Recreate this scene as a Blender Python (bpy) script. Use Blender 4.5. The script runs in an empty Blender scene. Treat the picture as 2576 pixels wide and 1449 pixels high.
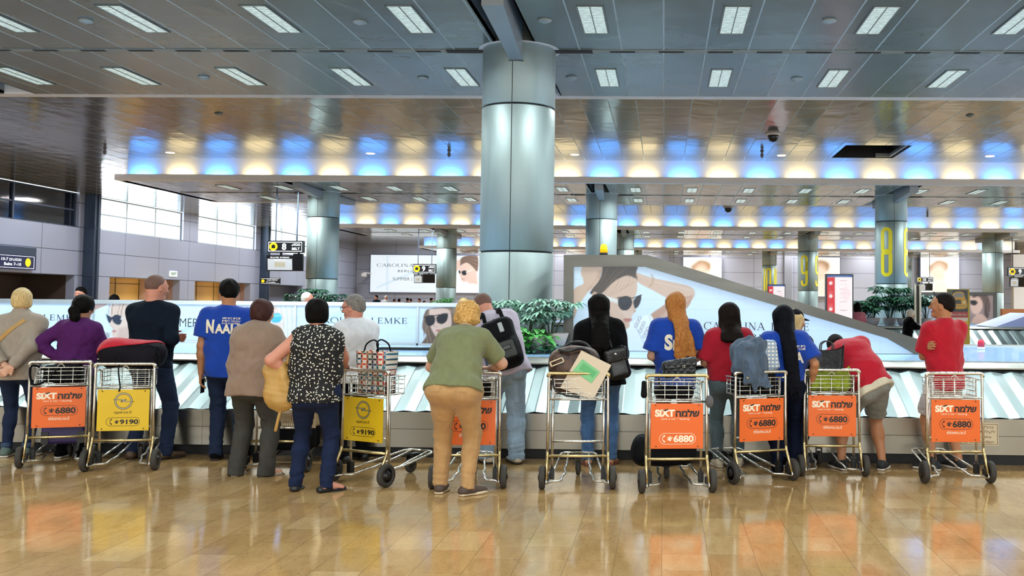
import bpy, math, random
import numpy as np
from mathutils import Vector, Matrix
from mathutils.bvhtree import BVHTree
R = math.radians
SC = bpy.context.scene
COL = SC.collection
rng = np.random.default_rng(7)
random.seed(7)
FPX, PCX, PCY, HC = 2500.0, 1605.463, 634.570, 1.55
CR = np.array([0.99962693, 0.02569747, 0.00925373])
CU = np.array([-0.00793622, -0.05090684, 0.99867187])
CW = np.array([-0.02613442, 0.99837274, 0.05068391])

def ray(px, py):
    return CW + CR*(px-PCX)/FPX - CU*(py-PCY)/FPX
def at(px, py, Y):
    d = ray(px, py); t = Y/d[1]
    return np.array([d[0]*t, Y, HC+d[2]*t])
def fl(px, py, z=0.0):
    d = ray(px, py); t = (z-HC)/d[2]
    return np.array([d[0]*t, d[1]*t, z])

def lin(c):
    if isinstance(c, str):
        c = c.lstrip('#'); c = [int(c[i:i+2], 16)/255 for i in (0, 2, 4)]
    return tuple(((x/12.92) if x <= .04045 else ((x+.055)/1.055)**2.4) for x in c[:3])

# ---------------------------------------------------------------- materials
MATS = {}
class NT:
    def __init__(s, m):
        s.t = m.node_tree; s.n = s.t.nodes; s.l = s.t.links
    def new(s, typ, ins=None, **kw):
        n = s.n.new(typ)
        for k, v in kw.items(): setattr(n, k, v)
        for k, v in (ins or {}).items():
            if isinstance(v, bpy.types.NodeSocket): s.l.new(v, n.inputs[k])
            else: n.inputs[k].default_value = v
        return n
    def math(s, op, a, b=0.0):
        n = s.n.new('ShaderNodeMath'); n.operation = op
        for i, v in enumerate((a, b)):
            if isinstance(v, bpy.types.NodeSocket): s.l.new(v, n.inputs[i])
            else: n.inputs[i].default_value = v
        return n.outputs[0]
    def ramp(s, fac, stops, interp='LINEAR'):
        n = s.n.new('ShaderNodeValToRGB'); cr = n.color_ramp; cr.interpolation = interp
        while len(cr.elements) < len(stops): cr.elements.new(.5)
        for e, (p, c) in zip(cr.elements, stops):
            e.position = p; e.color = (*c[:3], 1)
        s.l.new(fac, n.inputs[0]); return n.outputs[0]
    def coord(s, scale=(1, 1, 1), rot=(0, 0, 0), out='Object'):
        tc = s.n.new('ShaderNodeTexCoord'); mp = s.n.new('ShaderNodeMapping')
        mp.inputs['Scale'].default_value = scale; mp.inputs['Rotation'].default_value = rot
        s.l.new(tc.outputs[out], mp.inputs[0]); return mp.outputs[0]
    def mix(s, fac, a, b, blend='MIX'):
        n = s.n.new('ShaderNodeMix'); n.data_type = 'RGBA'; n.blend_type = blend
        for i, v in ((0, fac), (6, a), (7, b)):
            if isinstance(v, bpy.types.NodeSocket): s.l.new(v, n.inputs[i])
            elif i == 0: n.inputs[i].default_value = v
            else: n.inputs[i].default_value = (*v[:3], 1)
        return n.outputs[2]

def base_mat(name):
    m = bpy.data.materials.new(name); m.use_nodes = True
    t = NT(m); p = m.node_tree.nodes['Principled BSDF']
    return m, t, p

def mat(name, col, rough=.5, metal=0., emit=0., bump=None, var=.0, spec=.5, coat=0., ecol=None, sheen=0.):
    """bump=(scale, strength, stretch) noise bump; var = colour variation"""
    if name in MATS: return MATS[name]
    m, t, p = base_mat(name)
    c = lin(col)
    p.inputs['Base Color'].default_value = (*c, 1)
    p.inputs['Roughness'].default_value = rough
    p.inputs['Metallic'].default_value = metal
    p.inputs['Specular IOR Level'].default_value = spec
    if coat: p.inputs['Coat Weight'].default_value = coat
    if sheen: p.inputs['Sheen Weight'].default_value = sheen
    if emit:
        p.inputs['Emission Color'].default_value = (*(lin(ecol) if ecol else c), 1)
        p.inputs['Emission Strength'].default_value = emit
    if bump or var:
        sc, st, sx = bump or (30, 0, (1, 1, 1))
        v = t.coord(scale=sx)
        n = t.new('ShaderNodeTexNoise', {'Vector': v, 'Scale': sc, 'Detail': 5.0, 'Roughness': .6})
        if st:
            b = t.new('ShaderNodeBump', {'Height': n.outputs[0], 'Strength': st, 'Distance': .01})
            t.l.new(b.outputs[0], p.inputs['Normal'])
        if var:
            n2 = t.new('ShaderNodeTexNoise', {'Vector': v, 'Scale': sc*.35, 'Detail': 4.0})
            lo = tuple(x*(1-var) for x in c); hi = tuple(min(1, x*(1+var)) for x in c)
            t.l.new(t.ramp(n2.outputs[0], [(.25, lo), (.75, hi)]), p.inputs['Base Color'])
    MATS[name] = m
    return m

def emis(name, col, s=1.0):
    return mat(name, col, rough=.4, emit=s)

# ---------------------------------------------------------------- mesh helpers
def mk(name, V, F, mats=None, parent=None, smooth=False, mi=None, loc=None, col=None):
    me = bpy.data.meshes.new(name)
    V = np.asarray(V, dtype=np.float32).reshape(-1, 3)
    if isinstance(F, np.ndarray) and F.ndim == 2:
        nf, k = F.shape
        me.vertices.add(len(V)); me.vertices.foreach_set('co', V.ravel())
        me.loops.add(nf*k); me.loops.foreach_set('vertex_index', F.astype(np.int32).ravel())
        me.polygons.add(nf); me.polygons.foreach_set('loop_start', np.arange(0, nf*k, k, dtype=np.int32))
        me.update(calc_edges=True)
    else:
        me.from_pydata([tuple(map(float, v)) for v in V], [], [tuple(int(i) for i in f) for f in F])
        me.update()
    for m in (mats if isinstance(mats, (list, tuple)) else [mats] if mats else []): me.materials.append(m)
    n = len(me.polygons)
    if smooth: me.polygons.foreach_set('use_smooth', np.ones(n, dtype=bool))
    if mi is not None: me.polygons.foreach_set('material_index', np.asarray(mi, dtype=np.int32))
    if col is not None:
        a = me.color_attributes.new('Col', 'FLOAT_COLOR', 'POINT')
        a.data.foreach_set('color', np.concatenate([col, np.ones((len(col), 1))], 1).astype(np.float32).ravel())
    o = bpy.data.objects.new(name, me); COL.objects.link(o)
    if loc is not None: o.location = tuple(float(x) for x in loc)
    if parent: o.parent = parent
    return o

def tag(o, label, cat, group=None, kind=None):
    o['label'] = label; o['category'] = cat
    if group: o['group'] = group
    if kind: o['kind'] = kind
    return o
def struct(o):
    o['kind'] = 'structure'; return o
def empty(name, loc, label, cat, group=None, rz=0.):
    o = bpy.data.objects.new(name, None); COL.objects.link(o)
    o.location = tuple(float(x) for x in loc); o.rotation_euler = (0, 0, rz); o.empty_display_size = .1
    return tag(o, label, cat, group)
KIDS = {}
def copy_tree(o, loc=None, rz=None, parent=None):
    c = o.copy(); COL.objects.link(c)
    if parent: c.parent = parent
    if loc is not None: c.location = tuple(float(x) for x in loc)
    if rz is not None: c.rotation_euler = (0, 0, rz)
    for ch in list(o.children): copy_tree(ch, parent=c)
    return c

class MB:
    """collects shapes into one mesh"""
    def __init__(s): s.V = []; s.F = []; s.n = 0; s.M = []
    def add(s, V, F, m=0):
        V = np.asarray(V, float).reshape(-1, 3)
        s.V.append(V); s.F += [tuple(int(i)+s.n for i in f) for f in F]; s.M += [m]*len(F); s.n += len(V); return s
    def box(s, lo, hi, m=0, rot=None, c=None):
        lo, hi = np.array(lo, float), np.array(hi, float)
        P = np.array([[x, y, z] for x in (0, 1) for y in (0, 1) for z in (0, 1)])*(hi-lo)+lo
        if rot is not None:
            cc = (lo+hi)/2 if c is None else np.array(c); P = (P-cc) @ np.array(rot).T + cc
        return s.add(P, [(0, 1, 3, 2), (4, 6, 7, 5), (0, 4, 5, 1), (2, 3, 7, 6), (0, 2, 6, 4), (1, 5, 7, 3)], m)
    def quad(s, a, b, c, d, m=0): return s.add([a, b, c, d], [(0, 1, 2, 3)], m)
    def prism(s, poly, axis, a, b, m=0):
        """poly: 2D points in the two remaining axes (cyclic order), extruded along axis from a to b"""
        poly = np.asarray(poly, float); n = len(poly); V = np.zeros((2*n, 3)); oth = [i for i in range(3) if i != axis]
        for k, t in enumerate((a, b)):
            V[k*n:(k+1)*n, axis] = t; V[k*n:(k+1)*n, oth[0]] = poly[:, 0]; V[k*n:(k+1)*n, oth[1]] = poly[:, 1]
        F = [tuple(range(n))[::-1], tuple(range(n, 2*n))]+[(i, (i+1) % n, n+(i+1) % n, n+i) for i in range(n)]
        return s.add(V, F, m)
    def tube(s, pts, r, seg=8, m=0, closed=False, cap=True):
        P = np.asarray(pts, float); n = len(P); rr = np.full(n, r) if np.isscalar(r) else np.asarray(r, float)
        T = np.zeros_like(P)
        if closed: T = np.roll(P, -1, 0)-np.roll(P, 1, 0)
        else:
            T[1:-1] = P[2:]-P[:-2]; T[0] = P[1]-P[0]; T[-1] = P[-1]-P[-2]
        T /= np.linalg.norm(T, axis=1)[:, None]+1e-12
        nrm = np.cross(T[0], [0, 0, 1.]);
        if np.linalg.norm(nrm) < .1: nrm = np.cross(T[0], [1., 0, 0])
        nrm /= np.linalg.norm(nrm); V = []
        an = np.arange(seg)*2*np.pi/seg
        for i in range(n):
            nrm = nrm-T[i]*np.dot(nrm, T[i]); nrm /= np.linalg.norm(nrm)+1e-12
            bn = np.cross(T[i], nrm)
            V.append(P[i]+rr[i]*(np.cos(an)[:, None]*nrm+np.sin(an)[:, None]*bn))
        V = np.concatenate(V); F = []
        for i in range(n if closed else n-1):
            a, b = i*seg, ((i+1) % n)*seg
            F += [(a+j, a+(j+1) % seg, b+(j+1) % seg, b+j) for j in range(seg)]
        if cap and not closed: F += [tuple(range(seg))[::-1], tuple(range((n-1)*seg, n*seg))]
        return s.add(V, F, m)
    def lathe(s, prof, seg=24, m=0, M=None):
        """prof: (r,z) list, around z"""
        an = np.arange(seg)*2*np.pi/seg; V = []
        for r, z in prof: V.append(np.stack([r*np.cos(an), r*np.sin(an), np.full(seg, z)], 1))
        V = np.concatenate(V)
        if M is not None: M = np.array(M); V = V @ M[:3, :3].T + M[:3, 3]
        F = []
        for i in range(len(prof)-1):
            a, b = i*seg, (i+1)*seg
            F += [(a+j, a+(j+1) % seg, b+(j+1) % seg, b+j) for j in range(seg)]
        F += [tuple(range(seg))[::-1], tuple(range((len(prof)-1)*seg, len(prof)*seg))]
        return s.add(V, F, m)
    def build(s, name, mats, parent=None, smooth=False, loc=None):
        return mk(name, np.concatenate(s.V), s.F, mats, parent, smooth, s.M, loc)

def rnd(pts, rad=.03, seg=4, closed=False):
    """round the corners of a polyline"""
    P = [np.asarray(p, float) for p in pts]; n = len(P); out = []
    for i in range(n):
        if not closed and i in (0, n-1): out.append(P[i]); continue
        a, b, c = P[i-1], P[i], P[(i+1) % n]
        la, lc = np.linalg.norm(a-b), np.linalg.norm(c-b); r = min(rad, la*.45, lc*.45)
        p0 = b+(a-b)/max(la, 1e-9)*r; p1 = b+(c-b)/max(lc, 1e-9)*r
        for k in range(seg+1):
            t = k/seg; out.append((1-t)**2*p0+2*t*(1-t)*b+t*t*p1)
    return np.array(out)

def bez(pts, n=12):
    """smooth catmull-rom through points"""
    P = np.asarray(pts, float); Q = np.vstack([2*P[0]-P[1], P, 2*P[-1]-P[-2]]); out = []
    for i in range(1, len(Q)-2):
        for t in np.linspace(0, 1, n, endpoint=False):
            a, b, c, d = Q[i-1], Q[i], Q[i+1], Q[i+2]
            out.append(.5*((2*b)+(-a+c)*t+(2*a-5*b+4*c-d)*t*t+(-a+3*b-3*c+d)*t**3))
    out.append(P[-1]); return np.array(out)

# ---------------------------------------------------------------- text
TXT = {}
def text_mesh(s, bold=0., spacing=1., align='CENTER'):
    k = (s, bold, spacing, align)
    if k in TXT: return TXT[k]
    cu = bpy.data.curves.new('lettering', 'FONT'); cu.body = s; cu.size = 1.0; cu.offset = bold
    cu.align_x = align; cu.align_y = 'CENTER'; cu.space_character = spacing; cu.resolution_u = 4
    ob = bpy.data.objects.new('lettering', cu)
    me = bpy.data.meshes.new_from_object(ob)
    bpy.data.objects.remove(ob); bpy.data.curves.remove(cu)
    V = np.zeros(len(me.vertices)*3, dtype=np.float32); me.vertices.foreach_get('co', V); V = V.reshape(-1, 3)
    F = [tuple(p.vertices) for p in me.polygons]
    if len(V) and align == 'CENTER':
        V[:, 1] -= (V[:, 1].min()+V[:, 1].max())/2; V[:, 0] -= (V[:, 0].min()+V[:, 0].max())/2
    bpy.data.meshes.remove(me); TXT[k] = (V, F); return TXT[k]
def add_text(mb, s, o, w=None, h=None, ux=(1, 0, 0), uy=(0, 0, 1), bold=0., m=0, spacing=1., slant=0.):
    """centre o, scaled to width w and/or glyph height h, in the plane ux,uy"""
    V, F = text_mesh(s, bold, spacing)
    V = V.copy(); W = np.ptp(V[:, 0]); Hh = np.ptp(V[:, 1])
    sx = (w/W) if w else (h/Hh); sy = (h/Hh) if h else sx
    x, y = V[:, 0]*sx, V[:, 1]*sy
    x = x+slant*y
    mb.add(np.asarray(o)+x[:, None]*np.asarray(ux, float)+y[:, None]*np.asarray(uy, float), F, m)

def arc(cx, cy, rx, ry, a0, a1, n=20):
    t = np.radians(np.linspace(a0, a1, n)); return np.stack([cx+rx*np.cos(t), cy+ry*np.sin(t)], 1)
TK, TN = .125, .05
def _ser(x, y, w=.3): return ('l', [(x-w/2, y), (x+w/2, y)], TN*.9)
def glyph(ch):
    """serif capitals: strokes ('l', pts, width) / ('v', pts, widths)"""
    g = []
    st = lambda x, s=.3: [('l', [(x, 0), (x, 1)], TK), _ser(x, .02, s), _ser(x, .98, s)]
    def ell(cx, rx, a0, a1, cy=.5, ry=.5, tk=TK):
        p = arc(cx, cy, rx, ry, a0, a1, 36); t = np.radians(np.linspace(a0, a1, 36))
        return ('v', p, TN+(tk-TN)*np.cos(t)**2)
    if ch == 'C': g = [ell(.55, .5, 42, 318), ('l', [(.93, .68), (.93, .98)], TN)]; w = 1.0
    elif ch == 'O': g = [ell(.55, .5, 0, 360)]; w = 1.1
    elif ch == 'A': g = [('l', [(.1, 0), (.5, 1)], TN), ('l', [(.5, 1), (.92, 0)], TK), ('l', [(.25, .33), (.75, .33)], TN), _ser(.1, .02), _ser(.92, .02)]; w = 1.02
    elif ch == 'R': g = st(.2)+[ell(.42, .3, -90, 90, .74, .24), ('l', [(.2, .98), (.45, .98)], TN), ('l', [(.2, .5), (.45, .5)], TN), ('l', [(.45, .5), (.9, 0)], TK), _ser(.92, .02, .18)]; w = .95
    elif ch == 'B': g = st(.2)+[ell(.42, .27, -90, 90, .75, .23), ell(.42, .33, -90, 90, .26, .25)]+[('l', [(.2, y), (.45, y)], TN) for y in (.98, .52, .02)]; w = .88
    elif ch == 'L': g = st(.2)+[('l', [(.2, .03), (.72, .03)], TN), ('l', [(.72, 0), (.72, .25)], TN)]; w = .78
    elif ch == 'I': g = st(.2); w = .4
    elif ch == 'N': g = [('l', [(.18, 0), (.18, 1)], TN), ('l', [(.18, 1), (.88, 0)], TK), ('l', [(.88, 0), (.88, 1)], TN), _ser(.18, .02), _ser(.14, .98, .2), _ser(.88, .98)]; w = 1.06
    elif ch == 'E': g = st(.2)+[('l', [(.2, y), (x, y)], TN) for y, x in ((.97, .7), (.52, .6), (.03, .74))]+[('l', [(.7, .78), (.7, .99)], TN), ('l', [(.74, .01), (.74, .24)], TN), ('l', [(.6, .42), (.6, .62)], TN)]; w = .84
    elif ch == 'M': g = [('l', [(.16, 0), (.2, 1)], TN), ('l', [(.2, 1), (.6, .05)], TK), ('l', [(.6, .05), (1.0, 1)], TN), ('l', [(1.0, 1), (1.04, 0)], TK), _ser(.16, .02), _ser(1.04, .02), _ser(.15, .98, .2), _ser(1.05, .98, .2)]; w = 1.22
    elif ch == 'K': g = st(.2)+[('l', [(.22, .42), (.8, .98)], TN), ('l', [(.4, .6), (.88, 0)], TK), _ser(.82, .98, .26), _ser(.9, .02, .24)]; w = .98
    else: w = .6
    return g, w
def stroke2d(pts, w):
    P = np.asarray(pts, float); n = len(P); w = np.full(n, w) if np.isscalar(w) else np.asarray(w)
    T = np.gradient(P, axis=0); T /= np.linalg.norm(T, axis=1)[:, None]+1e-9
    N = np.stack([-T[:, 1], T[:, 0]], 1)*(w/2)[:, None]
    V = np.concatenate([P+N, P-N]); F = [(i, n+i, n+i+1, i+1) for i in range(n-1)]
    return V, F
def serif_text(mb, s, o, w, h, ux=(1, 0, 0), uy=(0, 0, 1), gap=.12, m=0, eps=(0, -1, 0)):
    x = 0.; parts = []
    for ch in s:
        g, gw = glyph(ch)
        for k in g:
            V, F = stroke2d(k[1], k[2]); parts.append((V+[x, 0], F))
        x += gw+gap
    W = x-gap; z = 0
    for V, F in parts:
        z += 1
        P = np.asarray(o)+((V[:, 0]/W-.5)*w)[:, None]*np.asarray(ux, float)+((V[:, 1]-.5)*h)[:, None]*np.asarray(uy, float)+np.asarray(eps, float)*(z % 4)*.0004
        mb.add(P, F, m)

# ---------------------------------------------------------------- implicit surfaces
def unit(v):
    v = np.asarray(v, float); return v/(np.linalg.norm(v)+1e-12)
def hmin(a, b, k):
    if k <= 0: return np.minimum(a, b)
    h = np.maximum(k-np.abs(a-b), 0)/k
    return np.minimum(a, b)-h*h*k*.25
class SDF:
    def __init__(s): s.p = []
    def lim(s, a, b, wa, wb=None, k=.02, side=None, flat=(0, 0), sub=False):
        """tapered limb a->b; wa,wb = radius or (half width along side, half depth)"""
        a, b = np.asarray(a, float), np.asarray(b, float); wb = wa if wb is None else wb
        wa = (wa, wa) if np.isscalar(wa) else wa; wb = (wb, wb) if np.isscalar(wb) else wb
        L = np.linalg.norm(b-a)+1e-9; ax = (b-a)/L
        sd = np.asarray(side if side is not None else (1, 0, 0), float); sd = sd-ax*np.dot(sd, ax)
        if np.linalg.norm(sd) < 1e-3: sd = np.cross(ax, [0, 1., 0.1])
        sd = unit(sd); nn = np.cross(ax, sd); mx = max(*wa, *wb)
        def f(P):
            q = P-a; t = q @ ax; u = np.clip(t/L, 0, 1); ov = t-u*L
            w = wa[0]+(wb[0]-wa[0])*u; d = wa[1]+(wb[1]-wa[1])*u; mn = np.minimum(w, d)
            qs, qn = q @ sd, q @ nn
            lat = np.sqrt((qs/w)**2+(qn/d)**2+1e-12)
            o2 = ov.copy()
            if flat[0]: o2 = np.where(t < 0, 0, o2)
            if flat[1]: o2 = np.where(t > L, 0, o2)
            e = np.sqrt(lat**2+(o2/mn)**2); r = (e-1)*mn
            if flat[0]: r = np.maximum(r, -t)
            if flat[1]: r = np.maximum(r, t-L)
            return r
        lo = np.minimum(a, b)-mx; hi = np.maximum(a, b)+mx
        s.p.append(('s' if sub else 'u', f, lo, hi, k)); return s
    def ell(s, c, r, k=.02, R_=None, sub=False):
        c = np.asarray(c, float); r = np.asarray(r if not np.isscalar(r) else (r, r, r), float)
        Rm = np.eye(3) if R_ is None else np.asarray(R_, float)   # rows = local axes
        def f(P):
            q = (P-c) @ Rm.T; k0 = np.sqrt(((q/r)**2).sum(-1)+1e-12); k1 = np.sqrt(((q/r**2)**2).sum(-1)+1e-12)
            return k0*(k0-1)/k1
        m = r.max() if R_ is not None else r
        s.p.append(('s' if sub else 'u', f, c-m, c+m, k)); return s
    def box(s, c, h, rd=.02, k=.02, R_=None, sub=False):
        c = np.asarray(c, float); h = np.asarray(h, float)-rd; Rm = np.eye(3) if R_ is None else np.asarray(R_, float)
        def f(P):
            q = np.abs((P-c) @ Rm.T)-h
            return np.sqrt((np.maximum(q, 0)**2).sum(-1))+np.minimum(q.max(-1), 0)-rd
        m = np.full(3, np.linalg.norm(h)+rd) if R_ is not None else h+rd
        s.p.append(('s' if sub else 'u', f, c-m, c+m, k)); return s
    def cut(s, p, n, k=.0):
        """remove the half-space on the n side of p"""
        p, n = np.asarray(p, float), unit(n)
        s.p.append(('c', (p, n), None, None, k)); return s
    def disp(s, fn):
        s.p.append(('d', fn, None, None, 0)); return s
    def mesh(s, h, smooth=1):
        lo = np.min([p[2] for p in s.p if p[0] == 'u'], 0)-3*h-.03; hi = np.max([p[3] for p in s.p if p[0] == 'u'], 0)+3*h+.03
        n = np.ceil((hi-lo)/h).astype(int)+1
        F = np.full(n, .5, dtype=np.float32)
        ax = [lo[i]+h*np.arange(n[i]) for i in range(3)]
        for op, f, pl, ph, k in s.p:
            if op in 'us':
                mg = k+2.5*h
                i0 = np.maximum(np.floor((pl-mg-lo)/h).astype(int), 0); i1 = np.minimum(np.ceil((ph+mg-lo)/h).astype(int)+1, n)
                if (i1 <= i0).any(): continue
                sl = tuple(slice(a, b) for a, b in zip(i0, i1))
            if op == 'd':
                idx = np.nonzero(np.abs(F) < .05)
                P = np.stack([ax[0][idx[0]], ax[1][idx[1]], ax[2][idx[2]]], -1); F[idx] += f(P); continue
            if op == 'c':
                g = [((ax[i]-f[0][i])*f[1][i]).astype(np.float32) for i in range(3)]
                F = np.maximum(F, g[0][:, None, None]+g[1][None, :, None]+g[2][None, None, :]); continue
            P = np.stack(np.meshgrid(*[ax[i][i0[i]:i1[i]] for i in range(3)], indexing='ij'), -1)
            d = f(P)
            F[sl] = hmin(F[sl], d, k) if op == 'u' else -hmin(-F[sl], d, k)
        # surface nets
        S = F < 0
        def sh(A, c): return A[c[0]:A.shape[0]-1+c[0], c[1]:A.shape[1]-1+c[1], c[2]:A.shape[2]-1+c[2]]
        cs = [(i, j, k) for i in (0, 1) for j in (0, 1) for k in (0, 1)]
        cnt = sum(sh(S, c).astype(np.int8) for c in cs); act = (cnt > 0) & (cnt < 8)
        I = np.stack(np.nonzero(act), 1); ids = np.full(act.shape, -1, np.int64); ids[act] = np.arange(len(I))
        val = {c: F[I[:, 0]+c[0], I[:, 1]+c[1], I[:, 2]+c[2]] for c in cs}
        acc = np.zeros((len(I), 3)); num = np.zeros(len(I))
        for a in cs:
            for d in range(3):
                if a[d]: continue
                b = tuple(a[i]+(i == d) for i in range(3)); va, vb = val[a], val[b]
                x = (va < 0) != (vb < 0); t = np.where(x, va/np.where(x, va-vb, 1), 0)
                pos = np.array(a, float)[None]+np.eye(3)[d][None]*t[:, None]
                acc += pos*x[:, None]; num += x
        V = lo+(I+acc/num[:, None])*h
        Q = []
        for d in range(3):
            s0 = [slice(None)]*3; s1 = [slice(None)]*3; s0[d] = slice(0, -1); s1[d] = slice(1, None)
            e = S[tuple(s0)] != S[tuple(s1)]
            E = np.stack(np.nonzero(e), 1)
            u, v = [(1, 2), (2, 0), (0, 1)][d]
            E = E[(E[:, u] > 0) & (E[:, v] > 0) & (E[:, u] < n[u]-1) & (E[:, v] < n[v]-1)]
            ins = S[E[:, 0], E[:, 1], E[:, 2]]
            def cell(du, dv):
                c = E.copy(); c[:, u] -= du; c[:, v] -= dv; return ids[c[:, 0], c[:, 1], c[:, 2]]
            q = np.stack([cell(1, 1), cell(0, 1), cell(0, 0), cell(1, 0)], 1)
            q[~ins] = q[~ins][:, ::-1]; Q.append(q)
        Q = np.concatenate(Q); Q = Q[(Q >= 0).all(1)]
        if smooth:
            src = np.concatenate([Q[:, b] for a, b in ((0, 1), (1, 2), (2, 3), (3, 0))]+[Q[:, a] for a, b in ((0, 1), (1, 2), (2, 3), (3, 0))])
            dst = np.concatenate([Q[:, a] for a, b in ((0, 1), (1, 2), (2, 3), (3, 0))]+[Q[:, b] for a, b in ((0, 1), (1, 2), (2, 3), (3, 0))])
            c = np.maximum(np.bincount(dst, minlength=len(V)), 1)[:, None]
            for _ in range(smooth):
                A = np.stack([np.bincount(dst, weights=V[src, i], minlength=len(V)) for i in range(3)], 1)
                V = V*.5+.5*A/c
        return V, Q
    def build(s, name, h, mats, parent=None, smooth=1, loc=None, mifn=None):
        V, Q = s.mesh(h, smooth)
        mi = None if mifn is None else mifn(V[Q].mean(1))
        return mk(name, V, Q, mats, parent, True, mi, loc)
def wob(amp, freq, seed=0, st=(1, 1, 1)):
    """cheap smooth 3-D noise for folds and curls"""
    g = np.random.default_rng(seed); ks = g.normal(size=(7, 3))*np.array(st)*freq; ph = g.uniform(0, 6.28, 7)
    def f(P):
        r = 0
        for i in range(7): r = r+np.sin(P @ ks[i]+ph[i]+1.5*np.sin(P @ ks[(i+3) % 7]*.6+ph[i-1]))
        return amp*r/3.5
    return f
# ================================================================ camera
cam = bpy.data.cameras.new('camera'); camo = bpy.data.objects.new('camera', cam); COL.objects.link(camo); SC.camera = camo
cam.sensor_width = 36; cam.lens = FPX/2576*36; cam.shift_x = (1288-PCX)/2576; cam.shift_y = (PCY-724.5)/2576
cam.clip_end = 300
camo.matrix_world = Matrix(((CR[0], CU[0], -CW[0], 0), (CR[1], CU[1], -CW[1], 0), (CR[2], CU[2], -CW[2], HC), (0, 0, 0, 1)))
XL, XR, YN, YF = -24.2, 27.3, -9.0, 77.5
ZB, ZC = 5.15, 5.87
COLX = [-11.45, -2.1, 7.5, 17.05]
BANDY = [-5.1, 14.07, 33.15, 52.2, 71.0]

# ================================================================ materials of the hall
def m_ceiling(name, band):
    m, t, p = base_mat(name)
    v = t.coord()
    sx = t.new('ShaderNodeSeparateXYZ', {0: v})
    x, y = sx.outputs[0], sx.outputs[1]
    px = t.math('MULTIPLY', t.math('ADD', x, 60.03), 1/.6)
    fx = t.math('FRACT', px); ix = t.math('FLOOR', px)
    py = t.math('MULTIPLY', t.math('ADD', y, 60.1), 1/3.15)
    fy = t.math('FRACT', py); iy = t.math('FLOOR', py)
    jx = t.math('LESS_THAN', t.math('ABSOLUTE', t.math('SUBTRACT', fx, .5)), .483)
    jy = t.math('LESS_THAN', t.math('ABSOLUTE', t.math('SUBTRACT', fy, .5)), .4955)
    face = jx if band else t.math('MULTIPLY', jx, jy)
    wn = t.new('ShaderNodeTexWhiteNoise', {'Vector': t.new('ShaderNodeCombineXYZ', {0: ix, 1: iy}).outputs[0]}, noise_dimensions='3D')
    cc = t.mix(wn.outputs[0], lin('#5b6461' if band else '#666863'), lin('#656e6b' if band else '#70716b'))
    t.l.new(t.mix(face, lin('#a3acab'), cc), p.inputs['Base Color'])
    p.inputs['Metallic'].default_value = .15; p.inputs['IOR'].default_value = 1.5 if band else 1.6
    t.l.new(t.mix(face, (.5, .5, .5), ((.24,)*3 if band else (.14,)*3)), p.inputs['Roughness'])
    # every metal panel is slightly dished and dented in its own way
    off = t.new('ShaderNodeVectorMath', {0: v, 1: t.new('ShaderNodeVectorMath', {0: wn.outputs[1], 'Scale': 40.0}, operation='SCALE').outputs[0]}, operation='ADD')
    n = t.new('ShaderNodeTexNoise', {'Vector': off.outputs[0], 'Scale': 1.1, 'Detail': 2.0, 'Distortion': .6})
    d = t.math('SUBTRACT', fx, .5); dish = t.math('MULTIPLY', d, d)
    h = t.math('ADD', t.math('MULTIPLY', n.outputs[0], .024), t.math('MULTIPLY', dish, .012))
    h = t.math('ADD', h, t.math('MULTIPLY', t.math('MULTIPLY', d, t.math('SUBTRACT', wn.outputs[0], .5)), .008))
    b = t.new('ShaderNodeBump', {'Height': h, 'Strength': .55, 'Distance': 1.0})
    t.l.new(b.outputs[0], p.inputs['Normal'])
    return m
def m_floor():
    m, t, p = base_mat('polished_stone')
    tc = t.new('ShaderNodeTexCoord'); s = t.new('ShaderNodeSeparateXYZ', {0: tc.outputs['Object']})
    v = t.new('ShaderNodeCombineXYZ', {0: s.outputs[1], 1: s.outputs[0], 2: 0.0})
    b = t.new('ShaderNodeTexBrick', {'Vector': v.outputs[0], 'Color1': (0, 0, 0, 1), 'Color2': (1, 1, 1, 1), 'Mortar': (.5, .5, .5, 1), 'Scale': 1.0,
              'Mortar Size': .0016, 'Mortar Smooth': .2, 'Brick Width': .52, 'Row Height': .285})
    b.offset = .37; b.offset_frequency = 2; b.squash = .72; b.squash_frequency = 3
    tone = t.ramp(b.outputs['Color'], [(0, lin('#9b7a4e')), (.2, lin('#a8865a')), (.4, lin('#b39062')), (.6, lin('#ac8657')), (.8, lin('#b9986b')), (1, lin('#c4a679'))])
    vn = t.new('ShaderNodeTexNoise', {'Vector': t.coord(scale=(3, 1.0, 1)), 'Scale': 4.0, 'Detail': 8.0, 'Roughness': .65, 'Distortion': .8})
    tone = t.mix(.42, tone, t.ramp(vn.outputs[0], [(.3, lin('#96713f')), (.5, lin('#b6925d')), (.7, lin('#cba973'))]), 'MIX')
    pit = t.new('ShaderNodeTexNoise', {'Vector': t.coord(scale=(26, 9, 1), rot=(0, 0, .35)), 'Scale': 3.0, 'Detail': 6.0, 'Roughness': .7})
    tone = t.mix(t.ramp(pit.outputs[0], [(.33, (.8,)*3), (.43, (0,)*3)]), tone, lin('#6d5232'))
    t.l.new(t.mix(b.outputs['Fac'], tone, lin('#75603f')), p.inputs['Base Color'])
    rn = t.new('ShaderNodeTexNoise', {'Vector': t.coord(), 'Scale': 1.7, 'Detail': 5.0})
    t.l.new(t.ramp(rn.outputs[0], [(.3, (.05,)*3), (.7, (.105,)*3)]), p.inputs['Roughness'])
    p.inputs['IOR'].default_value = 1.5; p.inputs['Specular IOR Level'].default_value = .7
    bp = t.new('ShaderNodeBump', {'Height': t.math('ADD', t.math('MULTIPLY', vn.outputs[0], .0012), t.math('MULTIPLY', b.outputs['Fac'], -.001)), 'Strength': .35, 'Distance': 1.0})
    t.l.new(bp.outputs[0], p.inputs['Normal'])
    return m
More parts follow.
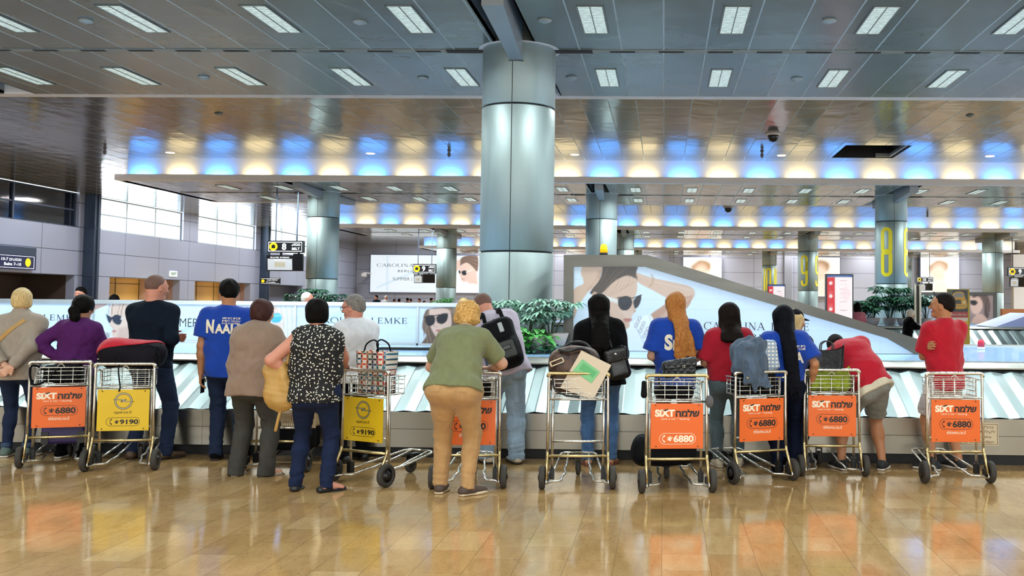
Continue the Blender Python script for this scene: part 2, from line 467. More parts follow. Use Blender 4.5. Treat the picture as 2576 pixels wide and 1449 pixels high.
def m_panel(name, col, line, ox, oz, wx, wz, axis=1, rough=.38, lw=.018):
    """wall of metal cassettes: dark joints on a grid"""
    m, t, p = base_mat(name)
    s = t.new('ShaderNodeSeparateXYZ', {0: t.coord()})
    a = t.math('FRACT', t.math('MULTIPLY', t.math('ADD', s.outputs[axis], 300*wx-ox), 1/wx)); z = t.math('FRACT', t.math('MULTIPLY', t.math('ADD', s.outputs[2], 30*wz-oz), 1/wz))
    k = t.math('MAXIMUM', t.math('LESS_THAN', a, lw/wx*1.6), t.math('LESS_THAN', z, lw/wz*1.6))
    t.l.new(t.mix(k, lin(col), lin(line)), p.inputs['Base Color'])
    p.inputs['Roughness'].default_value = rough; p.inputs['Metallic'].default_value = .25
    return m
def m_steel(name, col='#b9b9b2', rough=.28, st=(1, 40, 40), sc=6., var=.12, rv=.1, metal=1.):
    m, t, p = base_mat(name); c = lin(col)
    n = t.new('ShaderNodeTexNoise', {'Vector': t.coord(scale=st), 'Scale': sc, 'Detail': 4.0})
    t.l.new(t.ramp(n.outputs[0], [(.3, tuple(x*(1-var) for x in c)), (.7, tuple(min(1, x*(1+var)) for x in c))]), p.inputs['Base Color'])
    t.l.new(t.ramp(n.outputs[0], [(.3, (rough-rv/2,)*3), (.7, (rough+rv/2,)*3)]), p.inputs['Roughness'])
    p.inputs['Metallic'].default_value = metal
    MATS[name] = m
    return m
def m_pane():
    m, t, p = base_mat('window_glass')
    tr = t.new('ShaderNodeBsdfTransparent'); gl = t.new('ShaderNodeBsdfGlossy', {'Roughness': .02})
    mx = t.new('ShaderNodeMixShader', {0: .1, 1: tr.outputs[0], 2: gl.outputs[0]})
    t.l.new(mx.outputs[0], t.n['Material Output'].inputs[0]); return m
def m_vcol(name, emit=.0, rough=.3, base=1.):
    m, t, p = base_mat(name)
    a = t.new('ShaderNodeVertexColor', layer_name='Col')
    t.l.new(t.mix(1.0, a.outputs[0], (base,)*3, 'MULTIPLY'), p.inputs['Base Color']); p.inputs['Roughness'].default_value = rough
    if emit:
        t.l.new(a.outputs[0], p.inputs['Emission Color']); p.inputs['Emission Strength'].default_value = emit
    MATS[name] = m
    return m

M_CEIL, M_BAND, M_FLOOR = m_ceiling('ceiling_panels', 0), m_ceiling('band_panels', 1), m_floor()
M_WALL_L = m_panel('grey_cassettes', '#a9b1c8', '#525868', 40.95, 2.45, 3.0, 1.0, 1)
M_WALL_F = m_panel('far_cassettes', '#a9adbb', '#61656f', -24.2, .6, 9.35/3, 1.12, 0)
M_WHITE = mat('white_paint', '#e6e4e0', rough=.5)
M_LIP = mat('lip_paint', '#dedad8', rough=.45)
M_DARK = mat('dark_gap', '#0b0c0e', rough=.7)
M_SLOT = mat('vent_trim', '#8b8f8a', rough=.4, metal=.5)
M_COLM = m_steel('column_metal', '#8d9b9a', .5, (3, 3, .3), 3., .04, .05, .5)
M_BEAM = mat('beam_paint', '#8f9599', rough=.4, metal=.3)
M_STEEL = m_steel('brushed_steel', '#9c9b94', .3, (.8, 6, 6), 2., .03, .08)
M_STEELV = m_steel('brushed_steel_panels', '#9d998f', .3, (1.2, 1, .5), 1.6, .05, .1)
M_FRAME = m_steel('frame_steel', '#595853', .32, (.8, 5, 5), 2., .03, .08)
M_SLAT = m_steel('belt_slats', '#748283', .33, (1.5, .6, .6), 2.0, .06, .06, .85)
M_DECK = mat('blue_deck', '#8fb6dd', rough=.22, coat=.3)
M_BLACK = mat('black_rubber', '#0d0d0e', rough=.55)
M_PANE = m_pane()
M_NAVY = mat('navy_steel', '#3c4a5e', rough=.4, metal=.4)

# ================================================================ floor, ceiling
struct(mk('floor', [(XL, YN, 0), (XR, YN, 0), (XR, YF, 0), (XL, YF, 0)], [(0, 1, 2, 3)], M_FLOOR))
h0, h1 = fl(2092, 398, ZC), fl(2235, 366, ZC)
HX0, HX1, HY0, HY1 = h0[0], h0[0]+1.75, h1[1]-.0, h0[1]-.12
mb = MB()
for (a, b, c, d) in ((XL, XR, YN, HY0), (XL, HX0, HY0, HY1), (HX1, XR, HY0, HY1), (XL, XR, HY1, YF)):
    mb.quad((a, c, ZC), (a, d, ZC), (b, d, ZC), (b, c, ZC), 0)
mb.box((XL-.3, YN-.3, ZC+.9), (XR+.3, YF+.3, ZC+1.0), 1)
for (a, b) in (((HX0-.02, HY0-.02), (HX0, HY1+.02)), ((HX1, HY0-.02), (HX1+.02, HY1+.02)), ((HX0, HY0-.02), (HX1, HY0)), ((HX0, HY1), (HX1, HY1+.02))):
    mb.box((*a, ZC), (*b, ZC+.9), 1)
struct(mb.build('ceiling', [M_CEIL, M_DARK]))
mb = MB(); mb.box((HX1-.5, HY1-.12, ZC+.02), (HX1-.1, HY1-.06, ZC+.12)); mb.box((HX1-.12, HY0+.1, ZC+.02), (HX1-.06, HY1-.1, ZC+.1))
mb.tube(rnd([(HX0+.4, HY0+.4, ZC+.3), (HX0+.9, HY0+.5, ZC+.2), (HX1-.3, HY0+.5, ZC+.34)], .1), .03)
tag(mb.build('ceiling_ductwork', MATS.get('vent_trim')), 'grey duct pieces showing inside the open black ceiling hatch', 'duct')

BX0, BX1 = -16.8, 24.0
def band(i, yc, hw=3.38):
    y0, y1 = yc-hw, yc+hw; mb = MB(); chw = .27
    edges = [BX0]+[e for cx in COLX for e in (cx-chw, cx+chw)]+[BX1]
    segs = [(edges[k], edges[k+1]) for k in range(0, len(edges), 2)]
    chan = [(edges[k], edges[k+1]) for k in range(1, len(edges)-1, 2)]
    for a, b in segs:
        mb.quad((a, y0+.26, ZB), (a, y1-.26, ZB), (b, y1-.26, ZB), (b, y0+.26, ZB), 0)
        mb.box((a, y0+.26, ZB+.001), (b, y1-.26, ZB+.05), 1)
    for a, b in chan:
        mb.box((a-.02, y0+.295, ZB), (a, y1-.295, ZB+.45), 2); mb.box((b, y0+.295, ZB), (b+.02, y1-.295, ZB+.45), 2); mb.box((a, y0+.295, ZB+.45), (b, y1-.295, ZB+.5), 2)
    for s, ye in ((1, y0), (-1, y1)):
        a, b = sorted((ye, ye+s*.03)); mb.box((BX0, a, ZB), (BX1, b, ZB+.18), 3)
        a, b = sorted((ye+s*.03, ye+s*.26)); mb.box((BX0+.03, a, ZB), (BX1-.03, b, ZB+.03), 3)
        a, b = sorted((ye+s*.26, ye+s*.29)); mb.box((BX0+.26, a, ZB+.03), (BX1-.26, b, ZC), 1)
    for s, xe in ((1, BX0), (-1, BX1)):
        a, b = sorted((xe, xe+s*.03)); mb.box((a, y0+.03, ZB), (b, y1-.03, ZB+.18), 3)
        a, b = sorted((xe+s*.03, xe+s*.26)); mb.box((a, y0+.26, ZB), (b, y1-.26, ZB+.03), 3)
        a, b = sorted((xe+s*.26, xe+s*.29)); mb.box((a, y0+.29, ZB+.03), (b, y1-.29, ZC), 1)
    struct(mb.build('ceiling', [M_BAND if i < 2 else M_CEIL, M_WHITE, M_BEAM, M_LIP]))
    mb = MB(); mb.box((BX0+.4, yc-.07, ZB-.012), (BX1-.4, yc+.07, ZB-.002), 0)
    if i < 3:
        x = BX0+.6
        while x < BX1-1:
            mb.box((x, yc-.04, ZB-.016), (x+.36, yc+.04, ZB-.008), 1); x += .7
        for cx in COLX: mb.box((cx-1.05, yc-.072, ZB-.02), (cx+1.05, yc+.072, ZB-.006), 1)
    o = mb.build('trim_%d' % (i+1), [M_SLOT, M_DARK]); struct(o)
for i, yc in enumerate(BANDY): band(i, yc)

# ================================================================ columns and beams
def column(cx, cy, digits=None, angs=()):
    r = .52; mb = MB()
    zs = [(0, 2.23), (2.255, 4.28), (4.305, ZB+.4)]
    seg = 64
    for a, b in zs:
        mb.lathe([(r-.006, a), (r, a+.006), (r, b-.006), (r-.006, b)], seg, 0)
    mb.lathe([(r-.02, 0.01), (r-.02, ZB+.4)], seg, 1)
    for an in (-92, 88):
        c, s = math.cos(R(an)), math.sin(R(an)); w = .005
        P = [(c*(r+.0015)-s*k*w, s*(r+.0015)+c*k*w) for k in (-1, 1)]
        mb.quad((*P[0], 0.01), (*P[1], 0.01), (*P[1], ZB-.27), (*P[0], ZB-.27), 1)
    mb.lathe([(r+.06, ZB-.006), (r+.06, ZB+.004), (r-.01, ZB+.004), (r-.01, ZB-.006)], seg, 2)
    o = mb.build('column', [M_COLM, M_DARK, M_LIP], smooth=False)
    for p_ in o.data.polygons: p_.use_smooth = abs(p_.normal.z) < .3
    o.location = (cx, cy, 0); struct(o)
    if digits:
        t = MB(); w_, hh, st_ = .38, 1.62, .12
        def loop(z0, z1, x0=0.): return pill(0, 0, 1, 1) if False else np.concatenate([arc(x0, z1-w_/2+st_/2, w_/2-st_/2, w_/2-st_/2, 0, 180, 14), arc(x0, z0+w_/2-st_/2, w_/2-st_/2, w_/2-st_/2, 180, 360, 14), [[x0+w_/2-st_/2, z1-w_/2+st_/2]]])
        def fine(P, n=3): return np.concatenate([np.linspace(P[i], P[i+1], n, endpoint=False) for i in range(len(P)-1)]+[P[-1:]])
        D8 = [loop(st_/2, hh/2+st_*.3), loop(hh/2-st_*.3, hh-st_/2)]
        D9 = [loop(hh*.42, hh-st_/2), np.concatenate([[[w_/2-st_/2, hh*.8]], [[w_/2-st_/2, w_/2]], arc(0, w_/2, w_/2-st_/2, w_/2-st_/2, 0, -180, 14), [[-w_/2+st_/2, w_*.8]]])]
        sets = {'8': [(0, D8)], '9': [(0, D9)], '10': [(-.2, [np.array([[.05, 0], [.05, hh]])]), (.16, [loop(st_/2, hh-st_/2)])]}[digits]
        for an in angs:
            for x0, strokes in sets:
                for P_ in strokes:
                    V, F = stroke2d(fine(P_), st_); a = R(an)+(V[:, 0]+x0)/r
                    t.add(np.stack([np.sin(a)*(r+.007), -np.cos(a)*(r+.007), V[:, 1]+2.47], 1), F)
        t.build('lettering', mat('yellow_vinyl', '#d8c412', rough=.45), o)
    for s, ln in ((-1, 2.72), (1, 2.72)):
        b = MB(); y0, y1 = cy+s*.40, cy+s*ln; z0, z1 = ZB-.27, ZB-.16
        w0, w1 = .085, .13
        V = [(cx+.03-w0, y0, z0), (cx+.03+w0, y0, z0), (cx+.03+w0, y0, ZB+.44), (cx+.03-w0, y0, ZB+.44), (cx+.08-w1, y1, z1), (cx+.08+w1, y1, z1), (cx+.08+w1, y1, ZB+.44), (cx+.08-w1, y1, ZB+.44)]
        b.add(V, [(0, 1, 5, 4), (1, 2, 6, 5), (2, 3, 7, 6), (3, 0, 4, 7), (0, 3, 2, 1), (4, 5, 6, 7)])
        b.box((cx-.075, cy-.53, ZB-.275) if s < 0 else (cx-.075, cy+.45, ZB-.275), (cx+.135, cy-.45, ZB-.27) if s < 0 else (cx+.135, cy+.53, ZB-.27), 1)
        struct(b.build('beam', [M_BEAM, M_DARK]))
for yc, row in ((14.07, 1), (33.0, 2), (52.0, 3), (71.0, 4)):
    for k, cx in enumerate(COLX):
        if row == 1 and k != 1: continue
        d = {(2, 2): '8', (3, 2): '9', (4, 2): '10'}.get((row, k))
        column(cx, yc, d, (-30, 58))

# ================================================================ walls
def slab_x(mb, x0, x1, y0, y1, z0, z1, m=0): mb.box((x0, y0, z0), (x1, y1, z1), m)
mb = MB(); W0 = XL-.35
doors = [(33.0, 40.2), (42.8, 49.1), (50.7, 57.6), (60.2, 66.0)]
prev = YN
for a, b in doors+[(YF, YF)]:
    if a > prev: slab_x(mb, W0, XL, prev, a, 0, 2.45)
    prev = b
slab_x(mb, W0, XL, YN, YF, 2.45, 4.44)
wins = [(28.5, 40.35), (41.7, 49.3), (50.9, 58.2), (60.0, 67.5)]
prev = YN
for a, b in wins+[(YF, YF)]:
    slab_x(mb, W0, XL, prev, a, 4.44, ZC); prev = b
struct(mb.build('wall_left', M_WALL_L))
mb = MB(); mb.box((XL-.02, YF, 0), (XR, YF+.3, ZC)); struct(mb.build('wall_far', M_WALL_F))
mb = MB(); mb.box((XR, YN, 0), (XR+.3, YF, ZC)); struct(mb.build('wall_right', mat('right_wall', '#d9d8d6', rough=.5)))
mb = MB(); mb.box((XL, YN-.3, 0), (XR, YN, ZC)); struct(mb.build('wall_near', mat('near_wall', '#b9b4aa', rough=.5)))
for k, (a, b) in enumerate(wins):
    o = bpy.data.objects.new('window_%d' % (k+1), None); COL.objects.link(o); o['kind'] = 'structure'; o.location = (XL-.2, a, 4.44)
    f = MB(); L = b-a; hh = ZC-4.44; n = 3
    for i in range(n+1):
        y = min(max(i*L/n, .05), L-.05); f.box((-.05, y-.05, 0), (.07, y+.05, hh))
    for z in (.03, hh*.5, hh-.03): f.box((-.03, 0, z-.03), (.05, L, z+.03))
    f.build('window_frame', M_NAVY if k == 0 else mat('pale_frame', '#b8c6cc', rough=.4, metal=.4), o)
    g = MB(); g.box((-.012, 0, 0), (.0, L, hh)); g.build('pane', mat('dark_glass', '#070b16', rough=.06, spec=.6) if k == 0 else M_PANE, o)
# the rooms behind the openings in the left wall
M_BROWN = mat('brown_recess', '#4a3d36', rough=.6)
M_TAN = mat('tan_board', '#b08c50', rough=.45)
M_PINK = mat('pink_board', '#a38578', rough=.5)
for k, (a, b) in enumerate(doors):
    d = .9 if k else 2.2; mb = MB(); m = 0
    mb.box((XL-d-.1, a-.1, 0), (XL-d, b+.1, 2.6), 0)
    mb.box((XL-d, a-.1, 0), (XL-.35, a, 2.6), 0); mb.box((XL-d, b, 0), (XL-.35, b+.1, 2.6), 1); mb.box((XL-d-.1, a-.1, -.05), (XL, b+.1, 0), 0); mb.box((XL-d, a, 2.45), (XL-.35, b, 2.6), 0)
    if k in (1, 2):
        mb.box((XL-d, b-2.1, 0), (XL-d+.3, b, 2.45), 1)
        mb.box((XL-d+.001, a, 2.2), (XL-d+.02, b, 2.215), 2)
        for q in (2.05, 4.1): mb.box((XL-d+.001, a+q, 0), (XL-d+.02, a+q+.02, 2.45), 2)
    struct(mb.build('door_%d' % (k+1), [[M_BROWN, M_BROWN, M_DARK], [M_TAN, M_PINK, M_DARK], [M_TAN, M_PINK, M_DARK], [mat('grey_recess', '#6c7388', rough=.5)]*3][k]))
for k, y in enumerate((40.95, 59.1)):
    mb = MB(); mb.box((XL, y-.22, 0), (XL+.45, y+.22, ZC)); mb.box((XL+.45, y-.03, 0), (XL+.5, y+.03, ZC))
    for z in (2.45, 3.45, 4.44): mb.box((XL, y-.25, z-.02), (XL+.47, y+.25, z+.02))
    struct(mb.build('column', M_NAVY))
# piers of the far wall
for x in (-24.2+.0,):
    pass
for x in (9.3, 18.7, -.2, 3.6):
    mb = MB(); mb.box((x, YF-.5, 0), (x+.55, YF, ZC)); struct(mb.build('trim_%d' % (10+int(x+2)), mat('pier_grey', '#83868f', rough=.4, metal=.3)))

# ================================================================ lights of the place, and added fill lights
def area(name, loc, sx, sy, power, col, direction=(0, 0, -1), spread=180):
    L = bpy.data.lights.new(name, 'AREA'); L.shape = 'RECTANGLE'; L.size = sx; L.size_y = sy; L.energy = power; L.color = col; L.spread = R(spread); L.cycles.use_multiple_importance_sampling = False
    o = bpy.data.objects.new(name, L); COL.objects.link(o); o.location = tuple(map(float, loc))
    o.rotation_euler = Vector(direction).to_track_quat('-Z', 'Y').to_euler(); return o
def m_louvre():
    m, t, p = base_mat('lamp_louvre')
    v = t.coord()
    s = t.new('ShaderNodeSeparateXYZ', {0: v})
    fy = t.math('FRACT', t.math('MULTIPLY', s.outputs[1], 1/.075))
    n = t.new('ShaderNodeTexNoise', {'Vector': v, 'Scale': 14.0, 'Detail': 3.0})
    k = t.math('MULTIPLY', t.math('GREATER_THAN', fy, .22), t.ramp(n.outputs[0], [(.35, (.45,)*3), (.6, (1.,)*3)]))
    c = t.mix(k, lin('#7e9490'), lin('#dff3ec'))
    t.l.new(c, p.inputs['Emission Color']); p.inputs['Emission Strength'].default_value = .72
    p.inputs['Base Color'].default_value = (.2, .22, .22, 1); p.inputs['Roughness'].default_value = .3
    return m
M_LOUV = m_louvre()
def make_light():
    o = empty('ceiling_light', (0, 0, 0), 'recessed twin louvre strip light set in the metal ceiling panels', 'ceiling light', 'strip lights in the panelled ceiling')
    f = MB()
    for a, b in (((-.17, -.62), (-.15, .62)), ((.15, -.62), (.17, .62)), ((-.17, -.62), (.17, -.6)), ((-.17, .6), (.17, .62)), ((-.006, -.6), (.006, .6))):
        f.box((*a, -.012), (*b, .0))
    f.build('frame', mat('lamp_frame', '#7d8583', rough=.35, metal=.6), o)
    d = MB(); d.quad((-.15, -.6, -.004), (-.15, .6, -.004), (.15, .6, -.004), (.15, -.6, -.004)); d.build('diffuser', M_LOUV, o)
    return o
proto = None
FIXX = [-.93+1.8*k for k in range(0, 13)]+[-3.27-1.8*k for k in range(0, 7)]
COOL = (.90, 1.0, 1.0)
POW = 66.
for i, yc in enumerate(BANDY):
    for dy in (-1.57, 1.70):
        for n, x in enumerate(sorted(FIXX)):
            if i == 0:
                if n % 2 == 0: area('lamp', (x, yc+dy, ZB-.03), .3, 1.2, POW*2, COOL, spread=150)
                continue
            if min(abs(x-c) for c in COLX if abs(c+2.1) > .1) < .32: x += .45
            if proto is None: proto = make_light(); o = proto
            else: o = copy_tree(proto)
            o.location = (x, yc+dy, ZB-.002)
            if i == 1: area('lamp', (x, yc+dy, ZB-.03), .3, 1.2, POW, COOL, spread=150)
            elif n % 3 == 1: area('lamp', (x, yc+dy, ZB-.03), .6, 1.2, POW*3, COOL, spread=150)
WARM, BLUE = (1.0, .80, .42), (.07, .33, 1.0)
for i in (2, 3, 4):
    y = BANDY[i]-3.38; x = BX0+.75; k = 0
    while x < {2: 11.5, 3: 18.5, 4: BX1-.4}[i]:
        wm = k % 2
        area('cove_lamp', (x, y+.145, ZB+.06), .62, .1, (10 if wm else 18), WARM if wm else BLUE, (0, .12, 1), 150)
        x += 1.185; k += 1
# tan recesses are lit by their own strip
for a, b in doors[1:3]:
    area('recess_lamp', (XL-.55, (a+b)/2, .5), .5, (b-a)*.8, 60, (1., .85, .5), (-.5, 0, 1))
for x in (-14., 1.5, 17.):  # added fill behind the camera, lighting backs and upright faces
    area('daylight', (x, YN+.2, 3.3), 11., 3.6, 620, (.95, .98, 1.), (0, 1, -.04))
for y in (14., 36., 58.):  # added fill at the right wall, out of view, brightening the left wall
    area('daylight', (XR-.2, y, 4.2), 16., 2.6, 900, (.93, .97, 1.), (-1, 0, -.05))
for x in range(-14, 12, 4):  # added fill lamps brightening the near floor, no fixtures built for them
    area('lamp', (x, 4.8, ZC-.02), .6, 1.2, 105, COOL, spread=150)
for y in range(22, 78, 7):  # added fill lamps brightening the left wall, no fixtures there
    area('aisle_fill', (-20.4, y, ZC-.02), 1.2, 1.2, 270, (.95, .97, 1.0))
for x in range(-14, 26, 6):  # added fill lamps brightening the far wall
    area('aisle_fill', (x, 75.3, ZC-.05), 1.6, .8, 200, (.97, .97, 1.0))
FILLP = emis('fill_pane', '#e6f1f8', 1.3); k = 5  # glowing panes invented as sources for the fill lights
for ax, c0 in ((0, -14.), (0, 1.5), (0, 17.), (1, 14.), (1, 36.), (1, 58.)):
    hw, z0, z1 = (5.5, 1.5, 5.1) if ax == 0 else (8., 2.9, 5.5)
    def B3(mb, a0, a1, d0, d1, z0, z1):
        if ax == 0: mb.box((a0, YN+d0, z0), (a1, YN+d1, z1))
        else: mb.box((XR-d1, a0, z0), (XR-d0, a1, z1))
    o = bpy.data.objects.new('window_%d' % k, None); COL.objects.link(o); o['kind'] = 'structure'; k += 1  # unseen window added around each fill light
    f = MB()
    for q in np.linspace(-hw, hw, 5): B3(f, c0+q-.06, c0+q+.06, .0, .08, z0, z1)
    for z in (z0, (z0+z1)/2, z1): B3(f, c0-hw, c0+hw, .0, .07, z-.05, z+.05)
    f.build('window_frame', M_NAVY, o); g = MB(); B3(g, c0-hw, c0+hw, .01, .03, z0, z1); g.build('pane', FILLP, o)
w = bpy.data.worlds.new('sky'); SC.world = w; w.use_nodes = True
bg = w.node_tree.nodes['Background']; bg.inputs[0].default_value = (.86, .95, 1., 1); bg.inputs[1].default_value = 2.6
for a, b in wins[1:]:
    L = area('window_daylight', (XL-.6, (a+b)/2, 5.15), (b-a), 1.4, 260, (.88, .96, 1.), (1, 0, -.25)); 
SC.view_settings.view_transform = 'Standard'; SC.view_settings.look = 'None'; SC.view_settings.gamma = 1.; SC.view_settings.exposure = 0.08
SC.cycles.use_denoising = True; SC.cycles.max_bounces = 5; SC.cycles.diffuse_bounces = 3; SC.cycles.glossy_bounces = 3; SC.cycles.transparent_max_bounces = 8; SC.cycles.transmission_bounces = 2
SC.cycles.sample_clamp_indirect = 6.0; SC.cycles.use_light_tree = True; SC.cycles.caustics_reflective = False; SC.cycles.caustics_refractive = False
SC.cycles.use_adaptive_sampling = True; SC.cycles.adaptive_threshold = .05
# ================================================================ printed pictures
def px_of(P):
    P = np.asarray(P, float)-np.array([0, 0, HC]); w = P @ CW
    return np.stack([PCX+FPX*(P @ CR)/w, PCY-FPX*(P @ CU)/w], -1)
class Art:
    """flat printed picture: colours on a fine grid of points"""
    def __init__(s, P, bg):
        s.P = P; s.c = np.tile(np.array(lin(bg)), (len(P), 1)); s.off = np.zeros(2); s.sc = 1.
    def frame(s, off, sc): s.off = np.array(off, float); s.sc = sc; return s
    def q(s): return (s.P-s.off)*s.sc
    def put(s, d, col, soft, a=1.):
        k = np.clip(.5-d/soft, 0, 1)[:, None]*a; s.c = s.c*(1-k)+np.array(lin(col))*k; return s
    def ell(s, cx, cy, rx, ry, col, soft=4., rot=0., a=1.):
        q = s.q()-[cx, cy]; c, n = math.cos(R(rot)), math.sin(R(rot)); x, y = q[:, 0]*c+q[:, 1]*n, -q[:, 0]*n+q[:, 1]*c
        d = (np.sqrt((x/rx)**2+(y/ry)**2)-1)*min(rx, ry); return s.put(d, col, soft, a)
    def seg(s, a, b):
        q = s.q()-a; d = np.array(b, float)-a; t = np.clip((q @ d)/(d @ d+1e-9), 0, 1); return np.linalg.norm(q-t[:, None]*d, axis=1)
    def line(s, pts, w, col, soft=3., a=1.):
        d = np.min([s.seg(np.array(p, float), np.array(r, float)) for p, r in zip(pts[:-1], pts[1:])], 0)-w/2
        return s.put(d, col, soft, a)
    def poly(s, pts, col, soft=4., a=1., curve=True):
        p = bez(list(pts)+[pts[0]], 4)[:-1] if curve else np.array(pts, float)
        q = s.q(); ins = np.zeros(len(q), bool); d = np.full(len(q), 1e9)
        for i in range(len(p)):
            u, v = p[i], p[(i+1) % len(p)]
            d = np.minimum(d, s.seg(u, v))
            c = (u[1] > q[:, 1]) != (v[1] > q[:, 1])
            xx = (v[0]-u[0])*(q[:, 1]-u[1])/((v[1]-u[1]) if abs(v[1]-u[1]) > 1e-9 else 1e-9)+u[0]
            ins ^= c & (q[:, 0] < xx)
        return s.put(np.where(ins, -d, d), col, soft, a)
    def strands(s, path0, path1, n, cols, w=3., a=.6):
        A, B = bez(path0, 6), bez(path1, 6)
        for i in range(n):
            t = i/(n-1) if n > 1 else .5; s.line((A*(1-t)+B*t)[::2], w, cols[i % len(cols)], 3., a)
        return s
    def bricks(s, x0, x1, y0, y1, w, h, col='#a9c2d2', a=.35):
        g = np.random.default_rng(3); y = y0; r = 0
        while y < y1:
            s.line([(x0, y+g.normal()*.6), ((x0+x1)/2, y+g.normal()), (x1, y)], 1.1, col, 2.2, a*g.uniform(.3, 1))
            x = x0+(w/2 if r % 2 else 0)
            while x < x1:
                if g.random() < .6: s.line([(x, y), (x+g.normal(), y+h)], 1.1, col, 2.2, a*g.uniform(.2, 1))
                x += w
            y += h; r += 1
        return s
def picture(name, x0, x1, z0, z1, Y, step, bg, draw, matl, parent, mask=None):
    """printed sheet in the plane at depth Y"""
    nx, nz = max(2, int((x1-x0)/step)), max(2, int((z1-z0)/step))
    gx, gz = np.meshgrid(np.linspace(x0, x1, nx), np.linspace(z0, z1, nz), indexing='ij')
    V = np.stack([gx.ravel(), np.full(gx.size, Y), gz.ravel()], 1)
    i, j = np.meshgrid(np.arange(nx-1), np.arange(nz-1), indexing='ij'); b = (i*nz+j).ravel()
    F = np.stack([b, b+nz, b+nz+1, b+1], 1)
    if mask is not None:
        F = F[mask(V[F].mean(1))]
    A = Art(px_of(V), bg); draw(A)
    return mk(name, V, F, matl, parent, False, col=np.clip(A.c, 0, 1))
M_PRINT = m_vcol('faint_glow_print', .10, .3, .85); M_PRINTF = m_vcol('bright_print', .85, .3, .25); M_PRINTM = m_vcol('matt_print', .12, .3)
INK = mat('print_ink', '#17274a', rough=.5); INKB = mat('print_black', '#101014', rough=.5); WHT = mat('print_white', '#f3f1ea', rough=.45)
def lens(a, pts, col='#0b1524'): a.poly(pts, col, 3.)

def woman_big(a):
    a.bricks(1440, 2350, 676, 890, 62, 26, '#9fbdd0', .5)
    a.frame((1320, 640), 2.337)
    sk, sk2, sk3 = '#cfae98', '#b98f78', '#dcc2b0'
    a.poly([(340, 60), (452, 60), (445, 130), (420, 180), (370, 225), (320, 300), (285, 380), (285, 215), (345, 170), (330, 110)], sk, 6)
    a.poly([(420, 180), (445, 130), (450, 90), (432, 95), (415, 150), (360, 215)], sk2, 8, .6)
    a.poly([(640, 100), (740, 135), (880, 165), (975, 190), (1000, 225), (985, 265), (930, 300), (850, 265), (760, 215), (660, 160)], sk, 6)
    a.poly([(660, 120), (800, 165), (960, 200), (980, 215), (940, 205), (780, 165)], sk3, 12, .7)
    a.poly([(990, 240), (960, 310), (860, 395), (800, 480), (745, 400), (735, 360), (800, 310), (870, 265)], sk2, 7)
    a.poly([(985, 245), (900, 330), (810, 420), (770, 400), (850, 320)], sk, 12, .6)
    a.poly([(545, 440), (640, 390), (735, 355), (765, 420), (785, 500), (780, 575), (540, 575), (500, 500)], '#e9eef2', 6)
    for k in range(5):
        for j in range(3): a.ell(655+k*24+j*10, 400+k*30-j*22+20, 11, 13, '#8d8f96', 5, 30, .75); a.ell(655+k*24+j*10, 400+k*30-j*22+20, 6, 8, '#e9e7e2', 4)
    a.line([(640, 400), (700, 520), (730, 570)], 4, '#b9c0c8'); a.line([(730, 360), (775, 480)], 4, '#b9c0c8')
    a.poly([(430, 140), (520, 120), (640, 130), (662, 180), (655, 235), (640, 260), (652, 320), (640, 345), (628, 360), (630, 385), (618, 400), (615, 425), (590, 442), (545, 440), (500, 395), (460, 330), (400, 240), (395, 190)], sk, 5)
    a.poly([(470, 330), (540, 380), (600, 390), (580, 440), (540, 440), (500, 395)], sk2, 14, .5)
    a.poly([(560, 330), (640, 335), (640, 360), (600, 375)], sk3, 10, .5)
    a.poly([(580, 378), (605, 376), (630, 382), (612, 396), (590, 394)], '#b8766c', 4); a.line([(580, 385), (628, 385)], 2, '#8f4f49')
    a.line([(640, 342), (652, 330), (645, 310)], 3, sk2); a.ell(648, 335, 5, 4, '#a9806b', 4)
    a.poly([(455, 60), (650, 60), (655, 110), (664, 150), (650, 140), (600, 125), (540, 150), (490, 190), (450, 230), (385, 232), (400, 200), (440, 150), (455, 100)], '#3b302b', 6)
    a.strands([(460, 80), (430, 170), (390, 230)], [(640, 75), (560, 120), (470, 215)], 14, ['#5a463a', '#2a2220', '#7d6450', '#3a2f2a'], 3)
    a.strands([(520, 140), (500, 180), (455, 280)], [(650, 120), (660, 160), (600, 190)], 8, ['#8d735e', '#a58a72', '#6a5445'], 2., .6)
    a.ell(412, 240, 16, 20, '#c19a84', 6)
    a.strands([(405, 260), (420, 330), (440, 380)], [(430, 250), (470, 330), (500, 380)], 6, ['#b09070', '#c2a283'], 2, .5)
    a.poly([(455, 236), (520, 258), (556, 270), (560, 290), (540, 288), (470, 262)], '#d8d3cc', 3); a.line([(460, 240), (550, 276)], 3, '#f2efe8')
    lens(a, [(548, 262), (575, 248), (615, 252), (632, 275), (625, 305), (600, 328), (570, 326), (550, 300)]); lens(a, [(640, 268), (660, 248), (684, 240), (682, 275), (668, 305), (650, 318), (640, 295)])
    a.line([(545, 255), (600, 246), (630, 258), (650, 252), (686, 238)], 6, '#05080f'); a.ell(585, 275, 22, 10, '#1b2b3f', 10, -15, .6)
    for o in (0, 8): a.line([(740+o, 118), (752+o, 140), (746+o, 170), (728+o, 192)], 3, '#a98c5c')

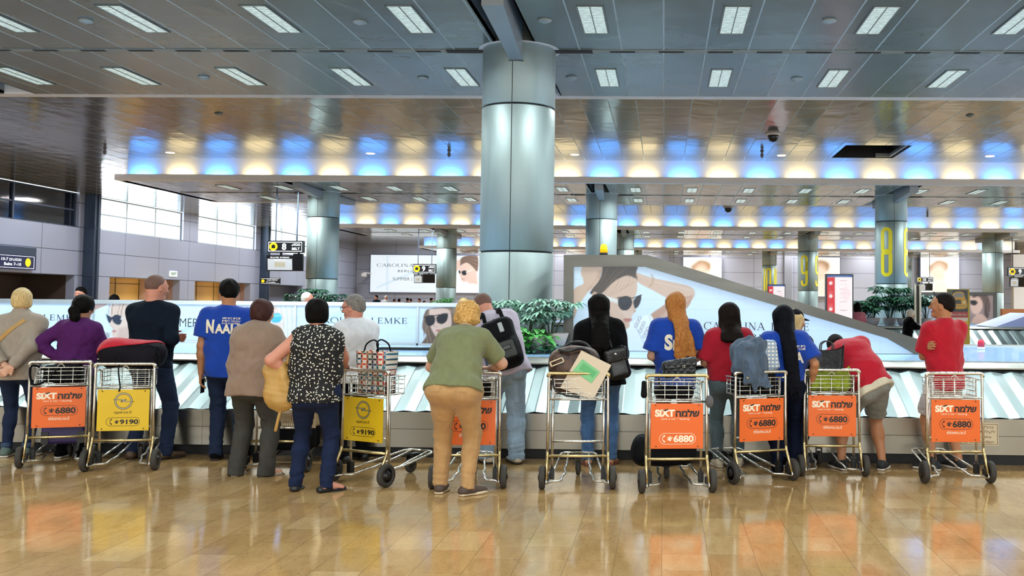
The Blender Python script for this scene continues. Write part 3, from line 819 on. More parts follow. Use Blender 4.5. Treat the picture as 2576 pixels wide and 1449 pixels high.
def lightbox_art(a):
    a.bricks(-150, 1215, 770, 866, 46, 14, '#a9c2d2', .45)
    for x0, x1, y0, y1 in ((430, 560, 850, 775), (640, 740, 850, 800), (790, 900, 820, 770), (-60, 20, 860, 790)): a.line([(x0, y0), (x1, y1)], 12, '#a4bccb', 14, .5)
    # first face
    a.frame((0, 640), 5.367); sk, sk2 = '#dbbfae', '#bb968a'
    a.poly([(1268, 665), (1460, 665), (1400, 700), (1268, 750)], '#b7958a', 8)
    a.poly([(1490, 690), (1580, 668), (1900, 668), (1950, 800), (1900, 1000), (1760, 1140), (1580, 1140), (1515, 1100), (1505, 1040), (1530, 1000), (1490, 965), (1480, 900)], sk, 8)
    a.poly([(1600, 1000), (1740, 980), (1740, 1140), (1600, 1140)], sk2, 30, .5)
    a.strands([(1480, 670), (1470, 740), (1465, 800)], [(2000, 670), (1950, 760), (1920, 900)], 12, ['#a58c7b', '#8a7263', '#c6ae9b'], 22, .6)
    a.poly([(1270, 1010), (1380, 985), (1480, 1060), (1540, 1165), (1270, 1165)], '#d9dcdf', 10)
    for k in range(4): a.ell(1440+((k % 2)*40-20), 1080+(k//2)*48, 24, 22, '#55575d', 8, 45, .8); a.ell(1440+((k % 2)*40-20), 1080+(k//2)*48, 12, 11, '#d9d7d2', 6)
    a.poly([(1428, 800), (1500, 845), (1512, 870), (1482, 930), (1452, 890)], '#1c2a3e', 7); a.poly([(1505, 850), (1560, 815), (1630, 830), (1645, 890), (1615, 950), (1560, 940), (1520, 900)], '#1c2a3e', 7)
    a.line([(1640, 870), (1720, 835)], 26, '#cfc4bc', 8); a.poly([(1510, 1020), (1560, 1025), (1575, 1040), (1530, 1055)], '#b57f79', 8); a.line([(1480, 950), (1520, 985), (1530, 1000)], 8, sk2)
    # blue lenses
    a.frame((470, 680), 2.498)
    a.poly([(445, 235), (560, 222), (610, 300), (600, 420), (540, 462), (440, 462), (400, 380), (420, 280)], '#e3c9ba', 8)
    a.strands([(575, 228), (600, 330), (600, 460)], [(670, 228), (670, 330), (660, 460)], 9, ['#e6e2da', '#cdbfae', '#f0ede8'], 9, .7); a.strands([(420, 225), (400, 300), (395, 460)], [(340, 225), (330, 330), (330, 460)], 7, ['#dcd2c4', '#c8b8a4'], 9, .7)
    a.poly([(518, 296), (545, 272), (585, 272), (597, 300), (580, 326), (540, 328)], '#3fb4e0', 5); a.poly([(420, 300), (450, 276), (490, 280), (505, 305), (480, 332), (440, 330)], '#3fb4e0', 5); a.line([(520, 285), (590, 285)], 9, '#9adcf2', 8, .7)
    a.line([(500, 290), (520, 288)], 4, '#27617c'); a.poly([(505, 365), (550, 360), (540, 378), (510, 378)], '#c98e88', 5); a.line([(480, 260), (550, 240)], 6, '#6b5042', 5)
    # third face
    a.frame((800, 720), 2.634)
    a.poly([(700, 190), (740, 148), (940, 146), (980, 250), (960, 388), (700, 388), (720, 330), (690, 280)], '#6d5747', 8)
    a.strands([(735, 150), (700, 250), (705, 385)], [(745, 170), (735, 280), (770, 385)], 8, ['#8a6f5b', '#54423a', '#a18771'], 5, .7); a.strands([(870, 148), (930, 230), (900, 385)], [(960, 148), (1000, 250), (960, 385)], 8, ['#b49a82', '#8a6f5b', '#cbb5a0'], 7, .7)
    a.poly([(738, 152), (860, 150), (885, 230), (870, 300), (825, 346), (790, 340), (755, 290), (738, 230)], '#dab9a8', 6)
    a.poly([(708, 205), (745, 190), (775, 205), (772, 245), (740, 265), (715, 245)], '#10141d', 4); a.poly([(782, 205), (820, 182), (858, 182), (855, 225), (825, 250), (790, 240)], '#10141d', 4); a.line([(705, 205), (860, 182)], 7, '#06080d')
    a.line([(772, 245), (766, 265), (790, 270)], 4, '#b48d7c', 5); a.poly([(775, 292), (800, 286), (822, 292), (800, 304)], '#b56f68', 4); a.poly([(760, 388), (780, 350), (850, 340), (880, 388)], '#c7a595', 8)
    a.frame((0, 0), 1.)

def billboard_art(a):
    a.frame((600, 440), 3.716); a.bricks(1240, 2240, 760, 1100, 110, 42, '#b9d3e4', .5)
    for L in ([(1300, 1050), (1700, 880)], [(1390, 760), (1390, 1080)]): a.line(L, 18, '#bcd9ea', 14, .5)
    sk = '#e2c6b8'
    a.poly([(2040, 800), (2090, 790), (2070, 860), (2040, 900), (2000, 900)], sk, 8)
    a.poly([(2170, 900), (2220, 880), (2230, 1100), (2160, 1100), (2150, 1000)], sk, 8)
    a.poly([(2075, 800), (2150, 770), (2210, 830), (2215, 950), (2170, 990), (2100, 1000), (2075, 960), (2060, 900)], sk, 8)
    a.poly([(2070, 850), (2080, 780), (2140, 755), (2235, 755), (2235, 900), (2190, 860), (2140, 820), (2100, 830)], '#7b6558', 8)
    a.strands([(2080, 790), (2120, 770), (2230, 790)], [(2080, 840), (2140, 820), (2225, 890)], 9, ['#4d3d36', '#a08673', '#5c4940'], 5, .7)
    a.poly([(2130, 1100), (2150, 1020), (2235, 1030), (2235, 1100)], '#f4f2f2', 8); a.poly([(2040, 1000), (2100, 1010), (2100, 1100), (2030, 1100)], '#f1f3f6', 10)
    a.poly([(2082, 905), (2110, 892), (2135, 905), (2125, 935), (2095, 935)], '#141a26', 5); a.poly([(2055, 892), (2075, 900), (2072, 925), (2060, 915)], '#141a26', 4); a.line([(2130, 910), (2190, 885)], 9, '#efe6dc', 5)
    a.line([(2085, 975), (2110, 970)], 6, '#bd7d76', 4); a.frame((0, 0), 1.)
def warm_poster(a0):
    def f(a):
        x = a.P[:, 0].mean(); a.ell(x, 690, 40, 32, '#fff6e6', 40); a.frame((x, 690), 1.)
        a.poly([(-28, -20), (-5, -36), (20, -28), (16, -8), (-10, -14), (-24, -4)], '#b08a64', 8); a.ell(-4, -2, 18, 22, '#f5d5bd', 14); a.poly([(-24, 55), (-12, 20), (14, 20), (28, 55)], '#f7e0cf', 16); a.frame((0, 0), 1.)
    return f

# ================================================================ baggage carousels
def carousel(y0, x0, x1, label, yd, detail=True):
    o = empty('baggage_carousel', ((x0+x1)/2, y0+2, 0), label, 'baggage carousel', 'baggage carousels')
    ox = (x0+x1)/2; oy = y0+2
    def B(mb, name, mats, smooth=False): return mb.build(name, mats, o, smooth, (-ox, -oy, 0))
    mb = MB(); mb.box((x0, y0+.13, 0), (x1, y0+1.2, .14)); B(mb, 'kick_plate', M_BLACK)
    seams = np.arange(x0, x1+.01, 2.45)
    mb = MB()
    for a, b in zip(seams[:-1], seams[1:]):
        for z0, z1 in ((.112, .288), (.292, .44)): mb.box((a+.0015, y0, z0), (b-.0015, y0+.02, z1))
    mb.box((x0, y0-.004, .44), (x1, y0+.03, .455)); mb.box((x0, y0+.006, .112), (x1, y0+.03, .44), 1)
    B(mb, 'base_panel', [M_STEELV, M_DARK])
    # overlapping slats running up the incline
    p0, p1 = np.array([y0+.025, .45]), np.array([y0+.93, .845]); d = p1-p0; nrm = np.array([-d[1], d[0]])/np.linalg.norm(d)
    mb = MB(); x = x0; w = .215 if detail else .3; g = np.random.default_rng(5)
    while x < x1-.01:
        t, u, v = g.normal(0, .0025, 3); V = []
        xs = [x-.012, x+.004, x+w*.47, x+w*.53, x+w-.002]
        hs = [.0, .004+u, .019+v, .019+v, .007+t]
        for k, (xx, h) in enumerate(zip(xs, hs)):
            for q in (0, .33, .66, 1.): P = p0+d*q+nrm*(h+.002*math.sin(q*5+x*3)*(q > 0)*(q < 1)); V.append((xx, P[0], P[1]))
        mb.add(V, [(a*4+b, a*4+4+b, a*4+5+b, a*4+1+b) for a in range(4) for b in range(3)]); x += w
    mb.add([(x0, p0[0], p0[1]-.004), (x1, p0[0], p0[1]-.004), (x1, p1[0], p1[1]-.004), (x0, p1[0], p1[1]-.004)], [(0, 1, 2, 3)], 1)
    B(mb, 'slat_belt', [M_SLAT, M_BLACK], False)
    mb = MB(); rp = [(y0+.93, .868), (y0+.915, .878), (y0+.915, .892), (y0+1.0, .942), (y0+1.18, .944), (y0+1.19, .9), (y0+1.0, .87)]
    ss = np.arange(x0, x1+.01, 3.1)
    for a, b in zip(ss[:-1], ss[1:]): mb.prism(rp, 0, a+.001, b-.001)
    mb.box((x0, y0+.96, .14), (x1, y0+1.1, .872), 1)
    B(mb, 'rim', [M_STEEL, M_DARK])
    mb = MB(); cy = y0+4.29 if y0 < 20 else 33.0; ca, cb = cy-.6, cy+.6
    mb.box((x0, y0+1.16, .86), (x1, ca, .905)); mb.box((x0, cb, .86), (x1, yd, .905)); xx = x0
    for c in ([-2.1] if y0 < 20 else COLX)+[None]:
        xe = x1 if c is None else c-.6
        mb.box((xx, ca, .86), (xe, cb, .905)); xx = None if c is None else c+.6
    mb.box((x0, yd, .16), (x1, yd+.03, .93), 1); B(mb, 'deck', [M_DECK, M_STEEL])
    mb = MB(); mb.prism([(yd+.03, .905), (yd+.03, .16), (yd+1.0, .16), (yd+1.0, .47)], 0, x0, x1); B(mb, 'rear_slope', M_SLAT)
    return o
car1 = carousel(9.78, -11.9, 11., 'long steel baggage carousel in front with the travellers standing along it', 16.2)
car2 = carousel(28.3, -12.2, 21., 'second slatted baggage carousel behind the first, past the old person in black', 35.2, False)
mb = MB(); a, b = at(965, 878, 13.2), at(1112, 880, 13.2); mb.box((a[0], 12.9, .905), (b[0], 13.1, .935))
tag(mb.build('deck_bar', M_BLACK), 'dark flat bar lying on the blue deck below the sunglasses adverts', 'bar')

# -------------------------------------------------------------- long lightbox on the deck
LY = 14.4; zb, zt = .906, 1.52; lx1 = at(1216, 800, LY)[0]; lx0 = -11.0
lb = empty('advert_lightbox', (lx0, LY, zb), 'long low white lightbox of sunglasses adverts on the near carousel deck', 'advert lightbox')
mb = MB(); mb.box((lx0, LY+.012, zb), (lx1, LY+.55, zt-.02)); mb.box((lx0, LY-.01, zt-.055), (lx1, LY+.56, zt)); mb.box((lx0, LY-.01, zb), (lx1, LY+.012, zb+.025))
for px in (-97, 234, 405, 571, 743, 1051, 1215): x = at(px, 800, LY)[0]; mb.box((x-.012, LY-.01, zb), (x+.012, LY+.012, zt-.05))
mb.build('frame', m_steel('pale_aluminium', '#c9d2d3', .35, (1, 20, 20), 4., .05, .05), lb, loc=(-lx0, -LY, -zb))
bx = [lx0]+[at(px, 800, LY)[0] for px in (-97, 234, 405, 571, 743, 1051)]+[lx1]
PEDGE = bx
for i, (a, b) in enumerate(zip(bx[:-1], bx[1:])):
    p = picture('poster', a+.012, b-.012, zb+.025, zt-.055, LY+.006, .0125, '#d5e4ee', lightbox_art, M_PRINT, lb); p.location = (-lx0, -LY, -zb)
    t = MB(); e = LY+.003
    if i in (1, 5):
        dx = 0 if i == 5 else -825
        A, Bq = at(772+dx, 806, e), at(1025+dx, 806, e); A[2] = Bq[2] = at(900, 806, e)[2]
        serif_text(t, 'CAROLINA LEMKE', (A+Bq)/2, Bq[0]-A[0], .083)
        A2, B2 = at(860+dx, 832, e), at(932+dx, 832, e); A2[2] = at(900, 832, e)[2]
        add_text(t, 'BERLIN', (A2[0]/2+B2[0]/2, e, A2[2]), B2[0]-A2[0], .056, spacing=1.4)
    elif i == 3:
        c = at(477, 815, e); add_text(t, 'SUMMER | 201', c, at(560, 815, e)[0]-at(408, 815, e)[0], .165, bold=-.012)
    else: continue
    t.build('lettering', INK if i != 3 else INKB, p)

# -------------------------------------------------------------- sloped conveyor enclosure
EY = 13.2
def enclosure(pts, Y, depth, inner, name, label, art=None, bg='#d3e2ee', step=.0105, group='sloped conveyor enclosures'):
    o = empty(name, (pts[0][0], Y, pts[0][1]), label, 'conveyor enclosure', group); L = (-pts[0][0], -Y, -pts[0][1])
    mb = MB(); mb.prism(pts, 1, Y+.03, Y+depth)
    n = len(pts)
    mb.build('housing', M_FRAME, o, loc=L)
    f = MB()
    for i in range(n-1):
        if i == n-1: break
        q = [pts[i], pts[i+1], inner[i+1], inner[i]]
        f.prism(q, 1, Y, Y+.05)
    f.build('frame', M_FRAME, o, loc=L)
    if art:
        I = (np.array(inner)*.55+np.array(pts)*.45)
        def mask(c):
            x, z = c[:, 0], c[:, 2]; r = np.zeros(len(c), bool)
            for i in range(len(I)):
                u, v = I[i], I[(i+1) % len(I)]; k = (u[1] > z) != (v[1] > z)
                r ^= k & (x < (v[0]-u[0])*(z-u[1])/((v[1]-u[1]) if abs(v[1]-u[1]) > 1e-9 else 1e-9)+u[0])
            return r
        p = picture('poster', I[:, 0].min()-.01, I[:, 0].max()+.01, I[:, 1].min()-.01, I[:, 1].max()+.01, Y+.022, step, bg, art, M_PRINT, o, lambda c: mask(np.where(True, c, c)))  # M_PRINT adds a faint glow to an advert that is not backlit
        p.location = L
        return o, p
    return o, None
g = lambda px, py, Y=EY: tuple(at(px, py, Y)[[0, 2]])
zf = .906
P = [(g(1418, 800)[0], zf), g(1418, 641), g(1628, 641), g(2352, 866), (g(2352, 866)[0]+.02, zf)]
I = [(g(1443, 800)[0], zf+.006), g(1443, 671), g(1622, 671), g(2250, 862), (g(2300, 862)[0], zf+.006)]
I[3] = g(2232, 851)
enc, post = enclosure(P, EY, .85, I, 'conveyor_enclosure', 'steel framed sloping enclosure with a huge sunglasses advert on the near carousel', woman_big)
t = MB(); e = EY+.017
A, Bq = at(1771, 821, e), at(2036, 821, e); serif_text(t, 'CAROLINA LEMKE', (A+Bq)/2, Bq[0]-A[0], .098)
A, Bq = at(1858, 847, e), at(1952, 847, e); add_text(t, 'BERLIN', (A+Bq)/2, Bq[0]-A[0], .06, spacing=1.35)
t.build('lettering', INKB, post)
# the mirrored one on the second carousel
h = lambda px, py: tuple(at(px, py, 33.9)[[0, 2]])
P2 = [(h(2135, 790)[0], zf), (h(2135, 790)[0], h(2135, 786)[1]), h(2225, 742), h(2225, 735), h(2508, 735), (h(2508, 735)[0], zf)]
I2 = [(h(2160, 790)[0], zf+.01), h(2160, 790), h(2226, 757), h(2230, 742), h(2499, 742), (h(2499, 735)[0], zf+.01)]
def art2(a):
    a.frame((2437, 733), 5.); a.poly([(0, -10), (330, -10), (330, 400), (0, 400)], '#8a6f66', 6, curve=False)
    a.poly([(20, 60), (120, 40), (180, 120), (160, 230), (100, 290), (40, 260), (15, 160)], '#c99c86', 10); a.poly([(40, 30), (150, 0), (240, 60), (270, 200), (240, 330), (190, 300), (180, 160), (130, 70), (50, 80)], '#4f3a33', 12)
    a.strands([(120, 20), (190, 120), (200, 320)], [(220, 30), (270, 160), (250, 330)], 7, ['#7a5d4e', '#3b2b27'], 8); a.poly([(10, 120), (60, 110), (110, 130), (90, 170), (40, 175)], '#0d0d12', 8)
    a.poly([(60, 330), (120, 280), (200, 310), (230, 400), (40, 400)], '#c2947d', 12); a.frame((0, 0), 1.)
enc2, p2 = enclosure(P2, 33.9, .6, I2, 'conveyor_enclosure', 'grey framed sloping enclosure with a brown portrait advert on the far carousel', art2, '#8e9197', .04)
# slope of the far deck at the edge
q = lambda px, py: tuple(at(px, py, 30.0)[[0, 2]])
mb = MB(); mb.prism([(q(2505, 0)[0], .907), q(2505, 822), q(2600, 788), (q(2600, 0)[0], .907)], 1, 30.0, 32.0)
tag(mb.build('feed_chute', mat('lavender_panel', '#aeb3d6', rough=.3)), 'pale lavender sloping chute on the deck of the far carousel', 'chute')

def beacon(px, py, Y, z0, h, label, dome, s):
    p = at(px, py, Y); o = empty('warning_beacon', (p[0], Y, z0), label, 'beacon', None)
    mb = MB(); mb.lathe([(.045, 0), (.055, .005), (.055, .03), (.045, .04)]); mb.build('base', M_BLACK if s > .5 else M_WHITE, o, True)
    mb = MB(); mb.lathe([(.05, .04), (.05, h*.6), (.045, h*.8), (.03, h*.94), (.004, h)]); mb.build('dome', dome, o, True)
beacon(1519, 625, EY+.2, g(1519, 641)[1], .16, 'lit amber warning beacon on top of the sloping enclosure', mat('amber_dome', '#ffab10', rough=.2, emit=1.1), 1)
beacon(2468, 870, 14.9, .905, .15, 'small red and white beacon standing on the blue deck', mat('red_dome', '#b5223a', rough=.25), 0)
# notice on the base panels
a, b = at(2385, 1062, 9.77), at(2512, 1121, 9.77)
o = empty('notice_sign', ((a[0]+b[0])/2, 9.774, b[2]), 'cream notice in Hebrew and English fixed to the steel base behind a trolley', 'notice')
L = (-(a[0]+b[0])/2, -9.774, -b[2]); mb = MB(); mb.box((a[0], 9.772, b[2]), (b[0], 9.779, a[2])); mb.build('panel', mat('cream_sheet', '#cbbd9c', rough=.5), o, loc=L)
t = MB(); cx = (a[0]+b[0])/2; w = b[0]-a[0]; zz = lambda f: b[2]+(a[2]-b[2])*f
for s, f, ww in (('תוהשל רוסא ללהנ', .80, .8), ('עוסמה לע תולעל', .60, .86), ('Climbing on the', .36, .72), ('belt is forbidden', .16, .82)): add_text(t, s, (cx, 9.7705, zz(f)), w*ww, .028)
t.build('lettering', mat('brown_print', '#6d3b2a', rough=.6), o, loc=L); t = MB()
for q0 in ((a[0]+.01, zz(.05)), (a[0]+.01, zz(.93))): t.box((q0[0], 9.77, q0[1]-.002), (b[0]-.01, 9.772, q0[1]+.002))
for xx in (a[0]+.01, b[0]-.01): t.box((xx-.002, 9.77, zz(.05)), (xx+.002, 9.772, zz(.93)))
t.build('border', mat('brown_print', '#6d3b2a', rough=.6), o, loc=L)

# ================================================================ signs, billboards, monitors
def frame_box(name, x0, x1, z0, z1, Y, d, label, cat, m, group=None):
    o = empty(name, ((x0+x1)/2, Y+d/2, z0), label, cat, group); L = (-(x0+x1)/2, -Y-d/2, -z0)
    mb = MB(); mb.box((x0, Y+.005, z0), (x1, Y+d, z1)); mb.build('casing', m, o, loc=L); return o, L
a, b = at(933, 641, 77.2), at(1222, 737, 77.2)
o, L = frame_box('billboard', a[0]-.06, b[0]+.06, b[2]-.06, a[2]+.06, 77.2, .28, 'huge bright billboard with a sunglasses advert on the far wall', 'billboard', mat('billboard_case', '#6d7590', rough=.4))
p = picture('poster', a[0], b[0], b[2], a[2], 77.198, .045, '#e9f4fb', billboard_art, M_PRINTF, o); p.location = L
t = MB(); e = 77.18
A, Bq = at(948, 667, e), at(1107, 668, e); serif_text(t, 'CAROLINA LEMKE', (A+Bq)/2, Bq[0]-A[0], .24)
A, Bq = at(1001, 682, e), at(1046, 682, e); add_text(t, 'BERLIN', (A+Bq)/2, Bq[0]-A[0], .17, spacing=1.3)
A, Bq = at(988, 703, e), at(1062, 703, e); add_text(t, 'SUMMER | 2016', (A+Bq)/2, Bq[0]-A[0], .33, bold=-.01)
t.build('lettering', mat('faint_ink', '#243a4e', rough=.5), p)
for k, (x0, x1) in enumerate(((1424, 1520), (1719, 1815), (2017, 2113), (2316, 2413))):
    a, b = at(x0, 647, 77.0), at(x1, 746, 77.0)
    o, L = frame_box('wall_lightbox', a[0]-.05, b[0]+.05, b[2]-.05, a[2]+.05, 77.0, .45, ['', 'glowing portrait lightbox seen above the sloping enclosure frame', 'glowing portrait lightbox on the far wall behind the column marked nine', 'glowing portrait lightbox on the far wall behind the taxi advert'][k] or 'glowing lightbox hidden behind the tall steel enclosure', 'lightbox', mat('billboard_case', '#6d7590'), 'lightboxes on the far wall')
    p = picture('poster', a[0], b[0], b[2], a[2], 76.998, .09, '#fffdf6', warm_poster(0), M_PRINTF, o); p.location = L
M_SIGNB = mat('sign_black', '#0c1016', rough=.3); M_YEL = emis('sign_yellow', '#f7cf10', .7); M_SW = emis('sign_white', '#f2f6fa', .8)
M_SCR = emis('screen_glow', '#b9bec4', .55); M_SCB = emis('screen_blue', '#2f5fa8', .6)
def belt_sign(px0, px1, py0, py1, Y, num, label, mon, full=True):
    a, b = at(px0, py0, Y), at(px1, py1, Y); w, h = b[0]-a[0], a[2]-b[2]
    o = empty('belt_sign', ((a[0]+b[0])/2, Y, b[2]), label, 'sign', 'hanging belt signs'); L = (-(a[0]+b[0])/2, -Y, -b[2])
    mb = MB(); mb.box((a[0], Y, b[2]), (b[0], Y+.18, a[2])); mb.build('casing', M_SIGNB, o, loc=L)
    t = MB(); e = Y-.004; cz = (a[2]+b[2])/2
    for q0, q1 in (((a[0]+.03*w, b[2]+.1*h), (b[0]-.03*w, b[2]+.15*h)), ((a[0]+.03*w, a[2]-.15*h), (b[0]-.03*w, a[2]-.1*h)), ((a[0]+.03*w, b[2]+.1*h), (a[0]+.045*w, a[2]-.1*h)), ((b[0]-.045*w, b[2]+.1*h), (b[0]-.03*w, a[2]-.1*h))):
        t.box((q0[0], e, q0[1]), (q1[0], e+.003, q1[1]))
    t.build('border', M_SW, o, loc=L); t = MB()
    add_text(t, num, (a[0]+w*.47, e, cz), None, h*.55, bold=.03)
    add_text(t, 'עוסמ', (a[0]+w*.8, e, cz+h*.17), w*.24, h*.2, bold=.02); add_text(t, 'BELT', (a[0]+w*.8, e, cz-h*.17), w*.22, h*.2, bold=.02)
    t.build('lettering', M_SW, o, loc=L)
    d = MB(); an = np.linspace(0, 2*np.pi, 24, endpoint=False); cx = a[0]+w*.17
    d.add([(cx+.34*h*math.cos(x), e-.001, cz+.34*h*math.sin(x)) for x in an], [tuple(range(24))]); d.build('pictogram', M_YEL, o, loc=L)
    k = MB(); k.box((cx-.16*h, e-.004, cz-.14*h), (cx+.16*h, e-.002, cz+.12*h)); k.box((cx-.07*h, e-.004, cz+.12*h), (cx+.07*h, e-.002, cz+.18*h)); k.build('suitcase_mark', M_SIGNB, o, loc=L)
    # hangers and monitors below
    hm = MB()
    for x in (a[0]+.2*w, b[0]-.2*w): hm.box((x-.015, Y+.08, a[2]), (x+.015, Y+.11, ZB))
    hm.build('hanger', M_NAVY, o, loc=L)
    if mon:
        for x0, x1, y0, y1, kind in mon:
            A, B_ = at(x0, y0, Y), at(x1, y1, Y)
            mo = empty('flight_monitor', ((A[0]+B_[0])/2, Y+.1, B_[2]), 'flat monitor hanging under the belt sign '+('eight, %s' if num == '8' else num+', %s') % ('lit grey page' if kind else 'dark screen'), 'monitor', 'monitors under belt signs'); LL = (-(A[0]+B_[0])/2, -Y-.1, -B_[2])
            tl = .10*(A[2]-B_[2])
            c = MB(); c.add([(A[0], Y+.0, B_[2]+0), (B_[0], Y, B_[2]), (B_[0], Y-tl, A[2]), (A[0], Y-tl, A[2]), (A[0], Y+.12, B_[2]), (B_[0], Y+.12, B_[2]), (B_[0], Y+.1, A[2]), (A[0], Y+.1, A[2])], [(0, 1, 2, 3), (5, 4, 7, 6), (1, 5, 6, 2), (4, 0, 3, 7), (3, 2, 6, 7), (4, 5, 1, 0)])
            c.box(((A[0]+B_[0])/2-.03, Y+.03, A[2]), ((A[0]+B_[0])/2+.03, Y+.09, max(A[2]+.02, b[2])))
            c.build('casing', M_SIGNB, mo, loc=LL)
            W, H = B_[0]-A[0], A[2]-B_[2]
            def SP(u, v, ee=.006): return (A[0]+u*W, Y-tl*v-ee, B_[2]+v*H)
            s = MB(); s.quad(SP(.04, .06), SP(.96, .06), SP(.96, .94), SP(.04, .94)); sc = s.build('screen', M_SCR if kind else mat('screen_off', '#10141c', rough=.1), mo, loc=LL)
            if kind:
                tx = MB(); tx.quad(SP(.04, .78, .008), SP(.96, .78, .008), SP(.96, .94, .008), SP(.04, .94, .008)); tx.build('header', M_SIGNB, sc)
                tx = MB()
                add_text(tx, 'תועיגמ תודווזמ', SP(.5, .86, .011), W*.7, H*.08, bold=.01); add_text(tx, 'ARRIVALS', SP(.5, .70, .011), W*.45, H*.06, bold=.01); tx.build('lettering', M_SW, sc)
                tx = MB()
                for v in (.5, .4, .3): tx.quad(SP(.3, v, .011), SP(.7, v, .011), SP(.7, v+.05, .011), SP(.3, v+.05, .011))
                tx.build('text_lines', mat('screen_tan', '#b9a878', emit=.4), sc)
belt_sign(673, 762, 605, 636, 32.2, '8', 'black hanging belt 8 sign beside the column left of the billboard', [(672, 738, 642, 682, 1), (739, 760, 638, 682, 0)])
belt_sign(1039, 1096, 664, 688, 51.0, '9', 'small black belt 9 sign in front of the huge billboard', [(1042, 1062, 690, 712, 1), (1064, 1093, 689, 712, 0)])
belt_sign(2306, 2348, 697, 710, 69.5, '10', 'small belt 10 sign hanging before the far glowing portrait', [(2311, 2328, 713, 731, 1), (2329, 2346, 713, 731, 0)])
belt_sign(2536, 2600, 672, 695, 50.5, '9', 'belt 9 sign cut by the edge beside the plain column', [(2541, 2562, 697, 722, 1), (2563, 2590, 697, 722, 0)])
# navy direction sign on the left wall
def wall_sign(y0, y1, z0, z1, x, label, s1, s2, dot_at):
    o = empty('direction_sign', (x, (y0+y1)/2, z0), label, 'sign', 'direction signs'); L = (-x, -(y0+y1)/2, -z0)
    mb = MB(); mb.box((x-.15, y0, z0), (x, y1, z1)); mb.build('casing', mat('sign_navy', '#131c4a', rough=.35, emit=.08), o, loc=L)
    t = MB(); e = x+.004; h = z1-z0; w = y1-y0; ux = (0, 1, 0)
    for q in (.08, .90): t.box((e-.002, y0+.03*w, z0+h*q), (e, y1-.03*w, z0+h*(q+.03)))
    for q in (.03, .97): t.box((e-.002, y0+w*q-.012, z0+h*.08), (e, y0+w*q+.012, z0+h*.93))
    t.box((e-.002, y0+w*.46, z0+h*.2), (e, y0+w*.47, z0+h*.82))
    for s, u, v, ww in ((s1, .24, .66, .36), ('Baggage hall', .24, .34, .34), (s2, .64, .66, .28), ('Belts 7-10', .66, .34, .24)): add_text(t, s, (e, y0+w*u, z0+h*v), w*ww, h*.2, ux, bold=.015)
    t.build('lettering', M_SW, o, loc=L)
    d = MB(); an = np.linspace(0, 2*np.pi, 24, endpoint=False); d.add([(e+.001, y0+w*dot_at+.3*h*math.cos(q), z0+h*.5+.3*h*math.sin(q)) for q in an], [tuple(range(24))]); d.build('pictogram', M_YEL, o, loc=L)
yA = XL*1.0
wall_sign(33.4, 37.4, 2.58, 3.12, XL+.17, 'long navy direction sign with yellow dot on the grey wall', 'תודווזמ םלוא', '10-7 םיעוסמ', .88)
mb = MB(); mb.box((XL, 33.4, 3.12), (XL+.17, 37.4, 3.42)); tag(mb.build('sign_box', M_NAVY), 'plain grey box mounted right above the navy direction sign', 'box')
a, b = at(655, 699, 57.0), at(704, 715, 57.0)
o, L = frame_box('direction_sign', a[0], b[0], b[2], a[2], 57.0, .12, 'small dark direction sign with yellow dot below belt 8 monitors', 'sign', M_SIGNB, 'direction signs')
t = MB(); w, h = b[0]-a[0], a[2]-b[2]
add_text(t, 'רבעמ תוסיט', (a[0]+w*.6, 56.99, b[2]+h*.66), w*.55, h*.2); add_text(t, 'Transfer', (a[0]+w*.55, 56.99, b[2]+h*.33), w*.5, h*.2)
for q in (.1, .86): t.box((a[0]+.03*w, 56.99, b[2]+h*q), (b[0]-.03*w, 56.995, b[2]+h*(q+.05)))
t.build('lettering', M_SW, o, loc=L); d = MB(); an = np.linspace(0, 2*np.pi, 20, endpoint=False); d.add([(a[0]+w*.14+.26*h*math.cos(q), 56.98, b[2]+h*.5+.26*h*math.sin(q)) for q in an], [tuple(range(20))]); d.build('pictogram', M_YEL, o, loc=L)
# exit sign
mb = MB(); mb.box((XL, 48.0, 2.62), (XL+.06, 48.7, 2.9)); o = tag(mb.build('exit_sign', mat('exit_white', '#dfe8e2', rough=.4, emit=.5)), 'small pale exit sign on the grey wall above the tan recess', 'exit sign')
t = MB(); add_text(t, 'EXIT', (XL+.065, 48.35, 2.76), .5, .13, (0, 1, 0), bold=.03); t.build('lettering', mat('exit_green', '#1e6b4a'), o)
# totems and advert boards
def totem(px0, px1, py, Y, label):
    a, b = at(px0, py, Y), at(px1, py, Y); x0, x1, zt = a[0], b[0], a[2]
    o = empty('information_totem', ((x0+x1)/2, Y+.1, 0), label, 'information totem', 'lit information totems'); L = (-(x0+x1)/2, -Y-.1, 0)
    mb = MB(); mb.box((x0-.03, Y+.01, 0), (x1+.03, Y+.22, zt+.03)); mb.build('casing', mat('totem_black', '#20232a', rough=.3), o, loc=L)
    def draw(A):
        A.frame((px0, py), 100./(px1-px0)); A.poly([(-2, -5), (102, -5), (102, 9), (-2, 9)], '#2c63ad', 1.5, curve=False); A.poly([(-2, 9), (30, 9), (30, 400), (-2, 400)], '#d8323c', 1.5, curve=False)
        for k in range(9): A.line([(52, 22+k*17), (78, 22+k*17)], 1.5, '#caa9b4', 1.5)
        for k in range(3): A.ell(14, 32+k*52, 7, 7, '#f3e5e6', 2); A.poly([(14, 60+k*52), (24, 72+k*52), (14, 84+k*52), (4, 72+k*52)], '#e4666c', 2, .7, False)
        A.poly([(74, 40), (98, 75), (74, 110), (52, 75)], '#f6dfe6', 2, .6, False); A.frame((0, 0), 1.)
    p = picture('poster', x0, x1, .15, zt, Y, .02*Y/26, '#fbf3f6', draw, M_PRINTF, o); p.location = L
    t = MB(); zz = zt-(x1-x0)*.045; add_text(t, 'INFORMATION', ((x0+x1)/2, Y-.004, zz), (x1-x0)*.7, (x1-x0)*.04); t.build('lettering', WHT, p)
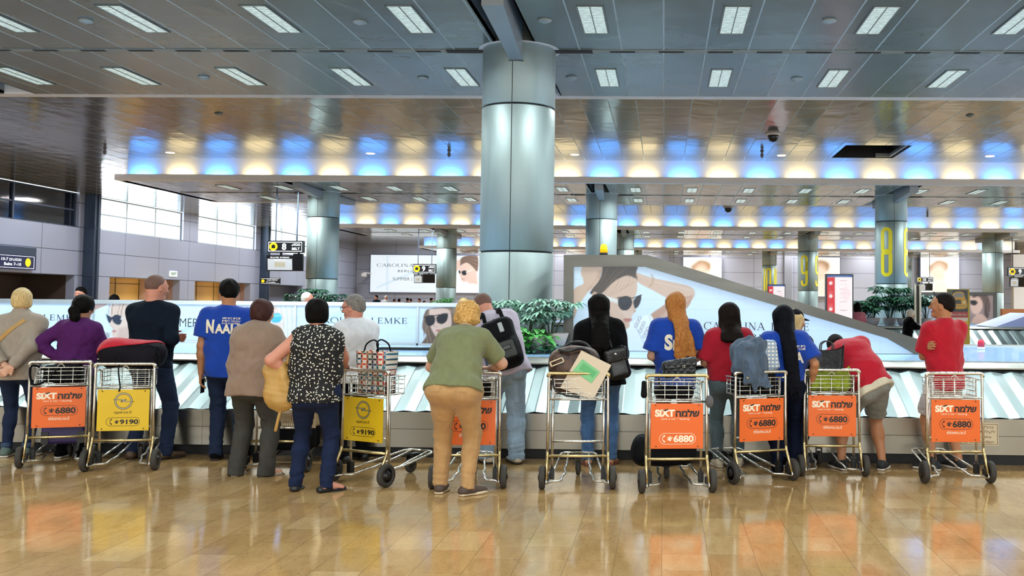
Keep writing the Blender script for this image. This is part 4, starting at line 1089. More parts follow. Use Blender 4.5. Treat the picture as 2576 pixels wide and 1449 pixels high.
totem(2081, 2144, 692, 26.2, 'tall lit red and white information totem behind the sloping enclosure')
totem(1933, 1974, 717, 45.0, 'smaller lit red and white totem peeping over the sloping frame')
Y = 27.0; a, b = at(2386, 729, Y), at(2435, 816, Y)
o = empty('taxi_advert_stand', ((a[0]+b[0])/2, Y, 0), 'upright advert stand with a yellow taxi, beside the person in red', 'advert stand'); L = (-(a[0]+b[0])/2, -Y, 0)
mb = MB(); mb.box((a[0]-.01, Y+.005, 0), (b[0]+.05, Y+.12, a[2]+.02)); mb.build('casing', mat('stand_yellow', '#c9b02a', rough=.4), o, loc=L)
def taxi(A):
    A.frame((2386, 729), 6.); A.poly([(-5, -5), (310, -5), (310, 340), (-5, 340)], '#14181c', 2, curve=False); A.poly([(0, 0), (60, 0), (40, 120), (0, 130)], '#55683f', 20)
    A.poly([(30, 150), (70, 60), (130, 30), (220, 40), (250, 120), (275, 180), (265, 280), (60, 280), (25, 220)], '#d9a512', 8); A.poly([(85, 70), (135, 45), (205, 55), (225, 105), (80, 110)], '#8f9490', 8)
    A.poly([(110, 150), (190, 150), (195, 215), (105, 215)], '#3d3620', 6, curve=False); A.ell(70, 190, 22, 24, '#e9d9a0', 8); A.ell(235, 190, 22, 24, '#e9d9a0', 8); A.line([(50, 245), (260, 245)], 12, '#8a8368', 6)
    A.poly([(-5, 335), (310, 335), (310, 420), (-5, 420)], '#b3242c', 2, curve=False); A.poly([(-5, 420), (310, 420), (310, 470), (-5, 470)], '#e6e0d6', 2, curve=False); A.frame((0, 0), 1.)
p = picture('poster', a[0], b[0], b[2], a[2], Y-.001, .014, '#d8c12c', taxi, M_PRINT, o); p.location = L
t = MB(); c = at(2412, 791, Y-.006); add_text(t, 'Rent a Gala Taxi', c, (b[0]-a[0])*.75, .06, bold=.01); t.build('lettering', WHT, p)
mb = MB(); a, b = at(2521, 777, 38.0), at(2590, 792, 38.0); mb.box((a[0], 38.0, b[2]-.4), (b[0], 38.2, a[2])); tag(mb.build('counter_board', mat('orange_brown', '#9c5a2a', rough=.5)), 'orange brown board over a low counter at the edge', 'board')
mb = MB(); mb.box((a[0]-.1, 38.0, 0), (b[0], 39.0, b[2]-.4)); tag(mb.build('service_counter', mat('counter_grey', '#a5a4a2', rough=.5)), 'low grey counter standing under the orange brown board', 'counter')
a, b = at(2549, 640, 60.), at(2640, 772, 60.); mb = MB(); mb.box((a[0], 60.0, 0), (b[0], 60.4, a[2])); tag(mb.build('partition_panel', mat('pale_partition', '#e3e2e0', rough=.5)), 'plain white upright panel at the edge behind the belt 9 sign', 'panel')
a, b = at(2300, 715, 30.), at(2318, 800, 30.)
mb = MB(); mb.box((a[0], 30.0, .9), (a[0]+.06, 30.1, a[2])); mb.box((b[0]-.06, 30.0, .9), (b[0], 30.1, a[2])); mb.box((a[0]+.06, 30.02, 1.0), (b[0]-.06, 30.08, a[2]-.05), 1); tag(mb.build('glass_stand', [M_STEEL, mat('stand_dark', '#2a2418', rough=.4)]), 'narrow dark display stand behind the old person with white hair', 'display stand')
# small ceiling fittings
M_CAM = mat('camera_dark', '#16181c', rough=.2); n_ = 0
def dome(px, py, z, r, lab, body=None):
    p = fl(px, py, z); o = empty('dome_camera', p, lab, 'dome camera', 'dome cameras under the ceiling')
    mb = MB(); mb.lathe([(r*1.4, 0), (r*1.4, -.02), (r*1.1, -.05)]); mb.build('collar', M_LIP, o, True)
    mb = MB(); mb.lathe([(r, -.05), (r, -.09), (r*.85, -.05-r*.8), (r*.5, -.05-r*1.1), (.005, -.05-r*1.25)]); mb.build('dome', M_CAM, o, True)
dome(1945, 336, ZC, .14, 'black dome camera under the coffer ceiling near the open hatch')
dome(1832, 520, ZC, .17, 'small black dome camera beyond the cove, over the second coffer')
for px, py, z in ((1130, 378, ZC), (1917, 380, ZC), (264, 372, ZC), (2333, 536, ZC)):
    p = fl(px, py, z); mb = MB(); mb.lathe([(.05, 0), (.05, -.03), (.02, -.05), (.05, -.1), (.045, -.16), (.01, -.2)]); o = mb.build('ceiling_speaker', mat('fitting_grey', '#6d6f72', rough=.5), None, True, p)
    tag(o, 'small grey fitting hanging under the coffer ceiling near the cove', 'ceiling fitting', 'small fittings under the coffer ceiling')
for px, py, z in ((216, 50, ZB), (905, 53, ZB), (1370, 49, ZB), (2086, 50, ZB), (513, 193, ZB), (1064, 195, ZB), (1437, 194, ZB), (2004, 197, ZB), (550, 285, ZC), (2440, 290, ZC)):
    p = fl(px, py, z); mb = MB(); mb.lathe([(.09, 0), (.09, -.02), (.06, -.035), (.02, -.05)]); o = mb.build('smoke_detector', mat('detector_grey', '#8b9291', rough=.4), None, True, p)
    tag(o, 'round grey smoke detector on the metal ceiling panels', 'smoke detector', 'smoke detectors on the ceiling')
for px, py in ((428, 384), (932, 386), (1446, 389), (1966, 391), (2490, 393)):
    p = fl(px, py, ZC); mb = MB(); mb.lathe([(.13, 0), (.13, -.012), (.1, -.016)]); o = mb.build('ceiling_downlight', emis('downlight_glow', '#fff3dc', 1.2), None, True, p)
    tag(o, 'small round lit downlight in the coffer ceiling above the cove', 'downlight', 'downlights above the cove')
c = at(913, 692, 75.); mb = MB(); mb.box((c[0]-.12, 75, c[2]-.1), (c[0]+.12, 75.5, c[2]+.15)); mb.box((c[0]-.05, 75.2, c[2]+.15), (c[0]+.05, 77.5, c[2]+.22)); tag(mb.build('security_camera', M_WHITE), 'white security camera on the wall left of the huge billboard', 'security camera')

# ================================================================ plants
M_LEAF = mat('leaf_green', '#3f8f3c', rough=.35, var=.35, bump=(6, 0, (1, 1, 1))); M_LEAFD = mat('leaf_deep', '#2c5f46', rough=.35, var=.3, bump=(6, 0, (1, 1, 1)))
M_LEAFP = mat('leaf_pale', '#8fb9a4', rough=.4, var=.3, bump=(6, 0, (1, 1, 1))); M_STEM = mat('plant_stem', '#3c4a34', rough=.6); M_POT = mat('pale_pot', '#b9aca4', rough=.55, var=.08, bump=(20, .1, (1, 1, 1)))
def leaf(mb, p, d, L, w, droop=.3, m=0, heart=False):
    d = unit(d); s = np.cross(d, [0, 0, 1.]); s = unit(s) if np.linalg.norm(s) > .05 else np.array([1., 0, 0]); u = np.cross(s, d)
    prof = [(0, .05), (.18, .8 if heart else .45), (.4, 1), (.7, .7), (1, .02)]; V = []
    for t, k in prof:
        c = p+d*L*t-np.array([0, 0, 1])*droop*L*t*t
        V += [c-s*w*k+u*w*k*.25, c, c+s*w*k+u*w*k*.25]
    mb.add(V, [(i*3+j, i*3+j+1, i*3+j+4, i*3+j+3) for i in range(4) for j in (0, 1)], m)
def umbrella_plant(x, y, z, H, n, label, group, pot=True, m=M_LEAFP, seed=0, ls=1., spread=.5):
    g = np.random.default_rng(seed); o = empty('potted_umbrella_plant', (x, y, z), label, 'potted plant', group)
    st, fo = MB(), MB()
    for k in range(n):
        a = g.uniform(0, 6.28); top = np.array([math.cos(a)*spread*g.uniform(.2, 1), math.sin(a)*spread*.5*g.uniform(.2, 1), H*g.uniform(.6, 1.)])
        st.tube(bez([(0.02*math.cos(a), .02*math.sin(a), .1), top*[.4, .4, .55], top], 5), [.012]*10+[.006], 5)
        for q in range(g.integers(6, 9)):
            b = q*6.28/7+g.normal()*.3; e = np.array([math.cos(b), math.sin(b)*.9, g.uniform(.0, .5)]); pet = top+unit(e)*.13*ls
            st.tube([top, pet], .004, 4)
            for r in range(6): c = b+(r-2.5)*.55; leaf(fo, pet, (math.cos(c), math.sin(c), g.uniform(-.2, .3)), g.uniform(.11, .17)*ls, .024*ls, .4)
    st.build('stem', M_STEM, o, True); fo.build('foliage', m, o, True)
    if pot:
        mb = MB(); mb.lathe([(.14, 0), (.2, .12), (.24, .24), (.22, .245), (.2, .2)], 28); mb.build('pot', M_POT, o, True)
    return o
def pothos(x, y, z, rx, ry, n, label, seed, m=M_LEAF, pot=True, H=.3, group=None):
    g = np.random.default_rng(seed); o = empty('potted_pothos', (x, y, z), label, 'potted plant', group); fo, st = MB(), MB()
    for k in range(n):
        a = g.uniform(0, 6.28); r = g.uniform(.3, 1); base = np.array([math.cos(a)*rx*r, math.sin(a)*ry*r, H*.75+g.uniform(-.02, .16)*(1.2-r)])
        if g.random() < .3: base[2] -= g.uniform(.05, H*.7); base[0] *= 1.15; base[1] = -ry*g.uniform(.9, 1.25)
        st.tube(bez([(base[0]*.4, base[1]*.4, H*.7), base*[.8, .8, 1], base], 3), .004, 4)
        leaf(fo, base, (math.cos(a), math.sin(a)-.5, g.uniform(-.3, .6)), g.uniform(.09, .15), g.uniform(.035, .055), .5, 0, True)
    fo.build('foliage', m, o, True); st.build('stem', M_STEM, o, True)
    if pot:
        mb = MB(); mb.lathe([(rx*.5, 0), (rx*.85, H*.4), (rx, H*.8), (rx*.96, H*.82), (rx*.85, H*.7)], 28); mb.build('pot', M_POT, o, True)
    return o
DZ = .906
for k, (px, Y, lab) in enumerate(((1350, 12.55, 'round pale pot of trailing ivy beside the sloping enclosure'), (1300, 12.5, 'pale pot of trailing ivy nearer to the backpack'), (1250, 12.55, 'pale pot of leafy ivy partly behind the backpack'))):
    pothos(at(px, 850, Y)[0], Y, DZ, .21, .17, 80, lab, k+1, H=.25)
g_ = np.random.default_rng(11); mb = MB()
for k in range(260):
    x = g_.uniform(at(1225, 880, 12.9)[0], at(1416, 880, 12.9)[0]); y = g_.uniform(12.2, 12.75); leaf(mb, np.array([x, y, DZ+g_.uniform(.01, .1)]), (g_.normal(), g_.normal()-.8, g_.uniform(0, .6)), g_.uniform(.06, .1), .028, .4)
tag(mb.build('ground_ivy', M_LEAFD, None, True), 'low dark ivy creeping over the blue deck round the pots', 'ivy', None, 'stuff')
UP = 'umbrella plants at the near column'
for k, (px, Y, H, n, lab) in enumerate(((1255, 13.0, .62, 7, 'tall pale umbrella plant behind the backpack'), (1330, 12.95, .6, 4, 'slender umbrella plant in front of the near column'), (1385, 12.9, .72, 7, 'tall umbrella plant between the column and the sloping enclosure'))):
    umbrella_plant(at(px, 800, Y)[0], Y, DZ, H, n, lab, UP, True, M_LEAFP, 20+k, 1., .3)
for k, (px, Y, H, n, lab) in enumerate(((2195, 30.9, .85, 9, 'dark leafy plant left of the column marked eight, by the chute'), (2238, 31.3, 1.15, 12, 'tall dark leafy plant in front of the column marked eight'), (2275, 30.8, .8, 10, 'dark leafy plant behind the white haired person'), (2330, 31.2, .9, 9, 'dark feathery plant right of the white haired person'), (2172, 31.0, .6, 8, 'low dark leafy plant beside the tall lit totem'))):
    umbrella_plant(at(px, 800, Y)[0], Y, DZ, H, n, lab, 'plants on the far carousel', True, M_LEAFD, 40+k, 1.7, .45)
for k, (px, Y, H, n, lab) in enumerate(((742, 31.3, .72, 7, 'small bushy plant left of the white haired person'), (792, 31.6, 1.0, 9, 'airy plant right behind the white haired person'), (832, 31.3, .8, 8, 'leafy plant at the foot of the belt 8 column'), (1122, 50.2, .95, 9, 'bright green plant at the foot of the column by the billboard'))):
    umbrella_plant(at(px, 760, Y)[0], Y, DZ if Y < 40 else .7, H, n, lab, 'plants on the carousels behind', True, M_LEAFD if k != 3 else M_LEAF, 60+k, 1.5, .45)
mb = MB(); mb.box((-13., 49.0, 0), (12., 51.3, .7)); tag(mb.build('baggage_carousel', M_STEEL), 'third carousel mostly hidden at the foot of the distant columns', 'baggage carousel', 'baggage carousels')
mb = MB(); p = at(822, 745, 31.0); leaf(mb, np.array([p[0], 31, DZ+.25]), (.15, 0, 1), .5, .09, .0); leaf(mb, np.array([p[0]-.02, 31, DZ]), (.1, 0, 1), .3, .02, 0); tag(mb.build('broad_leaf_plant', M_LEAF, None, True), 'single broad bright green leaf beside the grey haired person with glasses', 'plant')
# ================================================================ luggage trolleys
M_CHR = m_steel('trolley_chrome', '#dfdcd4', .3, (20, 20, 3), 3., .12, .12)
M_WEAR = m_steel('worn_tube', '#cdb988', .34, (20, 20, 6), 4., .2, .12)
M_TYRE = mat('tyre_grey', '#37332e', rough=.75, bump=(60, .2, (1, 1, 1))); M_HUB = mat('hub_black', '#131313', rough=.4)
M_ORG = mat('orange_plate', '#e4651a', rough=.38, var=.04, bump=(14, .0, (1, 1, 1))); M_YLW = mat('yellow_plate', '#d9b31a', rough=.38, var=.04, bump=(14, .0, (1, 1, 1)))
M_INKK = mat('plate_black', '#15110f', rough=.5); M_CREAM = mat('plate_cream', '#f3e7cf', rough=.5); M_BOLT = mat('bolt', '#6a4a2e', rough=.5, metal=.6)
PX0, PX1, PZ0, PZ1, PY = -.218, .218, .352, .722, -.021
def ring(mb, pts, w, y):
    P = np.asarray(pts); n = len(P); T = np.roll(P, -1, 0)-np.roll(P, 1, 0); T /= np.linalg.norm(T, axis=1)[:, None]; N = np.stack([-T[:, 1], T[:, 0]], 1)*w/2
    V = [(a, y, b) for a, b in P+N]+[(a, y, b) for a, b in P-N]; mb.add(V, [(i, (i+1) % n, n+(i+1) % n, n+i) for i in range(n)])
def pill(cx, cz, w, h): return np.concatenate([arc(cx+w/2-h/2, cz, h/2, h/2, -90, 90, 12), arc(cx-w/2+h/2, cz, h/2, h/2, 90, 270, 12)])
def phone(mb, u, v, s, y, mtx):
    V, F = stroke2d(arc(.35, 0, .5, .62, 110, 250, 16), .17)
    mb.add([mtx(u+a*s, v+b*s*1.2, y) for a, b in V], F)
    for q in (-1, 1):
        V, F = stroke2d([(.12, q*.52), (.5, q*.66)], .34); mb.add([mtx(u+a*s, v+b*s*1.2, y-.0003) for a, b in V], F)
def plate(root, kind):
    mb = MB(); mb.box((PX0, PY, PZ0), (PX1, PY+.006, PZ1)); pl = mb.build('advert_panel', M_YLW if kind == 'yellow' else M_ORG, root)
    W, H = PX1-PX0, PZ1-PZ0; Q = lambda u, v, y=PY-.0012: (PX0+u*W, y, PZ0+v*H)
    y = PY-.0012; k, c = MB(), MB()
    if kind == 'yellow':
        an = np.linspace(0, 2*np.pi, 48, endpoint=False); cx, cz = PX0+.5*W, PZ0+.72*H
        ring(k, np.stack([cx+.068*np.cos(an), cz+.068*np.sin(an)], 1), .016, y)
        k.add([Q(u, v, y-.0004) for u, v in ((.30, .765), (.56, .765), (.53, .725), (.70, .715), (.71, .70), (.44, .695), (.47, .735), (.31, .75))], [(0, 1, 2, 6, 7), (2, 3, 4, 5), (2, 5, 6)])
        c2 = MB(); ring(c2, np.stack([cx+.068*np.cos(an), cz+.068*np.sin(an)], 1), .008, y-.0003)
        c2.add([Q(u, v, y-.0008) for u, v in ((.33, .758), (.54, .759), (.505, .722), (.68, .711), (.68, .705), (.47, .702), (.5, .741), (.33, .752))], [(0, 1, 2, 6, 7), (2, 3, 4, 5), (2, 5, 6)])
        c2.build('emblem', mat('emblem_grey', '#b9b39a', rough=.3, metal=.5), pl)
        add_text(k, 'opel.co.il', Q(.49, .44), .145, .032, bold=.005)
        ring(k, pill(PX0+.5*W, PZ0+.22*H, .28, .074), .0032, y); phone(k, PX0+.26*W, PZ0+.22*H, .028, y, lambda a, b, q: (a, q, b)); add_text(k, '9190', Q(.62, .215), .155, .043, bold=.035); add_text(k, '*', Q(.385, .215), .036, .036, bold=.02)
        k.build('lettering', M_INKK, pl)
    else:
        wht = kind == 'white'
        add_text(c, 'SiXT', Q(.265, .785), .165, .06, bold=.05, slant=.0)
        add_text(k, 'המלש', Q(.70, .785), .2, .06, bold=.045)
        k.add([Q(u, v, y-.0005) for u, v in ((.20, .83), (.27, .865), (.33, .88), (.32, .85), (.27, .835))], [(0, 1, 2, 3, 4)])
        add_text(c, 'rent a car • leasing', Q(.465, .655), .235, .022)
        t = c if wht else k; cz = .22 if wht else .42
        ring(t, pill(PX0+.51*W, PZ0+cz*H, .3, .088), .0032, y); phone(t, PX0+.235*W, PZ0+cz*H, .032, y, lambda a, b, q: (a, q, b)); add_text(t, '6880', Q(.625, cz), .168, .058, bold=.035); add_text(t, '*', Q(.365, cz), .044, .044, bold=.02)
        if not wht: add_text(c, 'shlomo.co.il', Q(.505, .225), .168, .03, bold=.006)
        if not wht: pass
        c.build('lettering', M_CREAM, pl); k.build('lettering', M_INKK, pl)
    b = MB()
    for u, v in ((.09, .96), (.91, .96), (.1, .05), (.9, .05)): b.lathe([(.006, 0), (.006, .004), (.003, .006)], 10, 0, np.array([[1, 0, 0, PX0+u*W], [0, 0, -1, PY], [0, 1, 0, PZ0+v*H], [0, 0, 0, 1.]]))
    b.build('bolt_heads', M_BOLT, pl)
def make_trolley(kind):
    o = empty('luggage_trolley', (0, 0, 0), '-', 'luggage trolley', 'luggage trolleys along the carousel')
    r = .0125; f, wn = MB(), MB()
    for s in (-1, 1):
        f.tube(rnd([(s*.236, 0, .946), (s*.247, 0, .93), (s*.25, .004, .60), (s*.253, 0, .30)], .03), r)
        wn.tube(rnd([(s*.253, 0, .30), (s*.254, -.006, .262), (s*.257, -.10, .085)], .03), r)
        f.tube(rnd([(s*.257, -.10, .085), (s*.258, -.115, .055), (s*.25, -.07, .05), (s*.22, -.02, .055), (s*.135, .015, .055), (s*.128, .14, .075), (s*.10, .22, .09), (s*.115, .32, .10), (s*.098, .44, .125), (s*.092, .70, .178)], .035), .0095)
        f.tube([(s*.214, .055, .90), (s*.216, .07, .07)], .0115)
        f.tube(rnd([(s*.216, .07, .095), (s*.19, .35, .13), (s*.158, .70, .178), (s*.12, .735, .184), (0, .74, .184)], .03), .0095)
        f.tube([(s*.236, 0, .90), (s*.214, .055, .895)], .008)
    f.tube([(-.25, .0, .735), (.25, .0, .735)], .009); f.tube([(-.216, .06, .377), (.216, .06, .377)], .0105); wn.tube([(-.253, 0, .263), (.253, 0, .263)], .012)
    f.build('frame', M_CHR, o, True); wn.build('lower_frame', M_WEAR, o, True)
    h = MB(); h.tube(rnd([(-.255, .0, .92), (-.252, -.002, .945), (-.235, -.004, .952), (.235, -.004, .952), (.252, -.002, .945), (.255, .0, .92)], .02), .0145, 10); h.build('handle', M_WEAR if kind in ('none', 'white') else M_CHR, o, True)
    b = MB(); w = .0034
    for z in (.75, .79, .83, .868):
        b.tube(rnd([(-.205, .262, z), (-.205, .01, z), (.205, .01, z), (.205, .262, z)], .015, 3, True), w, 6, closed=True)
    b.tube(rnd([(-.21, .27, .9), (-.21, .008, .9), (.21, .008, .9), (.21, .27, .9)], .015, 3, True), .005, 6, closed=True)
    for x in (-.2, -.1, 0., .1, .2): b.tube(rnd([(x, .01, .9), (x, .01, .745), (x, .262, .745), (x, .262, .9)], .01, 3), w, 6)
    for y in (.1, .18): b.tube(rnd([(-.205, y, .9), (-.205, y, .745), (.205, y, .745), (.205, y, .9)], .01, 3), w, 6)
    b.tube(rnd([(-.03, .008, .9), (-.02, .006, .925), (.0, .006, .935), (.02, .006, .925), (.03, .008, .9)], .01, 3), .004, 6)
    b.build('basket', M_CHR, o, True)
    for s in (-1, 1):
        t = MB(); M = np.array([[0, 0, 1, s*.293], [1, 0, 0, -.05], [0, 1, 0, .096], [0, 0, 0, 1.]])
        t.lathe([(.06, -.024), (.088, -.024), (.095, -.016), (.096, 0), (.095, .016), (.088, .024), (.06, .024), (.06, -.024)], 32, 0, M)
        wh = t.build('wheel', M_TYRE, o, True)
        t = MB(); t.lathe([(.008, -.035), (.03, -.03), (.032, -.018), (.06, -.014), (.06, .014), (.032, .018), (.03, .03), (.008, .035)], 24, 0, M); t.build('hub', M_HUB, wh, True)
        c = MB(); c.box((s*.216-.02, .045, .06), (s*.216+.02, .095, .15)); c.build('bracket', M_HUB, o); c = MB(); c.box((s*.245-.012, -.08, .07), (s*.245+.012, -.02, .125)); c.build('axle_block', M_HUB, o)
    t = MB(); M = np.array([[0, 0, 1, 0], [1, 0, 0, .60], [0, 1, 0, .066], [0, 0, 0, 1.]])
    t.lathe([(.03, -.018), (.06, -.018), (.066, 0), (.06, .018), (.03, .018), (.03, -.018)], 28, 0, M); cw = t.build('castor', M_TYRE, o, True)
    t = MB(); t.lathe([(.01, -.026), (.035, -.02), (.035, .02), (.01, .026)], 16, 0, M); t.box((-.03, .57, .10), (-.022, .68, .16)); t.box((.022, .57, .10), (.03, .68, .16)); t.box((-.03, .6, .15), (.03, .7, .172)); t.build('fork', M_HUB, cw)
    if kind != 'none': plate(o, kind)
    return o
TR = {}; TPROTO = {}
def trolley(key, kind, lw, rw, label, dy=0.):
    a, b = fl(*lw), fl(*rw); c = (a+b)/2; yaw = math.atan2(b[1]-a[1], b[0]-a[0])
    if kind not in TPROTO: TPROTO[kind] = make_trolley(kind); o = TPROTO[kind]
    else: o = copy_tree(TPROTO[kind])
    c = c+np.array([-math.sin(yaw), math.cos(yaw), 0])*.05
    o.location = (c[0], c[1]+dy, 0); o.rotation_euler = (0, 0, yaw); o['label'] = label; TR[key] = (c+np.array([0, dy, 0]), yaw)
def TL(key, x, y, z):
    c, a = TR[key]; return np.array([c[0]+x*math.cos(a)-y*math.sin(a), c[1]+x*math.sin(a)+y*math.cos(a), z])
trolley(1, 'orange', (56, 1177), (224, 1170), 'orange trolley with a purple suitcase on its base, before the person in purple')
trolley(2, 'yellow', (211, 1186), (392, 1182), 'yellow trolley under a red and black duffel bag')
trolley(3, 'yellow', (828, 1208), (982, 1227), 'yellow trolley carrying a colourful patterned shopping bag')
trolley(4, 'none', (611, 1185), (768, 1187), 'trolley with a beige crate, half hidden by the person in brown')
trolley(5, 'orange', (1087, 1229), (1266, 1228), 'orange trolley the person in tan trousers leans on')
trolley(6, 'none', (1364, 1230), (1540, 1230), 'bare trolley without a plate, holding a brown duffel and papers')
trolley(7, 'white', (1614, 1240), (1792, 1238), 'orange trolley with white phone number and a black bag on its base')
trolley(8, 'orange', (1843, 1218), (1995, 1208), 'turned orange trolley with a denim jacket thrown over it')
trolley(9, 'orange', (2015, 1197), (2176, 1198), 'orange trolley with a black tote and green cloth bag')
trolley(10, 'orange', (2325, 1215), (2492, 1215), 'empty orange trolley behind the person in red with crossed arms')
# ================================================================ people
RB, RCL = .0068, .0085        # voxel sizes: bodies, clothes
def fabric(name, col, fold=.25, fine=900, rough=.85, var=.08, sheen=.15):
    if name in MATS: return MATS[name]
    m, t, p = base_mat(name); c = lin(col)
    n = t.new('ShaderNodeTexNoise', {'Vector': t.coord(scale=(1, 1, .6), rot=(0, .35, 0)), 'Scale': 7.0, 'Detail': 3.0, 'Roughness': .5, 'Distortion': 1.8})
    r = t.new('ShaderNodeTexNoise', {'Vector': t.coord(scale=(1.5, 1.5, .7), rot=(0, -.5, .3)), 'Scale': 5.0, 'Detail': 2.0, 'Distortion': 2.5})
    f = t.new('ShaderNodeTexNoise', {'Vector': t.coord(), 'Scale': float(fine), 'Detail': 1.0})
    rd = t.math('ABSOLUTE', t.math('SUBTRACT', r.outputs[0], .5))
    h = t.math('ADD', t.math('ADD', t.math('MULTIPLY', n.outputs[0], .03), t.math('MULTIPLY', rd, .02)), t.math('MULTIPLY', f.outputs[0], .0012))
    b = t.new('ShaderNodeBump', {'Height': h, 'Strength': min(1., fold*1.5), 'Distance': 1.0}); t.l.new(b.outputs[0], p.inputs['Normal'])
    t.l.new(t.ramp(n.outputs[0], [(.3, tuple(x*(1-var) for x in c)), (.7, tuple(min(1, x*(1+var)) for x in c))]), p.inputs['Base Color'])
    p.inputs['Roughness'].default_value = rough; p.inputs['Sheen Weight'].default_value = sheen if sum(c) > .25 else 0.; p.inputs['Specular IOR Level'].default_value = .2 if sum(c) > .05 else .08
    MATS[name] = m; return m
def hairmat(name, cols, stretch=(60, 60, 4), rough=.45):
    if name in MATS: return MATS[name]
    m, t, p = base_mat(name)
    n = t.new('ShaderNodeTexNoise', {'Vector': t.coord(scale=stretch), 'Scale': 3.0, 'Detail': 4.0, 'Distortion': .6})
    st = [(.25+.5*i/(len(cols)-1), lin(c)) for i, c in enumerate(cols)]
    t.l.new(t.ramp(n.outputs[0], st), p.inputs['Base Color'])
    b = t.new('ShaderNodeBump', {'Height': n.outputs[0], 'Strength': .5, 'Distance': .006}); t.l.new(b.outputs[0], p.inputs['Normal'])
    p.inputs['Roughness'].default_value = .6; p.inputs['Specular IOR Level'].default_value = .22 if lin(cols[-1])[0] > .05 else .07
    MATS[name] = m; return m
def skin(name, col):
    if name in MATS: return MATS[name]
    m = mat(name, col, rough=.5, spec=.35, bump=(160, .06, (1, 1, 1)), var=.06); return m
def rotz(a):
    c, s = math.cos(a), math.sin(a); return np.array([[c, -s, 0], [s, c, 0], [0, 0, 1.]])
def rot(axis, a):
    return np.array(Matrix.Rotation(a, 3, Vector(axis)))
def ik(a, c, l1, l2, hint):
    a, c = np.array(a, float), np.array(c, float); d = c-a; L = np.linalg.norm(d); mxl = (l1+l2)*.995
    if L > mxl: c = a+d/L*mxl; L = mxl
    u = unit(c-a); x = (l1*l1-l2*l2+L*L)/(2*L); h = math.sqrt(max(l1*l1-x*x, 0)); v = np.array(hint, float); v = v-u*np.dot(u, v); v = unit(v)
    return a+u*x+v*h, c
class Fig: pass

def hand(S, w, d, n, th, curl, s=1., spread=.0):
    """w wrist, d pointing direction, n palm normal (curl direction), th thumb side"""
    d, n = unit(d), unit(n-np.dot(n, unit(d))*unit(d)); t = unit(np.asarray(th)-np.dot(th, d)*d-np.dot(th, n)*n)
    k = w+d*.085*s
    S.lim(w, k, (.027*s, .017*s), (.041*s, .0135*s), k=.014, side=t)
    for i, (o, L) in enumerate(((.031, .070), (.0105, .079), (-.0105, .074), (-.030, .058))):
        a = k+t*o*s-d*.008*s; c1 = curl*(.75+.1*i)
        def dr(ang): return d*math.cos(ang)+n*math.sin(ang)+t*(o*spread*8)
        b = a+dr(c1*.7)*L*.48*s; c = b+dr(c1*1.6)*L*.32*s; e = c+dr(c1*2.3)*L*.24*s
        r = .0088*s
        S.lim(a, b, r*1.08, r, k=.006); S.lim(b, c, r, r*.92, k=.004); S.lim(c, e, r*.92, r*.78, k=.004)
    a = w+d*.022*s+t*.024*s; b = a+(d*.55+t*.8+n*.25)*.036*s; c = b+(d*.85+t*.25+n*.35*(.6+curl))*.030*s; e = c+(d*.9+n*.5*(.4+curl))*.024*s
    S.lim(a, b, .0135*s, .0105*s, k=.012); S.lim(b, c, .0102*s, .0095*s, k=.004); S.lim(c, e, .0095*s, .0078*s, k=.004)

def head_prims(S, c, A, hs, nose=1., fem=False):
    """A rows: right, forward, up"""
    P = lambda x, y, z: c+(x*A[0]+y*A[1]+z*A[2])*hs
    E = lambda x, y, z, r, k, sub=False: S.ell(P(x, y, z), np.array(r)*hs, k*hs, A, sub)
    E(0, -.018, .026, (.0735, .094, .087), .02); E(0, .01, .03, (.068, .075, .07), .03)
    S.lim(P(0, .018, .0), P(0, .05, -.078), (.063*hs, .058*hs), (.034*hs if fem else .04*hs, .032*hs), k=.035*hs, side=A[0])
    E(0, -.02, -.045, (.058, .06, .05), .04)
    S.lim(P(-.036, .078, .026), P(.036, .078, .026), .0125*hs, k=.018*hs)
    for s in (-1, 1):
        E(s*.037, .060, -.018, (.026, .024, .024), .025); E(s*.031, .091, .010, (.0165, .010, .0095), .012, True); E(s*.031, .080, .010, (.0125, .0105, .0105), .004)
        S.lim(P(s*.019, .0895, .017), P(s*.044, .081, .015), .0035*hs, k=.004*hs)
        E(s*.077, -.006, -.004, (.009, .019, .031), .006); E(s*.083, -.0, -.002, (.005, .009, .016), .006, True); E(s*.076, .0, -.028, (.007, .01, .012), .008)
        E(s*.010, .101*nose, -.023, (.008, .010, .0075), .008)
    S.lim(P(0, .088, .018), P(0, .110*nose, -.018), .007*hs, .0115*hs, k=.012*hs)
    E(0, .088, -.050, (.023, .011, .0065), .006); E(0, .086, -.0605, (.020, .011, .0075), .006); E(0, .078, -.088, (.022, .018, .018), .02)
    S.lim(P(-.02, .0965, -.0553), P(.02, .0965, -.0553), .0022*hs, k=.004*hs, sub=True)

